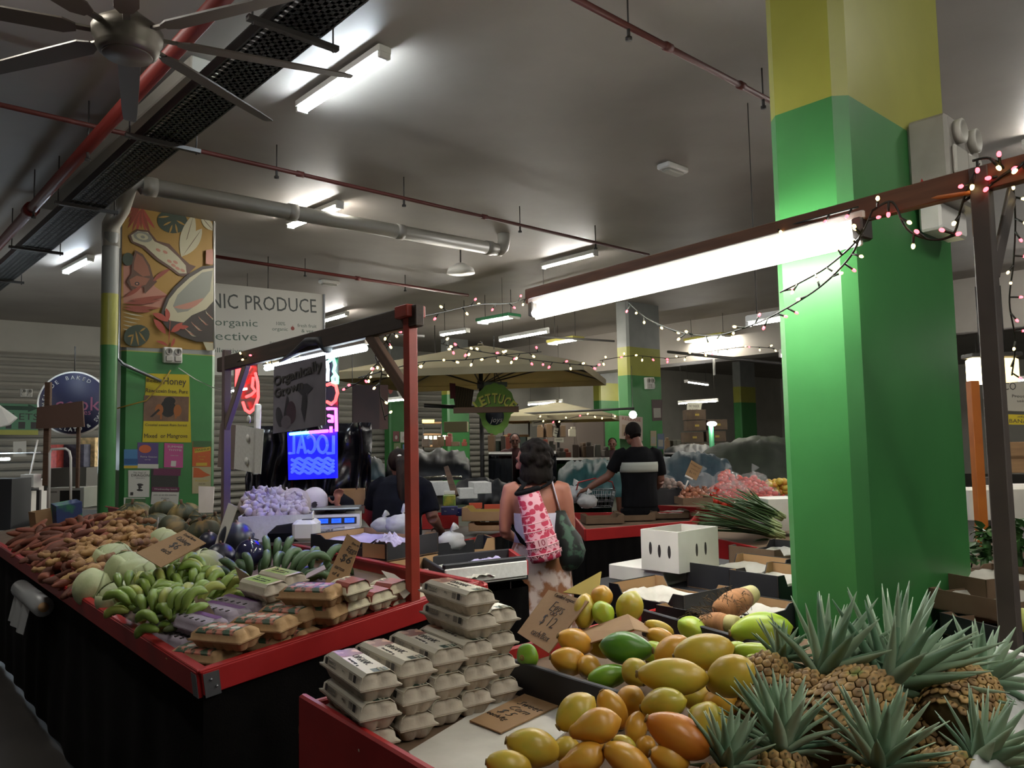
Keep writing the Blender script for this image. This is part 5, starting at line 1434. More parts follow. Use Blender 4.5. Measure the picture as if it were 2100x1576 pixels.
mb.tube([(.13, 0, 1.42), (.19, 0, 1.4), (.22, 0, 1.28), e], [.055, .058, .05, .042], 12); mb.tube([e, (.22, .12, 1.06), wr], [.044, .04, .03], 12)
hand(mb, wr, (0, 1, -.2), (0, 0, 1), 1.05, .6, -1)
for s in (-1, 1):
    mb.tube([(s * .09, 0, .88), (s * .1, .01, .5), (s * .1, 0, .45), (s * .1, -.02, .3), (s * .1, 0, .07)], [.1, .068, .06, .058, .04], 12)
    mb.tube([(s * .1, -.05, .04), (s * .105, .08, .035), (s * .11, .18, .025)], [.038, .042, .03], 10)
blob('body', mb, m_skind, m, .009, 3)
hm, ho = head(m, (-.035, .035, 1.615), rad(28), rad(-14), 0, m_skind, .98)
b = MB(); b.ball((-.04, .02, 1.655), (.082, .095, .09), 16, 10); b.tube([(-.04, .02, 1.66), (-.03, -.035, 1.59)], [.07, .055], 12)
blob('short_hair', b, m_hair, m, .009, 2)
def shirt(parent, rings, sleeves, mtl, name='shirt', vox=.012):
    mb = MB(); torso(mb, rings)
    for pts, r in sleeves: mb.tube(pts, r, 12)
    return blob(name, mb, mtl, parent, vox, 3)
sl = [([(-.13, 0, 1.43), (-.19, .01, 1.41), (-.245, .03, 1.31), (-.275, .045, 1.25)], [.065, .07, .066, .064]), ([(.13, 0, 1.43), (.19, 0, 1.41), (.225, 0, 1.28), (.235, .01, 1.2)], [.065, .07, .066, .064])]
shirt(m, [(0, 0, .88, .19, .14), (0, 0, 1.0, .188, .14), (0, 0, 1.1, .182, .135), (0, 0, 1.3, .2, .135), (0, 0, 1.42, .182, .108), (0, 0, 1.49, .085, .075)], sl, m_blackc)
torso_b = cloth_ring([(0, 0, 1.235, .199, .14), (0, 0, 1.27, .202, .1405), (0, 0, 1.30, .205, .1415), (0, 0, 1.335, .202, .136)], 5, .002)
torso_b.build('white_shirt_band', mat('pale_grey_cotton', '9ea096', .9), m, thick=.004)
mb = MB(); torso(mb, [(0, 0, .8, .18, .13), (0, 0, .92, .182, .135)])
for s in (-1, 1): mb.tube([(s * .09, 0, .86), (s * .1, .01, .5), (s * .1, 0, .42)], [.115, .09, .09], 14)
blob('dark_shorts', mb, m_blackc, m, .014, 2)
# wire basket he reaches into
kp = at(1222, 1040, 8.45)
t = thing('wire_basket', 'red handled wire shopping basket in front of the reaching man', 'basket', T(kp.x, kp.y, kp.z))
b = MB()
for z, k in ((0.0, .8), (.06, .86), (.12, .93), (.18, 1)): b.tube([(.2 * k, .13 * k, z), (-.2 * k, .13 * k, z), (-.2 * k, -.13 * k, z), (.2 * k, -.13 * k, z), (.2 * k, .13 * k, z)], .004, 5)
for i in range(9):
    x = -.2 + .05 * i
    for s in (-1, 1): b.tube([(x * .8, s * .13 * .8, 0), (x, s * .13, .18)], .003, 4)
for i in range(6):
    y = -.13 + .052 * i
    for s in (-1, 1): b.tube([(s * .2 * .8, y * .8, 0), (s * .2, y, .18)], .003, 4)
b.build('wire_body', m_steel, t)
MB().tube([(-.2, 0, .18), (-.18, 0, .26), (0, 0, .3), (.18, 0, .26), (.2, 0, .18)], .008, 6).build('red_handle', m_red, t)

# ---- woman in the dark shirt with a long ponytail
bp_ = at(812, 912, 5.9)
p = thing('person', 'woman in a dark T-shirt with long brown ponytail bending over behind the red post', 'person', T(bp_.x, bp_.y, 0) @ R(rad(-15)))
mb = MB()
torso(mb, [(0, 0, .8, .17, .12), (0, .0, .95, .175, .13), (0, .0, 1.05, .165, .12), (0, .04, 1.2, .18, .12), (-.01, .09, 1.31, .165, .1), (-.02, .12, 1.36, .07, .06)])
mb.tube([(-.02, .12, 1.34), (-.04, .16, 1.43)], [.056, .05], 14)
for s, e, wr in ((-1, (-.25, .1, 1.08), (-.2, .26, .98)), (1, (.26, .06, 1.06), (.24, .24, .98))):
    mb.tube([(s * .12, .08, 1.31), (s * .185, .08, 1.27), (s * .22, .085, 1.18), e], [.055, .06, .05, .045], 12); mb.tube([e, tuple((V(e) + V(wr)) / 2), wr], [.045, .04, .029], 12)
    hand(mb, wr, (-.1 * s, .7, -.5), (0, .5, 1), 1.0, .7, -s)
for s in (-1, 1):
    mb.tube([(s * .09, 0, .88), (s * .1, .01, .5), (s * .1, 0, .3), (s * .1, 0, .07)], [.1, .068, .058, .04], 12)
    mb.tube([(s * .1, -.05, .04), (s * .105, .08, .035), (s * .11, .18, .025)], [.038, .042, .03], 10)
blob('body', mb, m_skind, p, .009, 3)
head(p, (-.05, .17, 1.46), rad(50), rad(-22), 0, m_skind, .95)
b = MB(); b.ball((-.035, .135, 1.485), (.085, .09, .092), 16, 10)
b.tube([(0.0, .08, 1.5), (.035, .02, 1.47), (.06, -.03, 1.38), (.075, -.06, 1.27), (.085, -.075, 1.15)], [.045, .045, .045, .04, .015], 10, flat=.7)
blob('ponytail_hair', b, m_hairb, p, .009, 2)
MB().ball((.0, .065, 1.51), (.022, .02, .022), 8, 6).build('hair_clip', m_white, p)
shirt(p, [(0, 0, .84, .19, .14), (0, 0, .97, .195, .145), (0, 0, 1.06, .188, .138), (0, .04, 1.2, .198, .138), (-.01, .09, 1.32, .18, .112), (-.02, .12, 1.375, .08, .07)],
      [([(-.12, .08, 1.32), (-.185, .08, 1.28), (-.225, .09, 1.18), (-.24, .095, 1.12)], [.065, .072, .07, .07]), ([(.12, .08, 1.32), (.185, .08, 1.28), (.225, .08, 1.18), (.245, .07, 1.1)], [.065, .072, .07, .07])], m_navyc)
mb = MB(); torso(mb, [(0, 0, .76, .18, .13), (0, 0, .9, .185, .138)])
for s in (-1, 1): mb.tube([(s * .09, 0, .84), (s * .1, .01, .5), (s * .1, 0, .1)], [.115, .085, .065], 14)
blob('dark_trousers', mb, m_blackc, p, .014, 2)

# ---- person with the white cap bending over the scale
cp = at(648, 1030, 5.55)
c = thing('person', 'person in a white cap bowing the head behind the weighing scale, one arm raised', 'person', T(cp.x, cp.y, 0) @ R(rad(180)))
hz = cp.z
mb = MB()
torso(mb, [(0, -.34, .7, .16, .12), (0, -.32, .9, .16, .12), (0, -.26, 1.0, .17, .12), (0, -.18, hz - .02, .18, .12), (0, -.1, hz + .02, .13, .09), (0, -.05, hz, .06, .06)])
mb.tube([(0, -.12, hz + .02), (0, -.03, hz)], [.06, .055], 12)
e, wr = (-.2, -.02, hz - .2), (-.15, .03, hz - .035)
mb.tube([(-.12, -.12, hz), (-.19, -.08, hz - .03), e], [.055, .055, .045], 12); mb.tube([e, (-.18, .02, hz - .11), wr], [.046, .044, .033], 12)
hand(mb, wr, (-.15, .1, 1), (.5, -.8, 0), 1.0, 1.1, 1)
e, wr = (.24, -.02, hz - .2), (.16, .14, hz - .24)
mb.tube([(.12, -.12, hz), (.19, -.08, hz - .04), e], [.055, .055, .045], 12); mb.tube([e, wr], [.044, .03], 12)
hand(mb, wr, (-.3, 1, 0), (0, 0, 1), 1.0, .5, 1)
for s in (-1, 1): mb.tube([(s * .09, -.34, .8), (s * .1, -.3, .45), (s * .1, -.32, .07)], [.1, .065, .045], 12); mb.tube([(s * .1, -.36, .04), (s * .1, -.2, .03)], [.04, .03], 8)
blob('body', mb, m_skin, c, .0075, 3)
hm, ho = head(c, (0, .02, hz - .02), 0, rad(-62), 0, m_skin, 1.0)
cap = MB(); cap.ball((0, 0, .035), (.096, .114, .09), 26, 14, fn=lambda d: 1 if d.z > -.15 else .93)
cap = cap.build('white_cap', m_whitec, ho)
b = MB(); b.grid(lambda u, v: ((u - .5) * .165 * (1 - .25 * v * v), .1 + .075 * v * (1 - (2 * u - 1) ** 2 * .5), .045 - .02 * v - .03 * (2 * u - 1) ** 2), 14, 6); b.build('cap_peak', m_whitec, cap, thick=.004)
b = MB(); b.prism([(.004 + .022 * cos(a) * (1.0 if i % 2 else .8), .02 * sin(a)) for i, a in enumerate([2 * PI * j / 14 for j in range(14)])], .003, 0, basis((1, 0, 0), (0, .3, .95), (-.03, .05, .118)))
b.add([(-.02, -.014, .002), (.004, -.024, .002), (.0, -.012, .002)], [(0, 1, 2)], 0, False, basis((1, 0, 0), (0, .3, .95), (-.03, .05, .118)))
b.build('black_cap_badge', m_print, cap)
shirt(c, [(0, -.35, .75, .18, .14), (0, -.33, .9, .18, .135), (0, -.26, 1.0, .19, .135), (0, -.18, hz - .01, .195, .135), (0, -.11, hz + .03, .145, .1)],
      [([(-.12, -.12, hz), (-.19, -.08, hz - .03), (-.2, -.04, hz - .14)], [.068, .068, .062]), ([(.12, -.12, hz), (.19, -.08, hz - .04), (.23, -.04, hz - .16)], [.068, .068, .062])], m_navyc)
MB().tube([(-.155 + .037 * cos(a), .028 + .037 * sin(a), hz - .055) for a in [2 * PI * j / 12 for j in range(13)]], .004, 5).build('bracelet', m_steel, c)

# ---- two distant stall keepers
def keeper(px, py, d, label, top, yaw=180):
    hp = at(px, py, d); s = (hp.z + .1) / 1.7
    t = thing('person', label, 'person', T(hp.x, hp.y, 0) @ R(rad(yaw)) @ SC(s))
    mb = MB()
    torso(mb, [(0, 0, .82, .17, .12), (0, 0, 1.0, .17, .125), (0, 0, 1.25, .185, .12), (0, 0, 1.42, .17, .095), (0, 0, 1.48, .07, .06)])
    mb.tube([(0, 0, 1.46), (0, .02, 1.55)], [.06, .055], 12)
    for q in (-1, 1):
        e, wr = (q * .24, .04, 1.14), (q * .12, .24, 1.08)
        mb.tube([(q * .13, 0, 1.42), (q * .19, 0, 1.4), (q * .22, 0, 1.28), e], [.055, .058, .05, .042], 10); mb.tube([e, wr], [.043, .03], 10)
        hand(mb, wr, (-.3 * q, 1, 0), (0, 0, 1), 1, .6, -q)
        mb.tube([(q * .09, 0, .88), (q * .1, 0, .45), (q * .1, 0, .05)], [.1, .06, .045], 10)
    blob('body', mb, m_skind, t, .02, 2)
    head(t, (0, .03, 1.6), 0, rad(-8), 0, m_skind, 1)
    b = MB(); b.ball((0, .0, 1.645), (.084, .096, .085), 14, 9); b.build('short_hair', m_hair, t)
    shirt(t, [(0, 0, .86, .19, .14), (0, 0, 1.1, .185, .135), (0, 0, 1.3, .2, .135), (0, 0, 1.42, .182, .108), (0, 0, 1.49, .08, .07)],
          [([(q * .13, 0, 1.43), (q * .19, 0, 1.41), (q * .23, 0, 1.25)], [.065, .07, .066]) for q in (-1, 1)], top, 'shirt', .02)
keeper(1056, 905, 13, 'distant stall keeper in dark red top seen left of the curly haired woman', mat('dark_red_cotton', '3b1618', .9))
keeper(1256, 912, 15, 'distant stall keeper in dark maroon top against the green pillar', mat('maroon_cotton', '30191c', .9), 170)
# ================================================================ tables and goods in the middle
def qtable(name, label, px, z, rim=0.0, mrim=None, mtop=None, mskirt=None, rimh=None, cat='market table', th=0.022, up=0.0, skirts=None):
    """table whose corners are seen at px on height z, with rim boards and a cloth skirt"""
    P = [onz(x, y, z) for x, y in px]
    o = V((P[0].x, P[0].y, 0))
    t = thing(name, label, cat, T(*o)); iv = t.matrix_world.inverted()
    Q = [(p.x - o.x, p.y - o.y) for p in P]
    MB().prism(Q, 0.02, 0, None, z - rim - 0.02).build('tabletop', mtop or m_cardd, t)
    n = len(P); h = rimh or max(rim, 0.06)
    for i in range(n):
        a, b_ = P[i], P[(i + 1) % n]; d = b_ - a
        if mrim:
            mb = MB().bbox((d.length / 2, 0, -h / 2), (d.length, th, h), .004)
            wpart(mb, 'rail', mrim, t, basis(d, UP, a))
        if mskirt and (skirts is None or i in skirts):
            sk = skirt('cloth_skirt', a, b_, z - h + .005, z - h + .005, mskirt, None, max(4, int(d.length * 8)), .015); sk.parent = t; sk.matrix_parent_inverse = iv
    if not mskirt:
        for p in P: wpart(MB().bbox((p.x * 1.0, p.y, (z - rim) / 2), (.05, .05, z - rim - .02), .003), 'leg', m_dark, t)
    return t
ZM = 0.93
qtable('market_table', 'black skirted table behind the left stall carrying stacked produce trays', [(560, 1135), (905, 1204), (1083, 1180), (1046, 1150), (690, 1095)], ZM, 0, None, m_blk, m_cloth)
# shallow white trough at its right end
tp = [onz(x, y, ZM + .015) for x, y in ((912, 1201), (1080, 1180), (1046, 1153), (868, 1172))]
t = thing('display_trough', 'long shallow white lined trough behind the red post', 'trough', T(*tp[0])); o = tp[0]
MB().prism([(p.x - o.x, p.y - o.y) for p in tp], .012, 0, None, -.012).build('trough_floor', m_poly, t)
for i, m_ in ((0, m_poly), (1, m_red), (2, m_blk), (3, m_blk)):
    a, b_ = tp[i], tp[(i + 1) % 4]; d = b_ - a
    wpart(MB().bbox((d.length / 2, 0, .035), (d.length, .02, .075), .004), 'side_board', m_, t, basis(d, UP, a))
a, b_ = tp[0], tp[1]; d = b_ - a
wpart(MB().bbox((d.length / 2, .012, .078), (d.length, .03, .03), .004), 'dark_edging', m_blk, t, basis(d, UP, a))
m_lil = mat('lilac_lit_tissue', 'b9aed0', .85, c2='a79cc2', scale=9, bump=.2)  # purple light on the paper is put into its colour
def crumple(name, label, c, rx, ry, h, m, cat='paper', seed=0, n=16):
    def fn(u, v):
        x, y = (u - .5) * 2, (v - .5) * 2
        z = h * max(0, 1 - (x * x + y * y) * .5) * (.6 + .8 * abs(nz((x * 2.5, y * 2.5, seed)))) + h * .3 * nz((x * 6, y * 6, seed))
        return (x * rx, y * ry, max(0.002, z))
    o = MB().grid(fn, n, n).build(name, m, None, T(*c) @ R(rad(130)), thick=.0015)
    return tag(o, label, cat)
crumple('tissue_paper', 'lilac lit tissue paper sheet lying in the white trough', onz(1010, 1163, ZM + .03), .14, .1, .05, m_lil, seed=3)
crumple('tissue_paper', 'white tissue lining the left half of the trough', onz(935, 1178, ZM + .03), .2, .09, .04, m_paper, seed=5)
# stacked fruit trays left of the red post
tc_ = onz(770, 1174, ZM)
Mt_ = T(*tc_) @ R(rad(-40))
tray('cardboard_tray', 'lower kraft tray of the two stacked trays left of the red post', 'cardboard tray', Mt_, .58, .36, .095, m_kraft, m_kraft, .25)
t = tray('cardboard_tray', 'upper black printed tray with kraft label left of the red post', 'cardboard tray', Mt_ @ T(-.02, .01, .097) @ R(.05), .58, .38, .105, m_kraft, m_blk, .2, m_lil)
b = MB(); b.box((.03, -.192, .052), (.075, .003, .085)); lb = b.build('kraft_label', m_kraft, t)
lettering([('PRODUCE', 0, .03, .014, {}), ('OF', 0, .012, .012, {}), ('AUSTRALIA', 0, -.008, .012, {}), ('12 kg', 0, -.03, .014, {})], m_print, lb, basis((1, 0, 0), (0, -1, 0), (.03, -.1945, .052)), 'label_print')
MB().box((.2, -.191, .048), (.16, .003, .07)).build('kraft_panel', m_kraft, t)
e = onz(880, 1146, ZM + .13)
t = tray('cardboard_tray', 'tray end with recycling label just right of the red post', 'cardboard tray', T(*onz(905, 1150, ZM)) @ R(rad(-52)), .3, .26, .12, m_kraft, m_blk, .3)
b = MB(); b.box((-.07, -.132, .06), (.06, .003, .09)); lb = b.build('kraft_label', m_kraft, t)
MB().add([(-.015, -.012, 0), (.015, -.012, 0), (0, .016, 0)], [(0, 1, 2)]).build('triangle_mark', m_print, lb, basis((1, 0, 0), (0, -1, 0), (-.07, -.1345, .07)))
tray('cardboard_tray', 'torn open tray with ragged black board walls behind the white trough', 'cardboard tray', T(*onz(945, 1146, ZM)) @ R(rad(20)), .36, .2, .12, m_blk, m_kraft, .5)
m_film = mat('clear_plastic_film', 'cfd2d2', .12, alpha=.35, spec=.8)
m_filmw = mat('milky_plastic_bag', 'c9c8c6', .3, alpha=.75, c2='b5b5b6', scale=7, bump=.5, bscale=14)
def plastic_bag(label, c, r, seed, m=m_filmw, knot=True):
    t = thing('plastic_bag', label, 'plastic bag', T(*c))
    MB().ball((0, 0, r * .55), (r, r * .85, r * .7), 22, 14, fn=lambda d: 1 + .22 * nz(d, 2.2, seed) + .12 * abs(nz(d, 6, seed))).build('bag_film', m, t)
    if knot: MB().tube([(0, 0, r * 1.0), (.01, 0, r * 1.25), (.0, .01, r * 1.35), (.03, 0, r * 1.7)], [r * .25, r * .08, r * .1, r * .3], 9).build('bag_knot', m, t)
    return t
plastic_bag('crumpled clear bag of greens on the trays, left of the red post', onz(825, 1097, 1.05), .1, 2)
plastic_bag('smaller crumpled white plastic bag further left by the dark shirted woman', onz(785, 1092, 1.03), .075, 4)
plastic_bag('shiny plastic bag slumped in the torn tray right of the red post', onz(925, 1128, 1.0), .08, 7)
# counter with garlic, printer and scale
ZC = 1.05
qtable('market_table', 'counter table behind the left stall carrying garlic, printer and scale', [(480, 1112), (668, 1114), (765, 1090), (742, 1062), (484, 1068)], ZC, 0, None, m_grey, m_cloth, skirts=[1, 2, 3])
fp = onz(492, 1114, ZC)
t = carton_box('polystyrene_box', 'white polystyrene box holding the garlic bags', 'foam box', T(*fp) @ R(rad(12)) @ T(.2, .14, 0), .42, .28, .15, m_poly, open_top=True)
MB().box((0, 0, .1), (.4, .26, .01)).build('inner_board', m_poly, t)
m_garl = mat('garlic_skin', 'cfc5c0', .6, c2='b3a3a4', scale=14, stretch=(1, 1, .2), bump=.15)
m_net = mat('white_net_bag', 'd8d4d0', .5, alpha=.35)
g = MB(); g.lathe([(.002, -.024), (.014, -.022), (.025, -.01), (.027, .002), (.02, .014), (.009, .022), (.005, .034), (.0055, .042)], 14, lobes=6, la=.07)
gp = None; q = random.Random(8)
GB_ = [(502, 1052), (498, 1022), (530, 1004), (575, 1006), (618, 1018), (628, 1050), (600, 1060), (545, 1062)]
for i, (x, y) in enumerate(scatter(GB_, 84, 9.5, 6)):
    k = (1056 - y) / 50
    p = at(x, y, 4.78 + .16 * k + q.uniform(-.02, .02))
    M = Mx.Translation(p) @ R(q.uniform(0, 6), 'Z') @ R(q.uniform(-1.8, 1.8), 'X')
    lab = 'white garlic bulb in the netted heap above the polystyrene box'
    if gp is None:
        gp = g.build('garlic_bulb', m_garl); gp.matrix_world = M; tag(gp, lab, 'garlic', 'garlic bulbs heaped in net bags')
    else:
        c = gp.copy(); COL.objects.link(c); c.matrix_world = M
for i, (x, y, rx, ry, nm) in enumerate([(545, 1036, .17, .1, 'large'), (604, 1034, .1, .1, 'smaller')]):
    p = at(x, y, 4.96)
    o = MB().ball((0, 0, 0), (rx, .1, ry), 20, 12, fn=lambda d: 1 + .07 * nz(d, 4, 3)).build('net_bag', m_garl if i > 1 else mat('garlic_inner', 'b3a8a4', .8), None, T(*p)); tag(o, f'{nm} net bag full of garlic, the core of the garlic heap', 'net bag')
# scale
sp = onz(648, 1090, ZC)
t = thing('weighing_scale', 'white shop scale with three blue lit displays', 'scale', T(*sp) @ R(rad(8)) @ T(.13, .14, 0))
MB().loft([[(-.15, -.14, 0), (.15, -.14, 0), (.15, .16, 0), (-.15, .16, 0)], [(-.15, -.14, .03), (.15, -.14, .03), (.15, .16, .03), (-.15, .16, .03)], [(-.15, -.115, .1), (.15, -.115, .1), (.15, .15, .1), (-.15, .15, .1)]], 0, False).build('scale_body', m_white, t)
MB().bbox((-.01, .03, .135), (.32, .26, .012), .005).build('weighing_plate', m_steel, t)
MB().cyl((0, .03, .1), (0, .03, .13), .05, n=14).build('plate_support', m_dark, t)
Ms = basis((1, 0, 0), (0, -.94, .34), (0, -.1315, .062))
MB().box((0, 0, .001), (.26, .046, .002)).build('display_panel', m_blk, t, Ms)
m_lcd = glow('lit_blue_display', (.01, .09, .9), 1.1)
for k in (-1, 0, 1): MB().box((k * .084, 0, .0025), (.062, .03, .002)).build('display_screen', m_lcd, t, Ms)
lettering([('0.000', -.084, 0, .018, {}), ('0.00', 0, 0, .018, {}), ('0.00', .084, 0, .018, {})], mat('display_digits', '0b1540', .5), t, Ms @ T(0, 0, .004), 'display_digits')
# receipt printer
pp = onz(556, 1111, ZC)
t = thing('receipt_printer', 'black and white receipt printer in front of the scale', 'printer', T(*pp) @ R(rad(4)) @ T(.13, .02, 0))
MB().loft([[(-.14, -.07, 0), (.0, -.07, 0), (.0, .1, 0), (-.14, .1, 0)], [(-.14, -.07, .05), (.0, -.07, .05), (.0, .1, .05), (-.14, .1, .05)], [(-.08, .0, .11), (.0, .0, .11), (.0, .1, .11), (-.08, .1, .11)]], 0, False).build('black_housing', mat('glossy_black_plastic', '0d0d12', .2), t)
MB().bbox((.07, .01, .06), (.14, .19, .12), .02).build('white_housing', m_white, t)
MB().bbox((.08, .0, .122), (.06, .07, .004), .001).build('dark_window', m_print, t)
carton_box('paper_roll_box', 'small white box standing right of the printer below the scale', 'box', T(*onz(706, 1100, ZC)) @ R(rad(8)), .13, .1, .05, m_wbox)
for i, (x, y, w_, d_, h_, lab) in enumerate([(605, 1128, .2, .16, .12, 'reddish lit carton in front of the printer, left of two'), (640, 1138, .18, .14, .1, 'reddish lit carton in front of the scale, right of two')]):
    carton_box('small_carton', lab, 'carton', T(*onz(x, y, ZM)) @ R(rad(-30)), w_, d_, h_ * .8, mat('red_lit_board', '8f6a5a', .8))  # red-pink light on the cartons is put into the board colour
t = thing('punnet', 'clear plastic punnet of dark berries beside the white slip of paper', 'punnet', T(*onz(676, 1100, 1.05)) @ R(.2))
MB().loft([[(x * k, y * k, z) for x, y in ((-.09, -.06), (.09, -.06), (.09, .06), (-.09, .06))] for z, k in ((0, .85), (.05, 1))], 0, False).build('punnet_shell', m_film, t)
b = MB(); q = random.Random(4)
for k in range(26): b.ball((q.uniform(-.07, .07), q.uniform(-.045, .045), .015 + q.uniform(0, .02)), .011, 7, 5)
o = b.build('berries', mat('dark_berry', '221018', .35), t); o['kind'] = 'stuff'
crumple('paper_slip', 'lilac lit crumpled paper on the upper tray beside the red post', onz(805, 1118, 1.125), .1, .05, .05, m_lil, seed=9)
t = MB().tube([at(478, 1092, 4.6), at(520, 1096, 4.42), at(515, 1118, 4.4), at(530, 1108, 4.38), at(512, 1104, 4.4)], .007, 7).build('power_cable', m_blk); tag(t, 'black looped cable hanging on the polystyrene box beside the melons', 'cable')
# things behind the scale
for lab, x, y, d, w_, h_, m_, rot in (('kraft carton behind the cap wearer, beside the dark shirted woman', 722, 1038, 6.2, .2, .13, m_kraft, 10), ('red plastic crate by the dark shirted woman\'s left arm', 746, 1080, 6.1, .18, .16, m_red, 5), ('grey plastic tray with produce beside the raised arm', 715, 1052, 6.0, .24, .05, m_grey, 8)):
    p = at(x, y, d)
    carton_box('crate' if 'crate' in lab else 'carton', lab, 'box', T(*p) @ R(rad(rot)), w_, .2, h_, m_, open_top=True)
qtable('market_table', 'dark table behind the cap wearer', [(690, 1062), (768, 1076), (775, 1050), (700, 1044)], .95, 0, None, m_blk, m_cloth)

# grey table with red edge, right of the red post
qtable('market_table', 'grey topped table with a thin red edge right of the red post', [(800, 1128), (952, 1107), (1034, 1091), (952, 1080), (800, 1088)], .90, 0, m_red, m_grey, m_cloth, rimh=.03)
ZG = .905
rp = onz(868, 1086, ZG)
carton_box('red_box', 'open red box standing on the grey table behind the red post', 'box', T(*rp) @ R(rad(6)) @ T(.14, .1, 0), .3, .22, .115, m_red, open_top=True)
m_nav = mat('navy_printed_carton', '1b1e50', .5)
for (x, y, w_, h_, rot, lab) in ((922, 1056, .13, .065, 4, 'navy carton with pale print on the red box'), (951, 1058, .09, .06, -25, 'second navy carton at an angle beside the first')):
    t = carton_box('navy_carton', lab, 'carton', T(*at(x, y, 6.35)) @ R(rad(rot)), w_, .1, h_, m_nav)
    lettering([('bag', w_ * .2, h_ * .72, .015, {}), ('ties', -w_ * .25, h_ * .5, .013, {})], m_paper, t, basis((1, 0, 0), (0, -1, 0), (0, -.0515, 0)), 'carton_print')
for (x, y, r_c, m_, lab, nm) in ((891, 1036, .028, mat('orange_peel', 'c9812f', .5), 'single orange behind the red post', 'orange'), (873, 1032, .05, m_white, 'white bowl peeking out behind the red post', 'bowl')):
    p = at(x, y, 6.4)
    o = MB().ball((0, 0, 0), r_c, 14, 9).build(nm, m_, None, T(*p)) if nm == 'orange' else MB().lathe([(.02, -.04), (.05, -.02), (.075, .03), (.07, .03), (.045, -.015), (.01, -.03)], 18).build(nm, m_, None, T(*p) @ R(.5, 'X'))
    tag(o, lab, nm)
m_bagp = mat('yellow_green_packet', 'a39a3a', .35, c2='5a7a3a', c3='d8d8c8', scale=20)
t = thing('packet', 'yellow and green striped packet standing behind the navy cartons', 'packet', T(*at(922, 1040, 6.5)))
MB().bbox((0, 0, .05), (.1, .04, .1), .01).build('packet_body', m_bagp, t); MB().bbox((.0, 0, .115), (.09, .01, .03), .003).build('packet_seal', m_white, t)
for (x, y, w_, h_, m_i, m_o, lab) in ((1000, 1066, .36, .1, mat('yellow_paper', 'a38a4a', .8), m_kraft, 'kraft tray lined with yellow paper left of the pink bag woman'), (1006, 1086, .3, .06, m_kraft, m_kraft, 'low kraft tray under the yellow lined one')):
    tray('cardboard_tray', lab, 'cardboard tray', T(*at(x, y, 6.15)) @ R(rad(-6)), w_, .26, h_, m_i, m_o, .3)
m_or = mat('orange_red_card', 'b8492a', .6)
for (x0, x1, y, lab) in ((962, 985, 1038, 'left'), (993, 1034, 1041, 'right')):
    p0, p1 = at(x0, y, 6.35), at(x1, y + 1, 6.3)
    t = thing('orange_card', f'{lab} of two orange-red card flaps on the yellow lined tray', 'card', T(*p0)); d = p1 - p0
    MB().bbox((d.length / 2, 0, .0), (d.length, .01, .045), .002).build('card', m_or, t)
# white foam boxes and black cloth beyond
for (x, y, d, L_, W_, H_, lab) in ((896, 1016, 8.2, .3, .2, .14, 'long white foam box right behind the red post'), (958, 1022, 8.0, .18, .2, .1, 'lower white foam box by the black cloth'), (984, 1011, 8.1, .18, .35, .11, 'upper white foam box by the black cloth')):
    carton_box('foam_box', lab, 'foam box', T(*at(x, y, d)) @ R(rad(12)), L_, W_, H_, m_poly)
def tarp(name, label, x0, x1, ybot, ytop, d0, d1, m, seed, amp=.1, nu=44, nv=18, prof=None, cat='tarpaulin'):
    """sheet thrown over goods: from its front foot at depth d0 up over a lumpy ridge and down behind"""
    dm = (d0 + d1) / 2; o = at((x0 + x1) / 2, ybot, d0)
    def fn(u, v):
        px = x0 + (x1 - x0) * u; d = d0 + (d1 - d0) * v
        zb, zr = at(px, ybot, d0).z, at(px, ytop + (prof(u) if prof else 0), dm).z
        X = at(px, 900, d).x
        k = sin(PI * min(1, v * 1.1)) ** .6 if v < .9 else .25
        e = (4 * u * (1 - u)) ** .25
        z = zb + (zr - zb) * k * e + amp * .5 * (nz((u * 7, v * 4, seed)) + .6 * abs(nz((u * 16, v * 9, seed)))) * k
        return (X - o.x, d - o.y + .05 * nz((u * 9, v * 7, seed + 3)), z - o.z)
    ob = MB().grid(fn, nu, nv).build(name, m, None, T(*o), thick=.004)
    return tag(ob, label, cat)
m_tblk = mat('black_tarpaulin', '0f1116', .6, c2='15181f', scale=6, bump=.3, bscale=8)
m_teal = mat('teal_tarpaulin', '1f4547', .6, c2='285354', scale=5, bump=.4, bscale=9)
m_blue = mat('blue_grey_tarpaulin', '22343f', .6, c2='2a4049', scale=5, bump=.4, bscale=9)
m_oliv = mat('olive_tarpaulin', '22291f', .7, c2='2c3327', scale=4, bump=.4, bscale=8)
tarp('tarpaulin', 'black cloth over goods behind the foam boxes', 925, 1060, 1036, 984, 8.4, 9.6, m_tblk, 1, .12)
tarp('tarpaulin', 'dark blue-black tarpaulin over a stall right of the red post', 790, 966, 985, 925, 10, 12, m_tblk, 5, .15)
tarp('tarpaulin', 'teal tarpaulin between the two standing customers', 1140, 1292, 1020, 946, 9.2, 11.2, m_teal, 2, .2)
tarp('tarpaulin', 'blue-grey tarpaulin behind the onions', 1335, 1500, 1012, 930, 9.8, 11.8, m_blue, 3, .2)
tarp('tarpaulin', 'olive tarpaulin left of the big green pillar', 1425, 1650, 995, 906, 11.6, 14, m_oliv, 4, .15)
tarp('tarpaulin', 'dark tarpaulin mound in front of the distant slim pillar', 1490, 1640, 935, 896, 17, 20, m_oliv, 8, .1)
tarp('tarpaulin', 'black tarpaulin mound under the stacked crates at the far wall', 1360, 1470, 948, 912, 15.5, 18, m_tblk, 9, .1)
tarp('tarpaulin', 'dark teal tarpaulin seen left of the ponytail woman', 690, 790, 985, 938, 9.5, 11.2, m_blue, 11, .15)
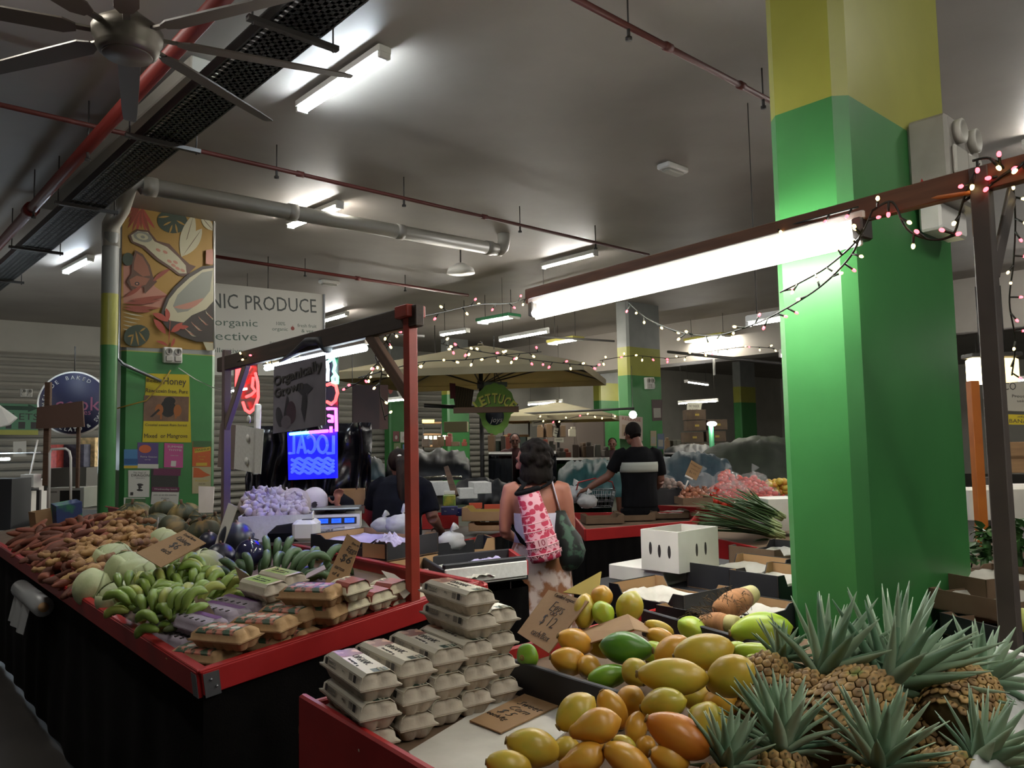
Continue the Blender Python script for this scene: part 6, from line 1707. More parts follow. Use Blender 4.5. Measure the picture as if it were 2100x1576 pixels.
t = MB().tube([at(868, 981, 9.6), at(905, 978, 9.6), at(948, 979, 9.6)], .03, 8, flat=.5).build('foil_roll', mat('silver_foil', 'b9b6a9', .2, metal=.9, c2='7d7a70', scale=40)); tag(t, 'silver foil edge along the black goods right of the red post', 'foil')
p0, p1 = at(915, 958, 7.6), at(934, 1018, 7.5)
t = MB().tube([p0, p1], [.03, .045], 4, sm=False).build('wooden_plank', m_wood); tag(t, 'brown wooden plank leaning behind the navy cartons', 'plank')
p0 = at(933, 935, 10.4)
o = MB().add([(0, 0, 0), (.17, 0, -.09), (.12, .02, .06), (.03, .0, .05)], [(0, 1, 2, 3)]).build('paper_sheet', m_paper, None, T(*p0), thick=.002); tag(o, 'white paper sheet on top of the dark tarpaulin', 'paper')

# ================================================================ red stall in the centre right, tomatoes, onions, leeks
ZS = .86
qtable('market_stall', 'red edged stall with black skirt between the pink bag woman and the white carton', [(1200, 1086), (1416, 1069), (1432, 1050), (1172, 1052)], ZS, .07, m_red, m_cardd, m_cloth, rimh=.1)
for (x, y, rot, lab) in ((1235, 1072, 5, 'left'), (1300, 1066, 2, 'middle'), (1370, 1062, 0, 'right')):
    tray('cardboard_tray', f'dark brown tray, {lab} of three in the central red stall', 'cardboard tray', T(*onz(x, y, ZS - .06)) @ R(rad(rot)), .38, .3, .08, m_cardd, m_cardd, .3, m_paper if lab == 'right' else None)
plastic_bag('white plastic bags heaped right of the woman\'s shoulder', onz(1178, 1028, .95), .13, 21)
plastic_bag('second white plastic bag below the basket', onz(1205, 1040, .93), .1, 23)
qtable('market_stall', 'red fronted stall with onions and tomatoes behind the central red stall', [(1338, 1036), (1480, 1043), (1665, 1049), (1660, 1006), (1345, 1008)], ZS, .02, m_red, m_cardd, m_cloth, rimh=.15)
qtable('market_stall', 'red fronted stall under the leeks at the left of the big pillar', [(1450, 1100), (1560, 1125), (1660, 1120), (1650, 1060), (1480, 1062)], ZS - .04, .02, m_red, m_cardd, m_cloth, rimh=.15)
m_on = mat('brown_onion_skin', '7a4630', .35, c2='94593c', scale=12, stretch=(1, 1, .2))
m_onp = mat('pale_potato_skin', '8f7468', .6, c2='a2877a', scale=10)
m_tom = mat('tomato_skin', 'b3261c', .2, c2='c23a22', scale=5)
m_tomc = mat('tomato_calyx', '4a6a2a', .6)
def heap(P, n, rmin, seed, dfun, mesh, mats, name, label, cat, group, sc=(.9, 1.1)):
    q = random.Random(seed); first = None
    for i, (x, y) in enumerate(scatter(P, n, rmin, seed)):
        M = Mx.Translation(at(x, y, dfun(x, y) + q.uniform(-.03, .03))) @ R(q.uniform(0, 6.28)) @ R(q.uniform(-.9, .9), 'X') @ SC(q.uniform(*sc))
        if first is None:
            first = mesh.build(name, mats); first.matrix_world = M; tag(first, label, cat, group)
        else:
            c = first.copy(); COL.objects.link(c); c.matrix_world = M
TM = [(1452, 1030), (1470, 1000), (1478, 975), (1492, 963), (1506, 980), (1520, 978), (1550, 980), (1572, 1000), (1592, 1012), (1590, 1030), (1560, 1034), (1520, 1030), (1490, 1036)]
tom = MB().ball((0, 0, 0), (.036, .036, .031), 14, 9, fn=lambda d: 1 - .1 * max(0, d.z) ** 6)
for k in range(5): a = k * 1.257; tom.add([(.004 * cos(a + 1.5), .004 * sin(a + 1.5), .03), (.02 * cos(a), .02 * sin(a), .031), (-.004 * cos(a + 1.5), -.004 * sin(a + 1.5), .03)], [(0, 1, 2)], 1)
heap(TM, 118, 9.5, 3, lambda x, y: 7.95 + (1035 - y) / 75 * .5, tom, [m_tom, m_tomc], 'tomato', 'red tomato in the bagged heap left of the big green pillar', 'tomato', 'tomatoes heaped in plastic bags')
for i, (x, y, r_c, lab) in enumerate([(1491, 984, .13, 'tall clear bag of tomatoes with a knotted top'), (1505, 1012, .15, 'clear bag of tomatoes at the front of the heap'), (1546, 992, .15, 'clear bag of tomatoes at the right of the heap'), (1575, 1014, .12, 'clear bag of tomatoes rightmost, nearest the pillar'), (1462, 1015, .11, 'clear bag of tomatoes at the left beside the onions')]):
    plastic_bag(lab, at(x, y + 16, 7.75 + .1 * i), r_c, 30 + i, mat('clear_tomato_bag', 'dcdcdc', .06, alpha=.13, spec=1.0))
o = MB().ball((0, 0, 0), (.45, .22, .22), 20, 10, fn=lambda d: 1 + .05 * nz(d, 3)).build('tomato_pile', m_tom, None, T(*at(1525, 1024, 8.6))); tag(o, 'solid red core of the tomato heap, seen between the tomatoes', 'tomatoes', kind='stuff')
oni = MB().lathe([(.003, -.032), (.02, -.028), (.035, -.008), (.035, .008), (.022, .024), (.007, .033), (.004, .046)], 14)
heap([(1395, 1026), (1398, 1008), (1420, 1000), (1448, 1000), (1450, 1018), (1430, 1028)], 30, 9.5, 5, lambda x, y: 8.0 + (1030 - y) / 60 * .4, oni, [m_on], 'onion', 'brown onion in the small crate beside the tomatoes', 'onion', 'brown onions in the crate')
heap([(1345, 1000), (1350, 985), (1380, 986), (1398, 992), (1400, 1002)], 22, 9, 9, lambda x, y: 8.7, MB().ball((0, 0, 0), (.04, .033, .03), 12, 8), [m_onp], 'potato', 'pale pinkish potato bagged in the black crate', 'potato', 'bagged potatoes in the black crate')
plastic_bag('clear knotted bag of onions behind the onion crate', at(1440, 1002, 8.3), .13, 41, MATS['clear_tomato_bag'])
plastic_bag('clear bag over the potatoes in the black crate', at(1365, 1004, 8.6), .12, 42, MATS['clear_tomato_bag'])
for (x, y, d, w_, h_, m_, lab) in ((1365, 1034, 8.5, .34, .16, m_blk, 'black crate of bagged potatoes behind the striped shirt man'), (1422, 1034, 7.9, .3, .07, m_cardd, 'small brown crate of onions')):
    carton_box('crate', lab, 'crate', T(*at(x, y, d)) @ R(rad(5)), w_, .3, h_, m_, open_top=True)
m_yel = mat('yellow_fruit_skin', 'b5a53c', .4, c2='b8762e', scale=5)
heap([(1572, 1008), (1575, 990), (1600, 985), (1612, 990), (1612, 1010)], 14, 9, 12, lambda x, y: 8.3, MB().ball((0, 0, 0), (.04, .04, .038), 12, 8), [m_yel], 'yellow_fruit', 'round yellow or orange fruit at the pillar end of the tomato stall', 'fruit', 'yellow fruit beside the tomatoes')
t = card_sign([at(1418, 944, 8.1), at(1441, 958, 8.1), at(1428, 986, 8.1), at(1405, 974, 8.1)], [('Kingaroy', -.01, .05, .03, dict(thin=1, shear=.2)), ('onions', 0, .01, .03, dict(thin=1, shear=.2)), ('$6.99', 0, -.03, .034, dict(thin=1)), ('kilo', .01, -.065, .024, dict(thin=1))], 'brown price card on a white clip stand above the onions', m_card)
t = thing('clip_stand', 'white plastic clip stand holding the onion price card', 'sign holder', T(*at(1404, 1004, 8.1)))
pA = at(1404, 1004, 8.1); MB().tube([V((0, 0, 0)), at(1411, 986, 8.12) - pA], .008, 6).build('stem', m_white, t); MB().tube([at(1405, 976, 8.09) - pA, at(1420, 984, 8.09) - pA], .012, 6).build('clip', m_white, t)
# leeks: several bunches of long blades with their roots to the right
m_leek = mat('leek_leaf', '3f5a34', .45, c2='5f7a48', scale=3, stretch=(1, 1, 1), spec=.5)
m_leekw = mat('leek_shaft', '7f8f5c', .5)
q = random.Random(11)
RT = [(1604, 1098), (1598, 1080), (1606, 1062), (1590, 1100), (1604, 1112), (1588, 1075)]
TP = [(1440, 1052), (1452, 1030), (1490, 1022), (1442, 1068), (1530, 1130), (1530, 1020)]
for i in range(6):
    r0 = at(*RT[i], 6.1 + .06 * i); 
    t = thing('leek_bunch', ['leek bunch with blades reaching far left', 'leek bunch just above, blades to the upper left', 'leek bunch arching over the top towards the tomatoes', 'lowest leek bunch lying on the red stall', 'leek bunch whose blades hang down over the red front', 'leek bunch with blades standing up beside the pillar'][i], 'leeks', T(*r0), 'leek bunches left of the big pillar')
    b = MB(); c = MB()
    for k in range(24):
        tp_ = at(TP[i][0] + q.uniform(-26, 26), TP[i][1] + q.uniform(-22, 22), 6.0 + .1 * i + q.uniform(-.25, .2)) - r0
        if tp_.z < .86 - r0.z and i != 4: tp_.z = .88 - r0.z + q.random() * .1
        off = V((q.uniform(-.02, .02), q.uniform(-.02, .02), q.uniform(-.02, .02)))
        mid = off + (tp_ - off) * .55 + UP * q.uniform(.0, .07)
        pts = []
        for s in range(8):
            u = s / 7; pts.append(off * (1 - u) ** 2 + mid * 2 * u * (1 - u) + tp_ * u * u)
        b.tube(pts, [.008, .011, .012, .012, .011, .009, .007, .002], 5, flat=.45)
        c.tube([off, off + (pts[1] - off) * .9], .0105, 6)
    b.build('leek_blades', m_leek, t); c.build('leek_shafts', m_leekw, t)
carton_box('white_box', 'tall white box beside the big pillar behind the leeks', 'box', T(*at(1596, 1086, 6.6)) @ R(rad(8)), .3, .3, .26, m_wbox)
# ================================================================ left pillar: mural, posters, sockets
PN = -GA                                            # broad faces of the pillars look this way
PLo = V((PL.x, PL.y, 0))
def flat_m(name, c): return mat(name, c, .6)
m_ochre, m_rust, m_leafd, m_cream, m_bfly = flat_m('mural_ochre', '8a6a26'), flat_m('mural_rust', '7a3622'), flat_m('mural_dark_leaf', '23301f'), flat_m('mural_cream', 'a09a80'), flat_m('mural_butterfly', '7a4a34')
m_grey2, m_husk, m_line, m_pinkm, m_redleaf = flat_m('mural_grey', '73746a'), flat_m('mural_husk', '2c241d'), flat_m('mural_brown_line', '4a3020'), flat_m('mural_dusty_pink', '9a6a58'), flat_m('mural_red_leaf', '8f3a2a')
m_greenm = flat_m('mural_green', '2c4a2c')
MUR = [m_ochre, m_rust, m_leafd, m_cream, m_bfly, m_grey2, m_husk, m_line, m_pinkm, m_redleaf, m_greenm]
def mz(x, y): return (230 + x / 4.776, 400 + y / 4.776)     # from the enlarged view of the mural
def mzp(pts): return [mz(x, y) for x, y in pts]
P_ = [(0, [(251, 424), (438, 443), (438, 719), (247, 712)])]
P_ += [(8, mzp([(110, 640), (260, 560), (420, 900), (540, 980), (500, 1110), (110, 1060)]))]
for k in range(7): P_.append((1 if k % 2 else 9, mzp(leaf(300, 130, 150 + k * 45, 330 + (k % 3) * 30, 16, 10))))
for k in range(5): P_.append((1, mzp(leaf(280, 110, 130 + k * 8, 140 + k * 45, 12, 6))))
P_.append((2, mzp(ell(590, 260, 150, 115, 10, 22))))
for a_, b_, c_, d_ in ((450, 220, 560, 210), (500, 300, 580, 260), (560, 380, 590, 290), (640, 380, 620, 280), (720, 300, 630, 250)): P_.append((0, mzp(leaf(a_, b_, c_, d_, 9, 0))))
for ox, oy, tx, ty, w_ in ((680, 610, 800, 190, 70), (690, 600, 880, 330, 62), (990, 350, 870, 210, 40)): P_.append((3, mzp(leaf(ox, oy, tx, ty, w_, 0, 9)))); P_.append((7, mzp(leaf(ox, oy, tx, ty, 3, 0, 5))))
P_.append((7, mzp([(160, 400), (240, 335), (360, 350), (440, 450), (560, 480), (670, 600), (760, 680), (820, 700), (760, 760), (740, 800), (650, 790), (560, 720), (430, 640), (300, 520), (190, 470)])))
P_.append((3, mzp([(185, 395), (250, 352), (350, 365), (415, 455), (540, 510), (650, 610), (720, 690), (730, 770), (660, 770), (570, 700), (450, 620), (320, 500), (205, 455)])))
P_.append((5, mzp(ell(300, 410, 95, 50, 15)))); P_.append((3, mzp(ell(295, 408, 60, 30, 15)))); P_.append((5, mzp(ell(300, 412, 22, 14, 15))))
for x, y in ((560, 650), (600, 690), (640, 720), (690, 740), (620, 660), (520, 560), (450, 540)): P_.append((8, mzp(ell(x, y, 26, 14, 30, 10))))
P_.append((2, mzp(ell(155, 630, 55, 65, 0, 14))))
P_.append((7, mzp([(225, 540), (300, 580), (370, 690), (400, 800), (440, 850), (320, 970), (310, 900), (190, 930), (140, 850), (190, 770), (190, 690)])))
P_.append((4, mzp([(240, 570), (300, 610), (350, 700), (375, 790), (300, 800), (210, 730), (215, 660)]))); P_.append((4, mzp([(170, 830), (240, 790), (370, 820), (330, 880), (250, 905), (185, 890)])))
P_.append((6, mzp(ell(244, 870, 24, 18)))); P_.append((8, mzp(ell(244, 870, 10, 8)))); P_.append((1, mzp(leaf(390, 860, 580, 720, 20, -14)))); P_.append((7, mzp(leaf(310, 960, 420, 830, 10, 0))))
for x0, y0, x1, y1 in ((170, 1030, 550, 985), (110, 1060, 480, 1030), (110, 1085, 470, 1110), (110, 1110, 390, 1140), (120, 1000, 300, 880)): P_.append((1, mzp(leaf(x0, y0, x1, y1, 18, 8))))
for k in range(5): P_.append((3, mzp(leaf(105, 1150 + k * 40, 310 - k * 30, 1190 + k * 34, 6, 3))))
P_.append((2, mzp(ell(240, 1380, 130, 105, -20, 20))))
for a_ in ((180, 1480, 210, 1360), (260, 1480, 230, 1330), (330, 1440, 260, 1340), (330, 1300, 270, 1340), (150, 1390, 210, 1370)): P_.append((0, mzp(leaf(*a_, 9, 0))))
P_.append((6, mzp([(995, 690), (880, 700), (740, 780), (610, 900), (530, 1010), (490, 1120), (470, 1210), (540, 1310), (680, 1390), (830, 1440), (990, 1440)])))
P_.append((3, mzp([(993, 715), (890, 730), (760, 810), (640, 920), (560, 1020), (515, 1130), (560, 1230), (700, 1250), (780, 1180), (920, 1120), (993, 1040)])))
P_.append((5, mzp([(985, 740), (880, 760), (760, 860), (640, 980), (595, 1090), (640, 1155), (740, 1140), (880, 1040), (960, 940)])))
P_.append((8, mzp(leaf(600, 1100, 900, 1010, 30, 30))))
for k in range(16): P_.append((8 if k % 3 else 3, mzp(leaf(700 + k * 18, 1290 - k * 13 + (k % 4) * 34, 780 + k * 15, 1350 - k * 14 + (k % 4) * 26, 4, 10, 5))))
for x0, y0, x1, y1, w_ in ((545, 1235, 530, 1110, 24), (550, 1240, 395, 1160, 30), (525, 1365, 405, 1215, 30), (575, 1345, 690, 1250, 30), (640, 1290, 750, 1290, 20), (550, 1480, 430, 1430, 14), (575, 1490, 610, 1400, 14)): P_.append((9, mzp(leaf(x0, y0, x1, y1, w_, 6))))
P_.append((9, mzp(leaf(553, 1490, 570, 1200, 4, 0)))); P_.append((3, mzp([(890, 1440), (990, 1450), (990, 1520), (930, 1530)]))); P_.append((8, mzp([(920, 540), (990, 530), (990, 680), (915, 680)])))
o = decal('wall_mural', P_, PLo, PN, MUR, None, .004, .0004)
tag(o, 'mural of tropical leaves, butterfly, root and open coconut on the left green pillar', 'mural')
wpl = onp(438, 440, PLo, PN); wpb = onp(439, 716, PLo, PN)
o = MB().cyl(wpl + PN * .01, wpb + PN * .01, .012, n=8).build('edge_strip', m_white); tag(o, 'pale strip down the right edge of the mural', 'strip')

def poster(name, label, px, o, n, base, shapes=(), texts=(), cat='poster', mats=None, lift=.006):
    """a sheet stuck on a vertical face; shapes and texts in fractions of the sheet"""
    o = V(o); n = V(n).normalized()
    P = [onp(x, y, o + n * lift * (1 if n.dot(EYE - o) > 0 else -1), n) for x, y in px]     # tl tr br bl
    nn = n if n.dot(EYE - o) > 0 else -n
    x = ((P[1] - P[0]) + (P[2] - P[3])); W = x.length / 2; x.normalize()
    Hh = ((P[0] - P[3]).length + (P[1] - P[2]).length) / 2
    M = basis(x, nn, P[3])
    t = thing(name, label, cat, M)
    inv = M.inverted(); L = [inv @ p for p in P]
    MB().prism([(p.x, p.y) for p in (L[3], L[2], L[1], L[0])], .002, 0, None, -.001).build('sheet', base, t)
    ms = [base] + list(mats or [])
    if shapes:
        b = MB()
        for k, (mi, pts) in enumerate(shapes): b.add([(x_ * W, y_ * Hh, .0015 + k * .0004) for x_, y_ in pts], [list(range(len(pts)))], mi)
        b.build('printed_picture', ms, t)
    z = .002 + .0004 * len(shapes)
    for i, (txt, x_, y_, s_, kw) in enumerate(texts):
        kw = dict(kw); mm = kw.pop('m', m_print)
        if 'width' in kw: kw['width'] *= W
        lettering([(txt, x_ * W, y_ * Hh, s_ * Hh, kw)], mm, t, T(0, 0, z), 'lettering')
    return t
def bx_(x0, y0, x1, y1): return [(x0, y0), (x1, y0), (x1, y1), (x0, y1)]
def el_(cx, cy, rx, ry, n=16, rot=0): return [((cx + rx * cos(a) * cos(rot) - ry * sin(a) * sin(rot)), (cy + rx * cos(a) * sin(rot) + ry * sin(a) * cos(rot))) for a in [2 * PI * i / n for i in range(n)]]
m_pyel = flat_m('poster_yellow', 'b5a315'); m_pbrn = mat('poster_brown', '5c4231', .5, c2='6e523c', scale=6); m_bee = flat_m('bee_black', '14100c'); m_beeo = flat_m('bee_orange', '8a4f1c')
poster('honey_poster', 'yellow and black honey poster with a bee photo on the left green pillar', [(300, 766), (388, 769), (392, 908), (292, 907)], PLo, PN, m_pyel,
    [(1, bx_(0.01, .30, .99, .67)), (2, el_(.53, .49, .17, .13)), (3, el_(.34, .47, .09, .08)), (3, el_(.74, .46, .09, .09)), (2, el_(.56, .6, .13, .06)), (2, [(.14, .36), (.2, .36), (.36, .46), (.32, .48)]), (3, bx_(.36, .33, .4, .44)), (3, bx_(.68, .34, .72, .42))],
    [('Honey', .66, .885, .15, dict(width=.5)), ('Beest', .2, .885, .075, dict(width=.3)), ('Raw toxin free, Pure', .5, .74, .085, dict(width=.92)), ('Coastal sweet Rain forest', .5, .245, .05, dict(width=.92)), ('Mixed  or Mangrove', .5, .085, .09, dict(width=.94))], mats=[m_pbrn, m_bee, m_beeo])
sk_, se_, pu_, pk_, wh_, ye_, or_, mr_, gn_ = [flat_m('print_' + n_, c_) for n_, c_ in (('sky', '3f6f9a'), ('sea', '1f4a78'), ('violet', '4a3a6a'), ('pink', 'a8487a'), ('white', 'b5b3aa'), ('yellow', 'b39a30'), ('orange', 'b0562a'), ('maroon', '5a2440'), ('green', '3a5a34'))]
poster('poster', 'small blue sea view poster with yellow foot on the left pillar', [(254, 922), (282, 922), (282, 961), (254, 961)], PLo, PN, sk_, [(1, bx_(0, .2, 1, .5)), (2, bx_(0, 0, 1, .14))], mats=[se_, ye_])
poster('poster', 'violet and gold event poster with white foot beside the blue one', [(282, 908), (325, 909), (324, 962), (282, 961)], PLo, PN, pu_, [(1, el_(.3, .75, .3, .16)), (2, bx_(0, 0, 1, .17))], [('Rainy Season', .5, .45, .09, dict(width=.8, m=wh_)), ('open day', .45, .34, .06, dict(m=wh_))], mats=[or_, wh_])
poster('poster', 'pink poster reading Summer Thyme below the honey poster', [(337, 909), (376, 911), (375, 960), (336, 959)], PLo, PN, pk_, [(1, bx_(.35, .05, .62, .28))], [('SUMMER', .5, .86, .12, dict(width=.8, m=wh_)), ('THYME', .52, .72, .11, dict(width=.7, m=wh_)), ('market music', .5, .5, .06, dict(m=wh_))], mats=[wh_])
poster('poster', 'red and yellow poster with banner word MASHUP near the pillar edge', [(395, 906), (433, 905), (432, 958), (394, 957)], PLo, PN, or_, [(1, bx_(0, .75, 1, 1)), (2, [(.1, .52), (.95, .62), (.95, .78), (.1, .68)]), (2, bx_(.2, .02, .8, .14))], [('MASHUP', .52, .65, .12, dict(width=.75, rot=.1)), ('live music', .5, .38, .07, dict(m=ye_)), ('friday', .5, .27, .07, dict(m=ye_))], mats=[gn_, ye_])
poster('poster', 'white poster with a black curly snake under the violet poster', [(263, 965), (307, 965), (306, 1020), (263, 1020)], PLo, PN, wh_, [(1, [(.52 + .13 * sin(i * .8) + (.03 if i < 12 else -.03) * (1 if i < 12 else 1), .5 - .026 * (i if i < 12 else 23 - i)) for i in range(24)]), (1, bx_(.08, .06, .22, .18))], [('The Year of', .45, .9, .08, dict(width=.6)), ('DRAGON', .5, .8, .13, dict(width=.85)), ('celebrate with us', .5, .7, .045, {})], mats=[m_print])
poster('poster', 'dark poster with maroon bands and white foot, largest of the small posters', [(310, 962), (366, 962), (365, 1037), (309, 1035)], PLo, PN, flat_m('print_dark', '2a2a24'), [(1, bx_(0, .8, 1, 1)), (1, bx_(0, .36, 1, .48)), (2, bx_(0, 0, 1, .34))], [('Wednesday lunch', .5, .42, .06, dict(width=.85, m=wh_)), ('join us at the market', .5, .26, .05, dict(width=.85)), ('all welcome', .5, .17, .045, {})], mats=[mr_, wh_])
poster('poster', 'cream poster with an orange hand at its top, lowest at the pillar edge', [(394, 958), (433, 958), (432, 1012), (394, 1013)], PLo, PN, flat_m('print_cream', 'a59c78'), [(1, [(.02, .6), (.5, .6), (.95, .68), (.6, .8), (.3, .95), (.02, .98)])], [('Kitchen', .5, .48, .1, dict(width=.7, m=ye_)), ('fresh daily', .5, .36, .06, {})], mats=[or_])
poster('poster', 'framed dark green landscape card at the foot of the left pillar', [(254, 1021), (298, 1022), (298, 1046), (254, 1046)], PLo, PN, wh_, [(1, bx_(.03, .05, .97, .93)), (2, bx_(.06, .1, .94, .5))], mats=[gn_, flat_m('print_dark_green', '1d3320')])
def socket_box(name, label, px, o, n, twin=True, dep=.07):
    o = V(o); n = V(n).normalized(); nn = n if n.dot(EYE - o) > 0 else -n
    P = [onp(x, y, o, n) for x, y in px]; x = (P[1] - P[0]).normalized(); W = (P[1] - P[0]).length; Hh = (P[0] - P[3]).length
    t = thing(name, label, 'power outlet', basis(x, nn, P[3]))
    MB().bbox((W / 2, Hh / 2, dep / 2), (W, Hh, dep), .01).build('housing', m_white, t)
    for k in (.27, .75):
        MB().lathe([(W * .19, dep), (W * .2, dep + .02), (W * .15, dep + .025), (W * .14, dep + .008), (.001, dep + .008)], 18, M=T(W * k, Hh * .72, 0)).build('round_socket', m_pvc, t)
        MB().box((W * k, Hh * .72, dep + .014), (.008, W * .2, .012), 0, None).build('switch_lever', m_dark, t)
        MB().bbox((W * k, Hh * .26, dep + .008), (W * .36, Hh * .34, .03), .006).build('outlet_flap', m_pvc, t)
    return t
socket_box('power_outlet', 'white twin power outlet at the foot of the mural', [(333, 713), (371, 715), (371, 747), (332, 745)], PLo, PN)
t = MB().tube([onp(350, 760, PLo - GA * .02, PN), onp(330, 790, PLo - GA * .05, PN), onp(300, 822, PLo - GA * .05, PN), onp(240, 838, PLo - GA * .03, PN)], .008, 6).build('yellow_cable', mat('yellow_cable', '9a8030', .5)); tag(t, 'yellow cable drooping across the left green pillar', 'cable')
t = MB().tube([onp(366, 755, PLo - GA * .05, PN), onp(400, 778, PLo - GA * .08, PN), onp(436, 795, PLo - GA * .1, PN), at(490, 808, 6.5)], .006, 6).build('white_cable', m_white); tag(t, 'white cable sagging from the outlet to the neon sign', 'cable')
# big pillar: industrial outlet box on the broad face
PBo = V((PB.x, PB.y, 0)) - GA * .002
P = [onp(1858, 262, PBo, PN), onp(1952, 300, PBo, PN), onp(1946, 380, PBo, PN), onp(1858, 432, PBo, PN)]
W = (V((P[1].x, P[1].y, 0)) - V((P[0].x, P[0].y, 0))).length * .72; Hh = .36; zb = onp(1858, 415, PBo, PN).z
t = thing('outlet_box', 'pale industrial outlet box with round sockets and red warning mark on the big green pillar', 'power outlet', basis(GB, PN, V((P[0].x, P[0].y, zb))))
MB().bbox((W / 2, Hh / 2, .08), (W, Hh, .16), .012).build('housing', mat('aged_white_plastic', '9a958c', .5, c2='86827a', scale=5), t)
MB().bbox((W * .5, -.06, .06), (W * .8, .12, .09), .01).build('lower_box', m_white, t)
for k in (.28, .73):
    MB().lathe([(.05, .16), (.054, .19), (.042, .195), (.04, .17), (.001, .17)], 20, M=T(W * k, Hh * .82, 0)).build('round_socket', m_pvc, t)
    MB().bbox((W * k, Hh * .45, .17), (W * .38, .13, .02), .008).build('outlet_flap', m_pvc, t)
MB().add([(-.001, .05, .03), (-.001, .05, .075), (-.001, .1, .052)], [(0, 1, 2)]).build('warning_mark', m_red, t)
MB().box((-.0015, .04, .05), (.002, .012, .09)).build('brand_plate', m_print, t)

# ================================================================ produce sign behind the left pillar
SO = at(560, 680, 11.6)
m_sgn = mat('white_sign_board', 'c2c0b8', .6); m_sgt = flat_m('sign_grey_lettering', '4a4f4c')
m_sgg = flat_m('sign_green_lettering', '5a6a60'); m_rad = flat_m('sign_radish', '8f4a44')
sp4 = [(300, 566), (664, 604), (664, 771), (300, 769)]
Pq = [onp(x, y, SO, PN) for x, y in sp4]
Ms = basis(GB, PN, V((Pq[3].x, Pq[3].y, Pq[3].z)))
inv = Ms.inverted(); L = [inv @ p for p in Pq]
t = thing('produce_sign', 'large white sign reading organic produce behind the mural pillar', 'sign', Ms)
MB().prism([(p.x, p.y) for p in (L[3], L[2], L[1], L[0])], .04, 0, None, -.04).build('sign_board', m_sgn, t)
MB().bbox(((L[1].x + L[2].x) / 2, (L[1].y + L[2].y) / 2, -.01), (.03, (L[1].y - L[2].y), .06), .004).build('frame_edge', m_steel, t)
def son(x, y): p = inv @ onp(x, y, SO, PN); return p.x, p.y
kx = (inv @ onp(600, 680, SO, PN)).x - (inv @ onp(500, 680, SO, PN)).x; kx /= 100
def sgn(txt, x0, x1, y0, y1, hpx, m, nm='lettering', **kw):
    a_ = son(x0, y0); b_ = son(x1, y1)
    rot = math.atan2(b_[1] - a_[1], b_[0] - a_[0]); h = hpx * kx
    lettering([(txt, (a_[0] + b_[0]) / 2, (a_[1] + b_[1]) / 2, h / .7, dict(width=b_[0] - a_[0], rot=rot, **kw))], m, t, T(0, 0, .002), nm)
sgn('PRODUCE', 502, 648, 622, 630, 28, m_sgt); sgn('ORGANIC', 322, 488, 611, 621, 28, m_sgt)
sgn('organic', 440, 528, 661, 664, 14, m_sgg); sgn('collective', 385, 527, 688, 692, 16, m_sgg)
sgn('collective.org', 425, 526, 718, 722, 9, m_sgg); sgn('@the_organic', 446, 505, 747, 749, 6, m_sgt)
sgn('100%', 566, 584, 664, 665, 7, m_sgg); sgn('organic', 558, 590, 675, 676, 7, m_sgg); sgn('fresh fruit', 610, 649, 668, 670, 7, m_sgg); sgn('& veg', 618, 642, 679, 680, 7, m_sgg)
sgn('non-profit', 553, 595, 703, 704, 7, m_sgg); sgn('co-op', 562, 586, 715, 716, 7, m_sgg); sgn('organic', 618, 650, 704, 705, 7, m_sgg)
for x, y in ((600, 674), (604, 710)):
    c_ = son(x, y); b = MB(); b.add([(c_[0] + .03 * cos(a), c_[1] + .03 * sin(a), .003) for a in [2 * PI * i / 14 for i in range(14)]], [list(range(14))]); b.add([(c_[0] - .004, c_[1] + .028, .003), (c_[0] + .004, c_[1] + .028, .003), (c_[0] + .006, c_[1] + .06, .003)], [(0, 1, 2)]); b.build('radish_mark', m_rad, t)
for x in (.4, 1.7): MB().cyl((x, L[0].y - .05, -.02), (x, 4.43 - Ms.translation.z, -.02), .008, n=6).build('hanging_wire', m_dark, t)

# ================================================================ neon, banner and clutter on the left stall frame
BP = V((P1.x, P1.y, 0)); Bn = V((LY.y, -LY.x, 0))          # plane of the left stall beam
m_neon = {k: glow('neon_' + k, c, s) for k, c, s in (('red', (1, .03, .03), 7), ('blue', (.015, .03, 1), 4), ('cyan', (.1, 1, .85), 6), ('magenta', (1, .06, .75), 6), ('green', (.1, 1, .4), 6), ('white', (.8, 1, 1), 8))}
bnr = [(562, 752), (668, 728), (668, 872), (560, 890)]
poster('banner', 'grey cloth banner reading Organically Grown with vegetable silhouettes hung from the left stall beam', bnr, BP - Bn * .03 , Bn, mat('grey_banner_cloth', '6a6670', .85, c2='75717b', scale=4),
    [(1, el_(.14, .24, .07, .16, 14, .2)), (1, [(.22, .2), (.3, .55), (.34, .5), (.36, .3)]), (2, el_(.38, .28, .1, .17)), (3, el_(.28, .15, .1, .1)), (1, [(.62, .62), (.66, .62), (.7, .4), (.64, .1), (.58, .3)]), (1, [(.5, .6), (.58, .66), (.7, .66), (.8, .58), (.72, .52), (.6, .5)])],
    [('Organically', .5, .83, .2, dict(width=.94, rot=.05, bold=.02)), ('Grown', .34, .63, .19, dict(width=.58, rot=.05, bold=.02))], 'banner', [flat_m('banner_dark_print', '2c2a33'), flat_m('banner_plum_print', '3f2a38'), flat_m('banner_pale_print', '5d5560')], 0.0)
def neon(name, label, o, n, paths, r=.008, board=None, glowboard=None):
    o = V(o); n = V(n).normalized(); nn = n if n.dot(EYE - o) > 0 else -n
    oo = onp(*paths[0][1][0], o, n)
    t = thing(name, label, 'neon sign', T(*oo))
    for c_, pts in paths:
        b = MB().tube([onp(x, y, o, n) - oo for x, y in pts], r, 7); b.build('neon_tube', m_neon[c_], t)
    if board:
        P = [onp(x, y, o - nn * .025, n) - oo for x, y in board]
        MB().add(P, [list(range(len(P)))]).build('backing_board', glowboard or m_blk, t, thick=.006)
    return t
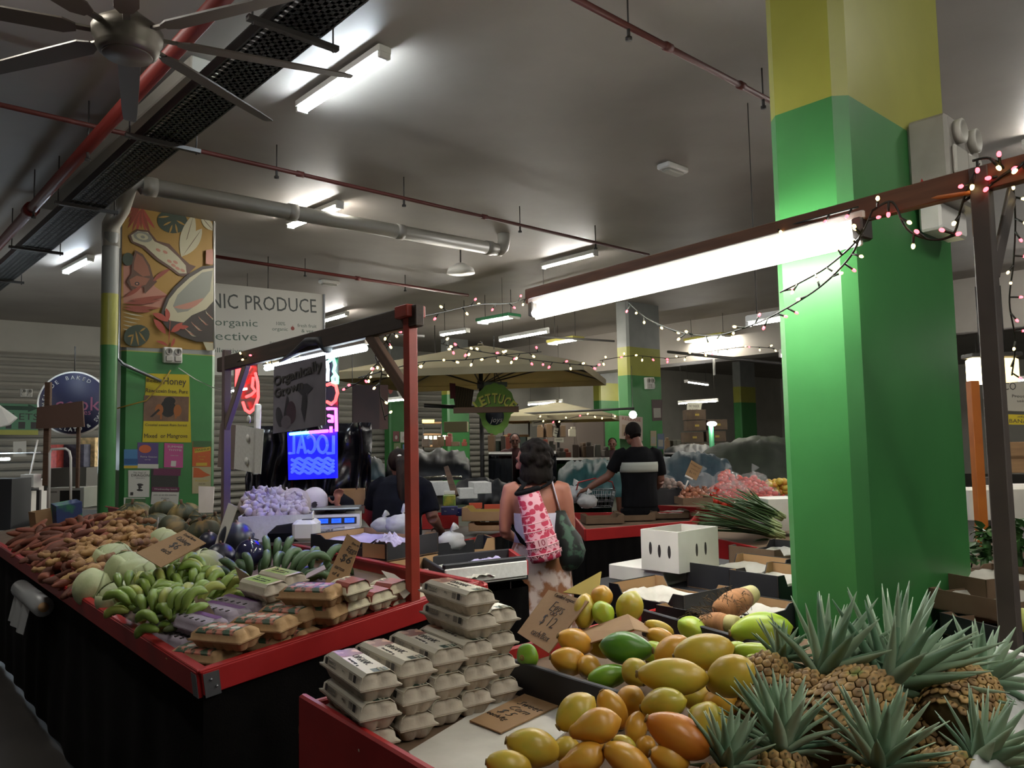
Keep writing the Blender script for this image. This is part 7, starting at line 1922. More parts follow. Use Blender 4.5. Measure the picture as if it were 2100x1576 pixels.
NP = BP + Bn * .35 if (BP + Bn * .35).y > BP.y else BP - Bn * .35
def nb(x, y): return (430 + x / 4.926, 660 + y / 4.926)
m_acr = mat('smoked_acrylic', '1c1c30', .3, alpha=.75)
blue_board = glow('blue_glow_acrylic', (.004, .004, .9), 2.2)  # emission given to the board for the neon's blue glow
lt = []
for pts in ([(1250, 1150), (1250, 1330), (1190, 1330)], ell(1140, 1240, 48, 85, 0, 18) + [ell(1140, 1240, 48, 85, 0, 18)[0]], ell(1020, 1240, 45, 85, 0, 12, 130, -130), [(970, 1330), (930, 1150), (890, 1330)], [(910, 1270), (955, 1270)], [(850, 1150), (850, 1330), (805, 1330)]):
    lt.append(('blue', [nb(*p) for p in pts]))
for k in range(4):
    y = 1395 + k * 42
    lt.append(('blue', [nb(830 + i * 20, y + 14 * sin(i * 1.3 + k)) for i in range(22)]))
lt.append(('cyan', [nb(815, 1137), nb(900, 1128), nb(1000, 1120)])); lt.append(('magenta', [nb(1010, 1118), nb(1100, 1112), nb(1190, 1105)]))
neon('neon_sign', 'blue neon sign with the word LOCAL seen from behind under the banner', NP, Bn, lt, .009, [nb(790, 1120), nb(1285, 1085), nb(1290, 1580), nb(800, 1600)], blue_board)
fig = [('green', [nb(1205, 400), nb(1250, 370), nb(1268, 440), nb(1250, 500), nb(1290, 560), nb(1290, 620), nb(1245, 610), nb(1240, 570), nb(1262, 545)]), ('white', [nb(1185, 400), nb(1195, 480), nb(1190, 600)]),
       ('red', [nb(1185, 640), nb(1230, 625), nb(1275, 650), nb(1290, 720), nb(1270, 800), nb(1230, 835), nb(1185, 810)]), ('magenta', [nb(1190, 880), nb(1275, 880), nb(1280, 1110)]), ('magenta', [nb(1200, 950), nb(1240, 960), nb(1240, 1010), nb(1205, 1005)]), ('magenta', [nb(1225, 1060), nb(1225, 1120)])]
neon('neon_sign', 'tall neon figure in green, red and magenta tubes right of the banner', NP, Bn, fig, .009, [nb(1150, 350), nb(1300, 340), nb(1300, 1110), nb(1150, 1110)], m_acr)
app = [('red', [nb(275, 470), nb(270, 620), nb(275, 780)]), ('red', [nb(330, 480), nb(345, 450), nb(410, 460), nb(365, 530), nb(330, 620)]), ('red', [nb(460, 520), nb(485, 620), nb(490, 760), nb(450, 880), nb(405, 920), nb(360, 890), nb(335, 815)]), ('red', [nb(440, 560), nb(430, 660), nb(460, 700), nb(420, 740), nb(370, 760)]), ('red', [nb(300, 470), nb(305, 600), nb(300, 700)])]
neon('neon_sign', 'red neon fruit sign at the left end of the left stall beam', NP, Bn, app, .01, [nb(245, 440), nb(480, 420), nb(500, 900), nb(250, 900)], mat('red_tinted_acrylic', '4a1414', .3, alpha=.6))
ta3, tb3 = onp(527, 755, BP - Bn * .0 , Bn), onp(727, 713, BP, Bn)
for s_ in (1,):
    d = tb3 - ta3; L_ = d.length
    t = thing('tube_light', 'cool white tube light on the left stall beam, crossed by the cloth banner', 'tube light', basis(d, UP, ta3 + (NP - BP) * .15))
    MB().cyl((0, 0, 0), (L_, 0, 0), .014, n=10).build('tube', glow('lit_cold_stall_tube', (.8, .95, 1), 22), t)
    MB().bbox((L_ / 2, 0, .03), (L_ + .04, .03, .03), .004).build('fitting_body', m_white, t)
t = MB().tube([onp(x, y, BP, Bn) for x, y in ((575, 742), (610, 722), (640, 702), (665, 700), (672, 722))], [.01, .03, .05, .05, .02], 8, flat=.5).build('rolled_plastic', m_tblk); tag(t, 'black plastic rolled up over the left stall beam above the banner', 'plastic')
fo = onp(500, 920, BP - Bn * (.06 if (BP - Bn).y < BP.y else -.06), Bn)
t = poster('foam_sheet', 'white polystyrene lid hung flat on the left stall post', [(484, 872), (541, 881), (535, 973), (480, 962)], V((P2.x, P2.y, 0)) - (NP - BP).normalized() * .06, Bn, m_poly, (), (), 'foam lid', None, 0.0)
for x, y in ((.78, .78), (.75, .5), (.72, .16)): MB().lathe([(.02, .004), (.022, .008), (.014, .014), (.001, .015)], 12, M=T(x * .27, y * .36, 0)).build('moulded_knob', m_poly, t)
MB().bbox((.285, .18, -.01), (.02, .37, .035), .006).build('raised_rim', m_poly, t)
poster('faded_cardboard', 'faded cardboard panel behind the white polystyrene lid', [(452, 868), (486, 873), (482, 965), (446, 958)], V((P2.x, P2.y, 0)) + (NP - BP).normalized() * .1, Bn, mat('faded_board', '776a63', .85), (), (), 'board')
# black plastic curtain behind the counter
p0, p1 = at(505, 900, 6.8), at(760, 900, 6.3)
def fnc(u, v):
    p = p0.lerp(p1, u); z = .75 + v * (at(600, 872, 6.6).z - .75)
    return (p.x, p.y + .05 * sin(u * 40 + 3 * nz((u * 5, v * 3, 1))) + .08 * nz((u * 8, v * 5, 4)), z)
o = MB().grid(fnc, 60, 14).build('plastic_curtain', mat('glossy_black_plastic_sheet', '0b0b12', .25, bump=.5, bscale=9), None, thick=.002); tag(o, 'black plastic sheet hanging behind the garlic and the neon sign', 'plastic sheet')

# ================================================================ far left: toilets sign, round sign, clutter
PLf = at(40, 850, 16.4)
m_sgr = flat_m('dull_green_sign', '4d7a5c')
poster('toilet_sign', 'green sign with arrow and the word TOILETS on the far left pillar', [(-40, 826), (78, 830), (78, 892), (-40, 892)], PLf, PN, m_sgr, [(1, [(.05, .8), (.8, .8), (.8, .74), (.98, .87), (.8, 1.0), (.8, .93), (.05, .93)]), (2, bx_(0, 0, 1, .16)), (3, bx_(.42, .2, .52, .42)), (3, bx_(.64, .2, .76, .42)), (3, bx_(.86, .2, .96, .42))], [('TOILETS', .56, .58, .3, dict(width=.86))], 'sign', [flat_m('sign_dark_green', '1d3a2a'), m_yellow, m_print])
socket_box('power_outlet', 'white power outlet on the far left pillar above the toilet sign', [(40, 798), (65, 799), (65, 815), (40, 814)], PLf, PN)
poster('poster', 'pale paper notice on the far left pillar', [(27, 906), (54, 905), (54, 936), (27, 937)], PLf, PN, wh_, [(1, el_(.5, .35, .18, .18))], (), 'poster', [m_slvg])
RS = at(152, 828, 12.5); rr_ = 66 / FOC * 12.5
t = thing('round_sign', 'round navy sign reading homemade baked, gelato, half hidden by the green downpipe', 'sign', basis(V((1, .35, 0)), V((.35, -1, 0)), RS))
MB().lathe([(0, .0), (rr_ * 1.0, 0), (rr_ * 1.0, .03), (0, .03)], 48).build('white_rim', m_white, t)
MB().lathe([(0, .031), (rr_ * .95, .031), (rr_ * .95, .034), (0, .034)], 48).build('navy_disc', flat_m('navy_disc', '1f2140'), t)
ls_ = []
for s_, a0, da, fl in (('HOMEMADE BAKED', 205, -11.2, 1), ('GELATO & SWEETS', 237, 9.2, -1)):
    for i, ch in enumerate(s_):
        a = rad((a0 if fl > 0 else a0) + (da * i if fl < 0 else da * i)); r = rr_ * (.8 if fl > 0 else .82)
        ls_.append((ch, r * cos(a), r * sin(a), rr_ * .17, dict(rot=a - PI / 2 if fl > 0 else a + PI / 2)))
lettering(ls_, m_white, t, T(0, 0, .036), 'rim_lettering')
lettering([('cook', .05, -.02, rr_ * .62, {}), ('ies', .18, -rr_ * .28, rr_ * .25, {})], flat_m('pink_sign_lettering', '9a5a72'), t, T(0, 0, .036), 'pink_lettering')
MB().cyl((0, rr_, .01), (0, rr_ + .4, .01), .01, n=6).build('hanging_chain', m_dark, t)
LE = 7.6
t = thing('cardboard_notice', 'blank brown cardboard notice on a timber post left of the green downpipe', 'notice', T(*at(120, 860, LE)))
o_ = at(120, 860, LE)
MB().add([at(x, y, LE) - o_ for x, y in ((77, 836), (170, 823), (173, 876), (75, 880))], [(0, 1, 2, 3)]).build('board', mat('brown_notice_board', '5e463a', .85), t, thick=.02)
MB().bbox((0, 0, 0), (.055, .04, 1.0), .004).build('timber_post', m_wood, t, T(*(at(97, 890, LE + .05) - o_)))
MB().bbox((0, 0, 0), (.03, .03, .75), .004).build('thin_post', m_wood, t, T(*(at(161, 900, LE + .06) - o_ - UP * .1)))
t = thing('metal_hoop', 'white bent tube frame standing behind the sweet potato heap', 'frame', T(*at(100, 1045, 7.4)))
o_ = at(100, 1045, 7.4); MB().tube([at(x, y, 7.4) - o_ for x, y in ((100, 1060), (102, 930), (106, 922), (135, 921), (142, 926), (145, 940), (145, 1030))], .012, 8).build('bent_tube', m_white, t)
t = carton_box('microwave_carton', 'carton printed with a microwave oven behind the cardboard notice', 'carton', T(*at(152, 1040, 9.6)) @ R(rad(-4)), .46, .35, .24, m_wbox)
b = MB().box((.06, -.176, .12), (.25, .003, .17)); b.build('oven_picture', m_print, t); MB().box((-.15, -.176, .19), (.1, .003, .02)).build('printed_text', m_slvg, t)
carton_box('grey_bin', 'grey open tub above the microwave carton', 'tub', T(*at(150, 1004, 9.9)) @ R(.05), .5, .4, .27, mat('grey_tub', '6a6660', .6), open_top=True)
q_ = at(150, 1045, 9.9)
qtable('market_table', 'dark table under the microwave carton', [(95, 1064), (205, 1062), (200, 1046), (100, 1046)], at(150, 1042, 9.6).z, 0, None, m_dark)
for (x, y, d, lab) in ((45, 1095, 9.2, 'left'), (62, 1080, 9.9, 'right')):
    t = thing('folding_stool', f'black folding stool at the far left, {lab} of two', 'stool', T(at(x, y, d).x, d, 0))
    for s_ in (-.16, .16):
        MB().tube([(-.16, s_, 0), (.16, s_, .62)], .016, 7).build('leg', m_black, t); MB().tube([(.16, s_, 0), (-.16, s_, .62)], .016, 7).build('leg', m_black, t)
    MB().bbox((0, 0, .63), (.4, .36, .03), .01).build('seat', m_black, t)
t = carton_box('speaker_box', 'large dark grey box at the left edge behind the stall', 'box', T(*at(5, 1085, 8.3)) @ R(.1), .36, .4, .52, mat('dark_grey_box', '2b2d30', .6))
t = thing('display_counter', 'small glass display counter with a cold light tube at the left edge', 'display counter', T(*at(10, 985, 12.5)))
MB().bbox((0, 0, -.5), (1.2, .6, 1.0), .01).build('counter_base', m_white, t)
MB().bbox((.0, -.05, .42), (1.0, .3, .02), .004).build('glass_shelf', m_film, t)
for x in (-.5, .5): MB().tube([(x, -.2, 0), (x, .0, .62)], .012, 6).build('frame_bar', m_white, t)
MB().cyl((-.6, -.22, .32), (.2, -.22, .33), .02, n=10).build('light_tube', m_glowcool, t)
t = carton_box('white_bucket', 'white box bag on the counter at the far left', 'box', T(*at(63, 1000, 12.2)), .2, .2, .2, m_white)
qtable('market_table', 'dark bench under the white box bag at the far left', [(38, 1004), (80, 1004), (80, 996), (38, 996)], at(63, 1002, 12.2).z, 0, None, m_dark)
t = thing('white_canopy', 'white cloth corner of a canopy at the left edge', 'canopy', T(*at(0, 860, 8)))
o_ = at(0, 860, 8); MB().add([at(x, y, d) - o_ for x, y, d in ((-60, 810, 8), (0, 832, 8), (36, 858, 8.1), (20, 872, 7.9), (-60, 890, 7.6))], [(0, 1, 2, 3, 4)]).build('cloth', m_white, t, thick=.01)
for (x, y, d, w_, h_, c_, lab) in ((118, 960, 12.8, .12, .7, '7a2a24', 'red hanging goods under the round sign'), (150, 945, 13, .5, .5, '3a3c4a', 'dark shelf of small goods under the round sign'), (132, 968, 12.4, .3, .12, 'b06a6a', 'pink lit tray of goods under the round sign'), (185, 930, 13.2, .3, .5, 'b09a70', 'warm lit shop window right of the round sign')):
    t = carton_box('shop_goods', lab, 'goods', T(*at(x, y + h_ * 60, d)), w_, .3, h_, mat('goods_' + c_, c_, .7, c2='%02x%02x%02x' % tuple(min(255, int(int(c_[i:i + 2], 16) * 1.35)) for i in (0, 2, 4)), scale=14))

# ================================================================ parasols
m_canv = mat('cream_canvas', 'b5ab8c', .85, c2='bfb596', scale=3, bump=.05)
nt_ = m_canv.node_tree; tr_ = nt_.nodes.new('ShaderNodeBsdfTranslucent'); tr_.inputs[0].default_value = lin('a89c78'); mx_ = nt_.nodes.new('ShaderNodeMixShader'); mx_.inputs[0].default_value = .45
nt_.links.new(nt_.nodes['Principled BSDF'].outputs[0], mx_.inputs[1]); nt_.links.new(tr_.outputs[0], mx_.inputs[2]); nt_.links.new(mx_.outputs[0], nt_.nodes['Material Output'].inputs[0])
m_rib = mat('parasol_rib', '54504a', .5)
def parasol(label, apx, d, half, dep, drop, polep, rot):
    a = at(*apx, d)
    t = thing('parasol', label, 'parasol', T(a.x, a.y, 0) @ R(rad(rot)))
    z1 = a.z; z0 = a.z - drop; vx, vy = half, dep
    cs = [(-vx, -vy), (vx, -vy), (vx, vy), (-vx, vy)]
    b = MB()
    for i in range(4):
        p, q_ = V((*cs[i], z0)), V((*cs[(i + 1) % 4], z0)); ap = V((0, 0, z1))
        def fn(u, v, p=p, q_=q_, ap=ap):
            e = p.lerp(q_, u); r = ap.lerp(e, .04 + .96 * v); sag = .05 * half * (4 * u * (1 - u)) * v
            return (r.x * (1 - .02 * sag), r.y, r.z - .35 * sag * .3 + .06 * half * sin(PI * v) * 0 - .012 * (v > .99))
        b.grid(fn, 10, 8)
    cl = b.build('canopy', m_canv, t, thick=.004)
    b = MB()
    for i in range(4):
        p, q_ = V((*cs[i], z0)), V((*cs[(i + 1) % 4], z0))
        b.add([p, q_, q_ - UP * .09, p - UP * .09], [(0, 1, 2, 3)])
    b.build('valance', m_canv, cl, thick=.003)
    MB().cyl((0, 0, 0), (0, 0, z1 + .04), .03, n=12).build('pole', m_dark, t)
    for i in range(8):
        an = i * PI / 4; k = 1 if i % 2 else .72
        e = V((vx * (1 if cos(an + .01) > .3 else -1 if cos(an + .01) < -.3 else 0), vy * (1 if sin(an + .01) > .3 else -1 if sin(an + .01) < -.3 else 0), z0))
        MB().tube([(0, 0, z1 - .03), tuple(e - UP * .03)], .012, 5).build('rib', m_rib, t)
        MB().tube([(0, 0, z0 - .12), tuple(V((0, 0, z1 - .03)).lerp(e - UP * .03, .55))], .01, 5).build('strut', m_rib, t)
    MB().lathe([(.05, -.05), (.055, .0), (.05, .05)], 12, M=T(0, 0, z0 - .12)).build('hub', m_rib, t)
    MB().lathe([(.01, .05), (.03, .02), (.05, .0)], 12, M=T(0, 0, z1)).build('finial', m_canv, t)
    return t
parasol('big cream square parasol in the middle of the hall', (985, 708), 10.6, 1.55, 1.35, .42, None, -12)
parasol('smaller cream parasol behind the lettuce sign', (1143, 824), 15.5, 1.15, 1.1, .3, None, -12)

# ================================================================ lettuce sign
LS = at(1015, 840, 10.2); kl = 10.2 / FOC
t = thing('lettuce_sign', 'green lettuce shaped sign with the word LETTUCE hung under the big parasol', 'sign', basis((1, .12, 0), (.12, -1, 0), LS))
out = []
for i in range(60):
    a = 2 * PI * i / 60; r = 1 + .06 * abs(sin(a * 7)) + (.03 if sin(a) > 0 else 0)
    out.append((40 * kl * r * cos(a) * (1 if sin(a) > -.2 else .78), (50 * kl * r * sin(a))))
m_let = mat('lettuce_green_board', '5f8a34', .6, c2='6f9a3a', c3='4a7028', scale=6)
MB().prism(out, .025, 0, None, 0).build('sign_board', m_let, t)
MB().lathe([(0, .026), (19 * kl, .026), (19 * kl, .03), (0, .03)], 26, M=T(-1 * kl, -14 * kl, 0)).build('dark_disc', flat_m('sign_dark_disc', '1d2733'), t)
ls_ = []
for i, ch in enumerate('LETTUCE'):
    a = rad(128 - i * 13.2); ls_.append((ch, -2 * kl + 56 * kl * cos(a), -42 * kl + 64 * kl * sin(a), 27 * kl, dict(rot=a - PI / 2, width=11.5 * kl, bold=.03)))
lettering(ls_, flat_m('sign_yellow_letters', 'c9cc5a'), t, T(0, 0, .03), 'sign_lettering')
lettering([(a_, b_ + 1.5 * kl, c_ - 1.5 * kl, d_, e_) for a_, b_, c_, d_, e_ in ls_], m_print, t, T(0, 0, .0275), 'letter_outline')  # black outline printed behind the letters, shifted down and right
b = MB(); b.prism([(-22 * kl, 44 * kl), (26 * kl, 46 * kl), (26 * kl, 56 * kl), (-22 * kl, 56 * kl)], .01, 0, None, .01); b.build('name_strip', flat_m('sign_grey_green', '4a584c'), t)
lettering([('from', -2 * kl, -1 * kl, 6 * kl, {}), ('joys', 2 * kl, -22 * kl, 15 * kl, dict(shear=.3))], wh_, t, T(0, 0, .032), 'disc_lettering')
MB().cyl((0, 50 * kl, .01), (0, .95, .01), .006, n=5).build('hanging_wire', m_dark, t)
a_, b_ = at(930, 842, 9.9), at(1064, 840, 9.9)
o = MB().bbox((0, 0, 0), ((b_ - a_).length, .03, .075), .004).build('timber_beam', mat('brown_timber', '58402c', .7), None, T(*((a_ + b_) / 2))); tag(o, 'brown timber beam crossing in front of the lettuce sign', 'beam')
# printed bag and a patterned cloth hanging left of it
poster('hanging_cloth', 'brown printed cloth hanging left of the lettuce sign', [(925, 789), (972, 800), (966, 838), (934, 838)], at(945, 815, 11.2), V((0, -1, 0)), mat('brown_printed_cloth', '4a4231', .85, c2='5c523c', scale=9, kind='wave'), (), (), 'cloth')
poster('hanging_cloth', 'dark red cloth strip hanging left of the brown cloth', [(922, 786), (934, 787), (934, 818), (923, 818)], at(945, 815, 11.1), V((0, -1, 0)), flat_m('dark_red_cloth', '6a2c2c'), (), (), 'cloth')
poster('hanging_board', 'dark board with reddish edge hanging left of the red post', [(722, 790), (796, 790), (796, 880), (722, 882)], at(760, 830, 9.0), V((0, -1, 0)), mat('dark_brown_board', '2e2426', .8, c2='38292a', scale=5), [(1, bx_(.76, 0, 1, 1))], (), 'board', [flat_m('reddish_brown', '43271f')])
# distant dark pillar with painted top and its posters
o6 = V((at(800, 900, 22.3).x, 22.3, 0)) - GA * .03
poster('poster', 'striped black and white painted panel above the distant dark green pillar', [(793, 782), (850, 790), (848, 818), (797, 816)], at(820, 800, 22.0), V((0, -1, 0)), flat_m('panel_dark', '3a3a36'), [(1, [(.1, 1), (.3, .9), (.5, .2), (.4, .1)]), (1, [(.5, 1), (.75, .8), (.95, .2), (.8, .1)]), (2, el_(.05, .6, .09, .35))], (), 'panel', [wh_, flat_m('print_dull_red', '8f4038')])
for i, (px, c_, lab) in enumerate([([(806, 885), (819, 885), (819, 906), (806, 906)], '5a2a28', 'tiny dark red poster, upper left'), ([(821, 886), (834, 886), (834, 908), (821, 908)], 'a5a49a', 'tiny white poster, upper middle'), ([(835, 884), (848, 884), (848, 906), (835, 906)], '8f7a5a', 'tiny cream poster, upper right'), ([(826, 912), (839, 912), (839, 936), (826, 936)], '4a6a8a', 'tiny blue poster, lower middle'), ([(808, 909), (822, 909), (822, 926), (808, 926)], '5a6a40', 'tiny olive poster, lower left')]):
    poster('poster', lab + ' on the distant dark pillar by the red post', px, at(820, 890, 21.9), V((0, -1, 0)), flat_m('tiny_' + c_, c_), [(1, el_(.5, .4, .2, .2))], (), 'poster', [m_slvg])
# posters on the pillar behind the striped shirt man
PFo = V((PF.x, PF.y, 0))
poster('poster', 'large pale poster with red letters behind the striped shirt man', [(1270, 852), (1318, 856), (1318, 905), (1270, 900)], PFo - GA * .35, PN, flat_m('pale_poster', 'a08f80'), [(1, bx_(.1, .1, .9, .6))], [('RELEASE', .5, .85, .18, dict(width=.8, m=flat_m('dull_red_letters', '7a3028')))], 'poster', [flat_m('poster_tan', '8f7a62')])
for px, c_, lab in (([(1334, 884), (1346, 884), (1346, 916), (1334, 915)], '9a8a70', 'pale tan poster on the pillar right of the man\'s shoulder'), ([(1348, 890), (1362, 890), (1362, 922), (1348, 921)], '5a6478', 'blue-grey poster on the pillar right of the tan one'), ([(1336, 820), (1358, 820), (1358, 863), (1338, 864)], '4a3a38', 'dark framed picture on the pillar above the small posters')):
    poster('poster', lab, px, PFo, PN, flat_m('poster_' + c_, c_), [(1, bx_(.15, .15, .85, .6))], (), 'poster', [m_slvg])
socket_box('power_outlet', 'white outlet box on the pillar above the striped shirt man', [(1321, 775), (1338, 775), (1338, 800), (1321, 799)], PFo, PN)

# ================================================================ far market: shelves, crates, notices
poster('pay_sign', 'white sign reading Pay inside please before the grey back wall', [(1409, 826), (1440, 826), (1436, 849), (1408, 849)], at(1424, 838, 20), V((.1, -1, 0)), flat_m('off_white_sign', 'a8a696'), (), [('PAY INSIDE', .53, .66, .34, dict(width=.72)), ('PLEASE!', .5, .28, .34, dict(width=.62))], 'sign')
pgb = at(1463, 926, 15.8); 
t = thing('lamp_post', 'green painted lamp post with a lit LED head near the grey back wall', 'lamp post', T(pgb.x, pgb.y, 0))
zt_ = at(1459, 872, 15.8).z
MB().cyl((0, 0, 0), (-.03, 0, zt_), .05, n=10).build('post', mat('mint_green_paint', '3f8f5f', .5), t)
MB().ball((-.03, -.08, zt_ + .02), (.1, .07, .05), 12, 8).build('lamp_head', m_led, t)
for (px, py, d, lab) in ((723, 884, 8.6, 'bare bright LED lamp hanging right of the neon figure'), (1298, 851, 14.5, 'bare bright LED lamp above the striped shirt man')):
    p = at(px, py, d); t = thing('led_lamp', lab, 'lamp', T(*p))
    MB().ball((0, 0, 0), .035 if d < 10 else .07, 12, 8).build('bulb', m_led, t)
    MB().cyl((0, 0, .03), (0, 0, .09), .02, n=8).build('lamp_socket', m_dark, t); MB().cyl((0, 0, .08), (.0, 0, .9), .004, n=5).build('lamp_cord', m_dark, t)
q = random.Random(21)
cols = ['5a4632', '6a523a', '3c342c', '7a3a2a', '4a4a40', '2f3a30', '8a8474', '40342a', '6a3028', '55606a']
def clutter(x0, x1, y, d, n, hmax, label, group):
    base = None
    for i in range(n):
        x = x0 + (x1 - x0) * (i + .5) / n + q.uniform(-3, 3); w_ = (x1 - x0) / n / FOC * d * q.uniform(.6, 1.0); h_ = q.uniform(.35, 1) * hmax
        c_ = cols[q.randrange(len(cols))]; p = at(x, y, d + q.uniform(-.2, .2)); p.z = at((x0 + x1) / 2, y, d).z
        mb = MB(); mb.bbox((0, 0, h_ / 2), (w_, .3, h_), .006)
        if q.random() < .5: mb.bbox((q.uniform(-.2, .2) * w_, 0, h_ + .03), (w_ * .6, .25, .06), .01)
        o = mb.build('produce_crate', mat('crate_' + c_, c_, .8), None, T(*p) @ R(q.uniform(-.15, .15))); tag(o, label, 'crate', group)
for (x0, x1, y, d, n, h_, where) in ((868, 960, 916, 17, 6, .22, 'between the red post and the parasol pole'), (1002, 1050, 926, 14, 4, .3, 'behind the parasol pole'), (1065, 1140, 925, 15, 5, .3, 'right of the distant keeper in dark red'), (1140, 1250, 938, 13, 7, .22, 'below the small parasol'), (1362, 1410, 925, 18.5, 4, .3, 'by the pay inside sign'), (1100, 1180, 897, 19, 5, .35, 'on the far shelf under the small parasol')):
    t = qtable('market_table', f'distant dark table of crates {where}', [(x0, y + 6), (x1, y + 6), (x1, y), (x0, y)], at((x0 + x1) / 2, y, d).z, 0, None, m_dark, m_greenm if 'small parasol' in where else m_tblk) if at((x0 + x1) / 2, y, d).z < 1.5 and y > 912 else None
    clutter(x0, x1, y, d, n, h_, f'small distant crate or carton {where}', f'distant crates {where}')
# tall stack of brown crates before the grey wall
q2 = [(1400, 862, 8), (1445, 858, 10)]
base = MB().bbox((0, 0, .17), (.8, .5, .33), .01)
for k, (x, y, lab) in enumerate([(1422, 930, 'lowest left'), (1462, 930, 'lowest right'), (1420, 908, 'second left'), (1465, 906, 'second right'), (1425, 884, 'upper left'), (1468, 882, 'upper right'), (1424, 862, 'topmost')]):
    t = carton_box('brown_crate', f'brown crate stacked before the grey back wall, {lab}', 'crate', T(*at(x, y, 19)) @ R(q.uniform(-.08, .08)), .46, .4, .24, mat('dark_brown_crate', '43352a' , .8, c2='4f4032', scale=5))
    MB().box((.02, -.201, .12), (.1, .003, .05)).build('yellow_tag', flat_m('tag_yellow', '8f7a30'), t)
# closed brown cabinet doors beyond the teal tarpaulin
cb = at(1178, 938, 21)
t = thing('brown_cabinet', 'wide dark brown slatted cabinet wall beyond the teal tarpaulin', 'cabinet', T(cb.x, cb.y, 0) @ R(rad(8)))
MB().bbox((0, 0, 1.15), (1.6, .4, 2.3), .01).build('cabinet_body', mat('dark_brown_slats', '2e2620', .7, c2='3a3028', scale=30, stretch=(1, .01, .01), kind='wave'), t)
for x in (-.4, .4): MB().bbox((x, -.21, 1.15), (.72, .03, 2.1), .008).build('door', MATS['dark_brown_slats'], t)
MB().box((0, -.23, .95), (.9, .01, .03)).build('pale_ledge', m_kraft, t)
# hanging paper notices under the small parasol
for i, (px, lab) in enumerate([([(1088, 858), (1116, 852), (1118, 870), (1092, 875)], 'left'), ([(1121, 848), (1140, 848), (1138, 865), (1120, 863)], 'second'), ([(1149, 850), (1174, 850), (1173, 865), (1150, 864)], 'third'), ([(1136, 877), (1146, 879), (1141, 897), (1134, 894)], 'tilted'), ([(1137, 898), (1156, 898), (1156, 908), (1137, 907)], 'lowest'), ([(1195, 926), (1218, 921), (1219, 936), (1198, 941)], 'boxed')]):
    poster('paper_notice', f'white handwritten notice under the small parasol, {lab} one', px, at(1130, 870, 14.6), V((0, -1, 0)), flat_m('notice_paper', 'a3a08e'), [(1, bx_(.1, .58, .85, .68)), (1, bx_(.12, .3, .8, .4))], (), 'notice', [m_print])
# shelving frames of the far left centre
for (x0, x1, y0, y1, d, lab) in ((1032, 1085, 866, 935, 16, 'thin metal shelf frame behind the lettuce sign'), (868, 905, 868, 925, 19, 'thin metal shelf frame seen right of the red post')):
    o_ = at(x0, y1, d); t = thing('shelf_frame', lab, 'shelf', T(*o_)); 
    for x in (x0, x1): MB().tube([at(x, y1, d) - o_, at(x, y0, d) - o_], .02, 5).build('upright', m_dark, t)
    for k in range(3): y = y0 + (y1 - y0) * k / 2.4; MB().tube([at(x0, y, d) - o_, at(x1, y, d) - o_], .03, 4).build('shelf_board', m_kraft, t)
carton_box('green_unit', 'cream lit cooler unit with a dark green panel right of the red post', 'cooler', T(*at(936, 887, 13)), .38, .4, .17, mat('cream_unit', '8f8866', .6))
t = poster('yellow_light_sign', 'small yellow lit sign right of the red post', [(866, 861), (891, 861), (890, 868), (866, 868)], at(878, 865, 18), V((0, -1, 0)), glow('lit_yellow_sign', (.8, .75, .15), 1.2), (), (), 'sign')
for k in range(6):
    x = 870 + k * 9.5
    t = poster('lit_window_pane', 'small pale lit opening in the row far behind, right of the red post', [(x, 893), (x + 7, 893), (x + 7, 902), (x, 902)], at(895, 898, 20.6), V((0, -1, 0)), glow('lit_opening', (1, .92, .7), .8), (), (), 'window'); t['group'] = 'lit openings far behind'
# market frames: dark pipes crossing the far hall
for (a_, b_, da, db, r, lab) in (((560, 668), (870, 690), 14, 15, .03, 'dark overhead rail behind the red post at the left'), ((870, 832), (1000, 838), 11.5, 11.5, .03, 'pale rail left of the lettuce sign'), ((1000, 800), (1215, 772), 17, 14, .02, 'thin overhead rail below the big parasol edge'), ((1050, 850), (1300, 838), 15, 13, .02, 'thin rail above the small parasol'), ((1370, 722), (1600, 746), 16, 13, .03, 'dark overhead rail in front of the far beam'), ((1100, 690), (1260, 700), 16, 15, .02, 'thin overhead rail under the stall tube')):
    o = MB().cyl(at(*a_, da), at(*b_, db), r, n=7).build('overhead_rail', m_dark); tag(o, lab, 'rail')
t = thing('hanging_lamp_rod', 'thin white rod dropping from the far ceiling beam', 'rod', T(*at(1465, 770, 18))); MB().cyl((0, 0, 0), (0, 0, .75), .03, n=7).build('rod', m_white, t)

# ================================================================ right edge: lantern, orange post, signs and greens
lp = at(2012, 762, 4.6)
m_lan = glow('lit_warm_lantern', (1, .86, .5), 9)
t = thing('lantern_light', 'square lamp glowing warm yellow, seen left of the dark post', 'lamp', T(*lp)); MB().bbox((0, 0, 0), (.13, .1, .15), .01).build('diffuser', m_lan, t); MB().bbox((0, 0, .09), (.16, .12, .025), .004).build('lamp_cap', m_dark, t); MB().cyl((0, 0, .1), (0, 0, .5), .005, n=5).build('cord', m_dark, t)
lp = at(2062, 760, 4.6)
t = thing('lantern_light', 'square lamp glowing dimmer amber, seen right of the dark post', 'lamp', T(*lp)); MB().bbox((0, 0, 0), (.11, .1, .14), .01).build('diffuser', glow('lit_amber_lantern', (1, .75, .3), 2.2), t); MB().bbox((0, 0, .09), (.14, .12, .025), .004).build('lamp_cap', m_dark, t); MB().cyl((0, 0, .1), (0, 0, .5), .005, n=5).build('cord', m_dark, t)
a_, b_ = at(1999, 800, 4.4), at(2012, 1065, 4.4)
t = thing('orange_post', 'orange painted post between the big pillar and the dark post', 'post', T(b_.x, b_.y, b_.z - .15)); MB().bbox((0, 0, (a_.z - b_.z) / 2 + .1), (.05, .05, a_.z - b_.z + .2), .003).build('post', mat('orange_paint', 'b5651f', .45, c2='a85a1c', scale=6), t)
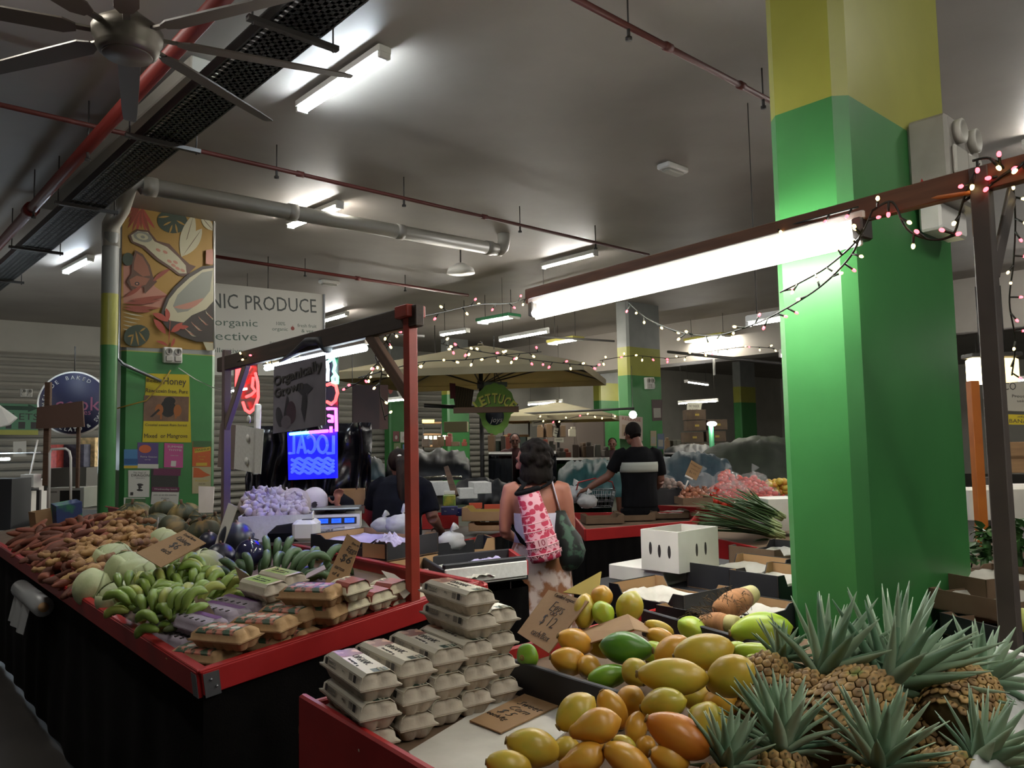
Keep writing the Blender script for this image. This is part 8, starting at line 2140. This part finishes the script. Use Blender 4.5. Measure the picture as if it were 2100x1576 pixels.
poster('banana_sign', 'grey sign starting with the letters CO above a yellow banana bread strip', [(2054, 783), (2140, 783), (2140, 845), (2054, 843)], at(2080, 800, 5.6), V((-.3, -1, 0)), flat_m('grey_sign', '9a968c'), (), [('CO', .2, .82, .36, dict(width=.3)), ('Proudly', .45, .5, .15, dict(width=.4)), ('using', .5, .34, .13, dict(width=.25))], 'sign')
poster('banana_strip', 'yellow strip sign with the words 6 BANANA at the right edge', [(2054, 850), (2140, 852), (2140, 872), (2054, 871)], at(2080, 800, 5.58), V((-.3, -1, 0)), m_pyel, (), [('6 BANANA', .45, .35, .55, dict(width=.8)), ('different', .55, .8, .25, dict(width=.35))], 'sign')
c_ = at(2085, 995, 5.4)
t = thing('wooden_shelf', 'wooden board shelf unit at the right edge', 'shelf', T(c_.x, c_.y, 0) @ R(rad(-20)))
for z in (at(2085, 925, 5.4).z, at(2085, 952, 5.4).z): MB().bbox((.15, 0, z), (.6, .03, .12), .004).build('board', mat('pale_pine', '7a5c3c', .6, c2='8a6a46', scale=5, stretch=(1, 9, 9)), t)
MB().bbox((.15, .05, at(2085, 1000, 5.4).z), (.7, .3, .03), .004).build('shelf_board', m_wbox, t)
for x in (-.18, .48): MB().bbox((x, .05, .65), (.05, .05, 1.3), .004).build('upright', m_dark, t)
carton_box('white_box', 'white carton behind the dark post above the leafy greens', 'box', T(*at(2045, 1062, 4.9)), .5, .3, .18, m_wbox)
tc2 = at(2060, 1150, 4.2)
m_grn = mat('leafy_green', '2f5426', .45, c2='47703a', scale=6, spec=.5)
t = qtable('market_table', 'table of leafy greens behind the dark post', [(1990, 1165), (2110, 1175), (2120, 1110), (2000, 1105)], .88, 0, m_cardd, m_cardd, m_cloth, rimh=.06)
for i, (x, y, lab) in enumerate([(2022, 1100, 'bunch of leafy greens left of the dark post'), (2018, 1145, 'lower bunch of leafy greens left of the dark post'), (2082, 1095, 'bunch of leafy greens right of the dark post'), (2088, 1135, 'lower bunch of leafy greens at the right edge')]):
    p = at(x, y, 4.2 + .05 * i); b = MB(); qq = random.Random(i)
    for k in range(34):
        d = V((qq.uniform(-1, 1), qq.uniform(-1, .6), qq.uniform(-.2, 1))).normalized(); c0 = V((qq.uniform(-.08, .08), qq.uniform(-.06, .06), qq.uniform(-.04, .05)))
        s_ = d.cross(UP).normalized() * .026; up = s_.cross(d).normalized(); l = qq.uniform(.06, .09)
        b.add([c0, c0 + d * l * .35 - s_ + up * .006, c0 + d * l * .35, c0 + d * l * .35 + s_ + up * .006, c0 + d * l * .75 - s_ * .8 - up * .004, c0 + d * l * .75 - up * .008, c0 + d * l * .75 + s_ * .8 - up * .004, c0 + d * l - up * .02], [(0, 1, 2), (0, 2, 3), (1, 4, 5, 2), (2, 5, 6, 3), (4, 7, 5), (5, 7, 6)], 0, True)
    b.tube([(0, 0, -.1), (0, 0, .02)], .02, 6); o = b.build('greens_bunch', m_grn, None, T(*p)); tag(o, lab, 'greens', 'leafy greens at the right')
for i, (x, y, rot, lab) in enumerate([(2030, 1200, 20, 'upper brown tray left of the dark post foot'), (2045, 1240, 24, 'middle brown tray behind the dark post foot'), (2085, 1300, 15, 'lower black tray with pale melons at the right edge')]):
    tray('cardboard_tray', lab, 'cardboard tray', T(*at(x, y + 10, 3.5 - .25 * i)) @ R(rad(rot)), .4, .3, .08, m_cardd, m_cardd if i < 2 else m_blk, .25, m_paper if i < 2 else None)
q_ = at(2090, 1345, 2.95)
qtable('market_table', 'crate table at the right edge behind the dark post', [(1990, 1262), (2200, 1290), (2220, 1210), (2030, 1200)], at(2045, 1250, 3.25).z - .0, 0, None, m_cardd, m_cloth)
for i, (x, y) in enumerate([(2093, 1275), (2108, 1300)]):
    p = at(x, y, 3.0); t = thing('pale_melon', ['pale yellow melon at the right edge', 'second pale melon cut by the right edge'][i], 'melon', T(*p)); MB().ball((0, 0, 0), .05, 16, 10).build('melon_skin', mat('pale_melon_skin', '9aa04c', .5), t); MB().cyl((0, 0, .045), (0, 0, .065), .006, n=6).build('stalk', m_cardd, t)
# ================================================================ fairy lights
m_wire = mat('dark_green_wire', '14170f', .6)
m_fy, m_fr = glow('lit_yellow_bulb', (1, .72, .25), FAIRY), glow('lit_red_bulb', (1, .07, .09), FAIRY)
def fairy(label, pts, n, seed, r=.004, blen=.03, size=.0065, red=.42):
    size *= .8; q = random.Random(seed); P = [at(*p) for p in pts]; o = P[0]
    # smooth the line
    S_ = []
    for i in range(len(P) - 1):
        p0, p1, p2, p3 = P[max(0, i - 1)], P[i], P[i + 1], P[min(len(P) - 1, i + 2)]
        for k in range(6):
            t = k / 6
            S_.append(.5 * ((2 * p1) + (p2 - p0) * t + (2 * p0 - 5 * p1 + 4 * p2 - p3) * t * t + (3 * p1 - p0 - 3 * p2 + p3) * t ** 3))
    S_.append(P[-1])
    t = thing('fairy_light_string', label, 'fairy lights', T(*o))
    b = MB(); b.tube([p - o for p in S_], r, 5)
    spots = []
    for i in range(n):
        f = (i + .5 + q.uniform(-.25, .25)) / n * (len(S_) - 1); k = int(f); p = S_[k].lerp(S_[min(k + 1, len(S_) - 1)], f - k)
        d = V((q.uniform(-.8, .8), q.uniform(-.6, .2), q.uniform(-1, .5))).normalized()
        e = p + d * blen; b.tube([p - o, e - o], r * 1.1, 5); spots.append((e + d * size * .8, d))
    b.build('wire', m_wire, t)
    for e, d in spots:
        MB().ball((0, 0, 0), (size, size, size * 1.5), 7, 5).build('bulb', m_fr if q.random() < red else m_fy, t, basis(d.orthogonal(), d, e - o))
fairy('fairy lights wound along the left stall beam over the banner', [(487, 742, 4.45), (520, 730, 4.3), (575, 738, 4.1), (640, 712, 3.9), (700, 705, 3.7), (760, 690, 3.45), (815, 672, 3.25), (850, 655, 3.05)], 22, 1, .003)
fairy('fairy lights dropping from the left stall beam end beside the brace', [(812, 668, 3.2), (788, 705, 3.3), (770, 730, 3.35), (783, 760, 3.35), (778, 800, 3.4), (790, 862, 3.45)], 10, 2, .003)
fairy('fairy lights hanging left of the brace towards the neon figure', [(800, 700, 3.4), (770, 752, 3.45), (735, 785, 3.5), (700, 800, 3.6)], 8, 3, .003)
fairy('fairy lights running from the red post top to the bright tube', [(850, 652, 3.05), (910, 640, 3.3), (980, 625, 3.6), (1050, 622, 3.9), (1095, 606, 4.1)], 12, 4, .003)
fairy('fairy lights slanting down across the big parasol', [(905, 705, 6), (940, 714, 6.2), (1000, 724, 6.4), (1080, 737, 6.6), (1160, 746, 6.8), (1225, 752, 7)], 20, 5, .004, .045, .012, .4)
fairy('fairy lights rising to the right across the big parasol', [(735, 775, 5.5), (800, 758, 5.6), (870, 742, 5.7), (960, 738, 5.8), (1040, 728, 6), (1110, 722, 6.2)], 18, 6, .004, .04, .011, .35)
fairy('fairy lights drooping from the bright tube to the big green pillar', [(1290, 622, 3.9), (1330, 655, 3.75), (1400, 683, 3.5), (1470, 688, 3.3), (1540, 668, 3.1), (1600, 640, 2.95), (1680, 590, 2.75), (1745, 525, 2.6), (1768, 470, 2.5)], 22, 7, .0035, .035, .007, .25)
fairy('second fairy light strand crossing the pillar just below the bright tube', [(1600, 600, 2.9), (1650, 575, 2.8), (1700, 545, 2.7), (1760, 490, 2.55), (1790, 430, 2.5)], 7, 8, .0035, .03, .007, .4)
fairy('fairy lights looping from the beam to the dark post across the outlet box', [(1790, 432, 2.5), (1830, 415, 2.48), (1860, 470, 2.45), (1910, 492, 2.42), (1955, 480, 2.38), (1970, 430, 2.35), (1985, 385, 2.3), (2008, 335, 2.25)], 11, 9, .004, .035, .008, .3)
fairy('fairy lights wrapped round the top of the dark post', [(1995, 330, 2.26), (2030, 325, 2.22), (2060, 350, 2.24), (2035, 375, 2.26), (2085, 340, 2.2), (2110, 330, 2.15)], 8, 10, .004, .03, .008, .6)
fairy('fairy lights hanging down right of the dark post', [(2075, 350, 2.35), (2082, 450, 2.5), (2078, 540, 2.6), (2070, 620, 2.7), (2082, 700, 2.8), (2075, 770, 2.9)], 13, 11, .003, .03, .006, .45)
fairy('faint distant fairy lights along the far stall frames right of the parasol', [(1230, 740, 9), (1300, 730, 9.2), (1380, 735, 9.4), (1450, 722, 9.6), (1530, 712, 9.8), (1590, 715, 10)], 22, 12, .004, .04, .014, .25)
fairy('distant coloured fairy lights above the far tables below the small parasol', [(1100, 858, 14), (1150, 862, 14), (1200, 852, 14), (1260, 855, 14)], 10, 13, .005, .04, .016, .2)
fairy('fairy lights along the timber beam above the bright tube', [(1100, 600, 4.05), (1200, 572, 3.7), (1330, 540, 3.4), (1480, 500, 3.05), (1620, 462, 2.8), (1760, 425, 2.55)], 14, 14, .0035, .03, .007, .5)
o = MB().tube([at(1180, 585, 4.0), at(1240, 560, 3.8), at(1400, 525, 3.4), at(1600, 470, 2.95), at(1780, 428, 2.6), at(1990, 395, 2.3)], .007, 7).build('orange_cable', mat('orange_cable', 'a8652e', .5)); tag(o, 'orange cable running along the beam above the bright tube', 'cable')
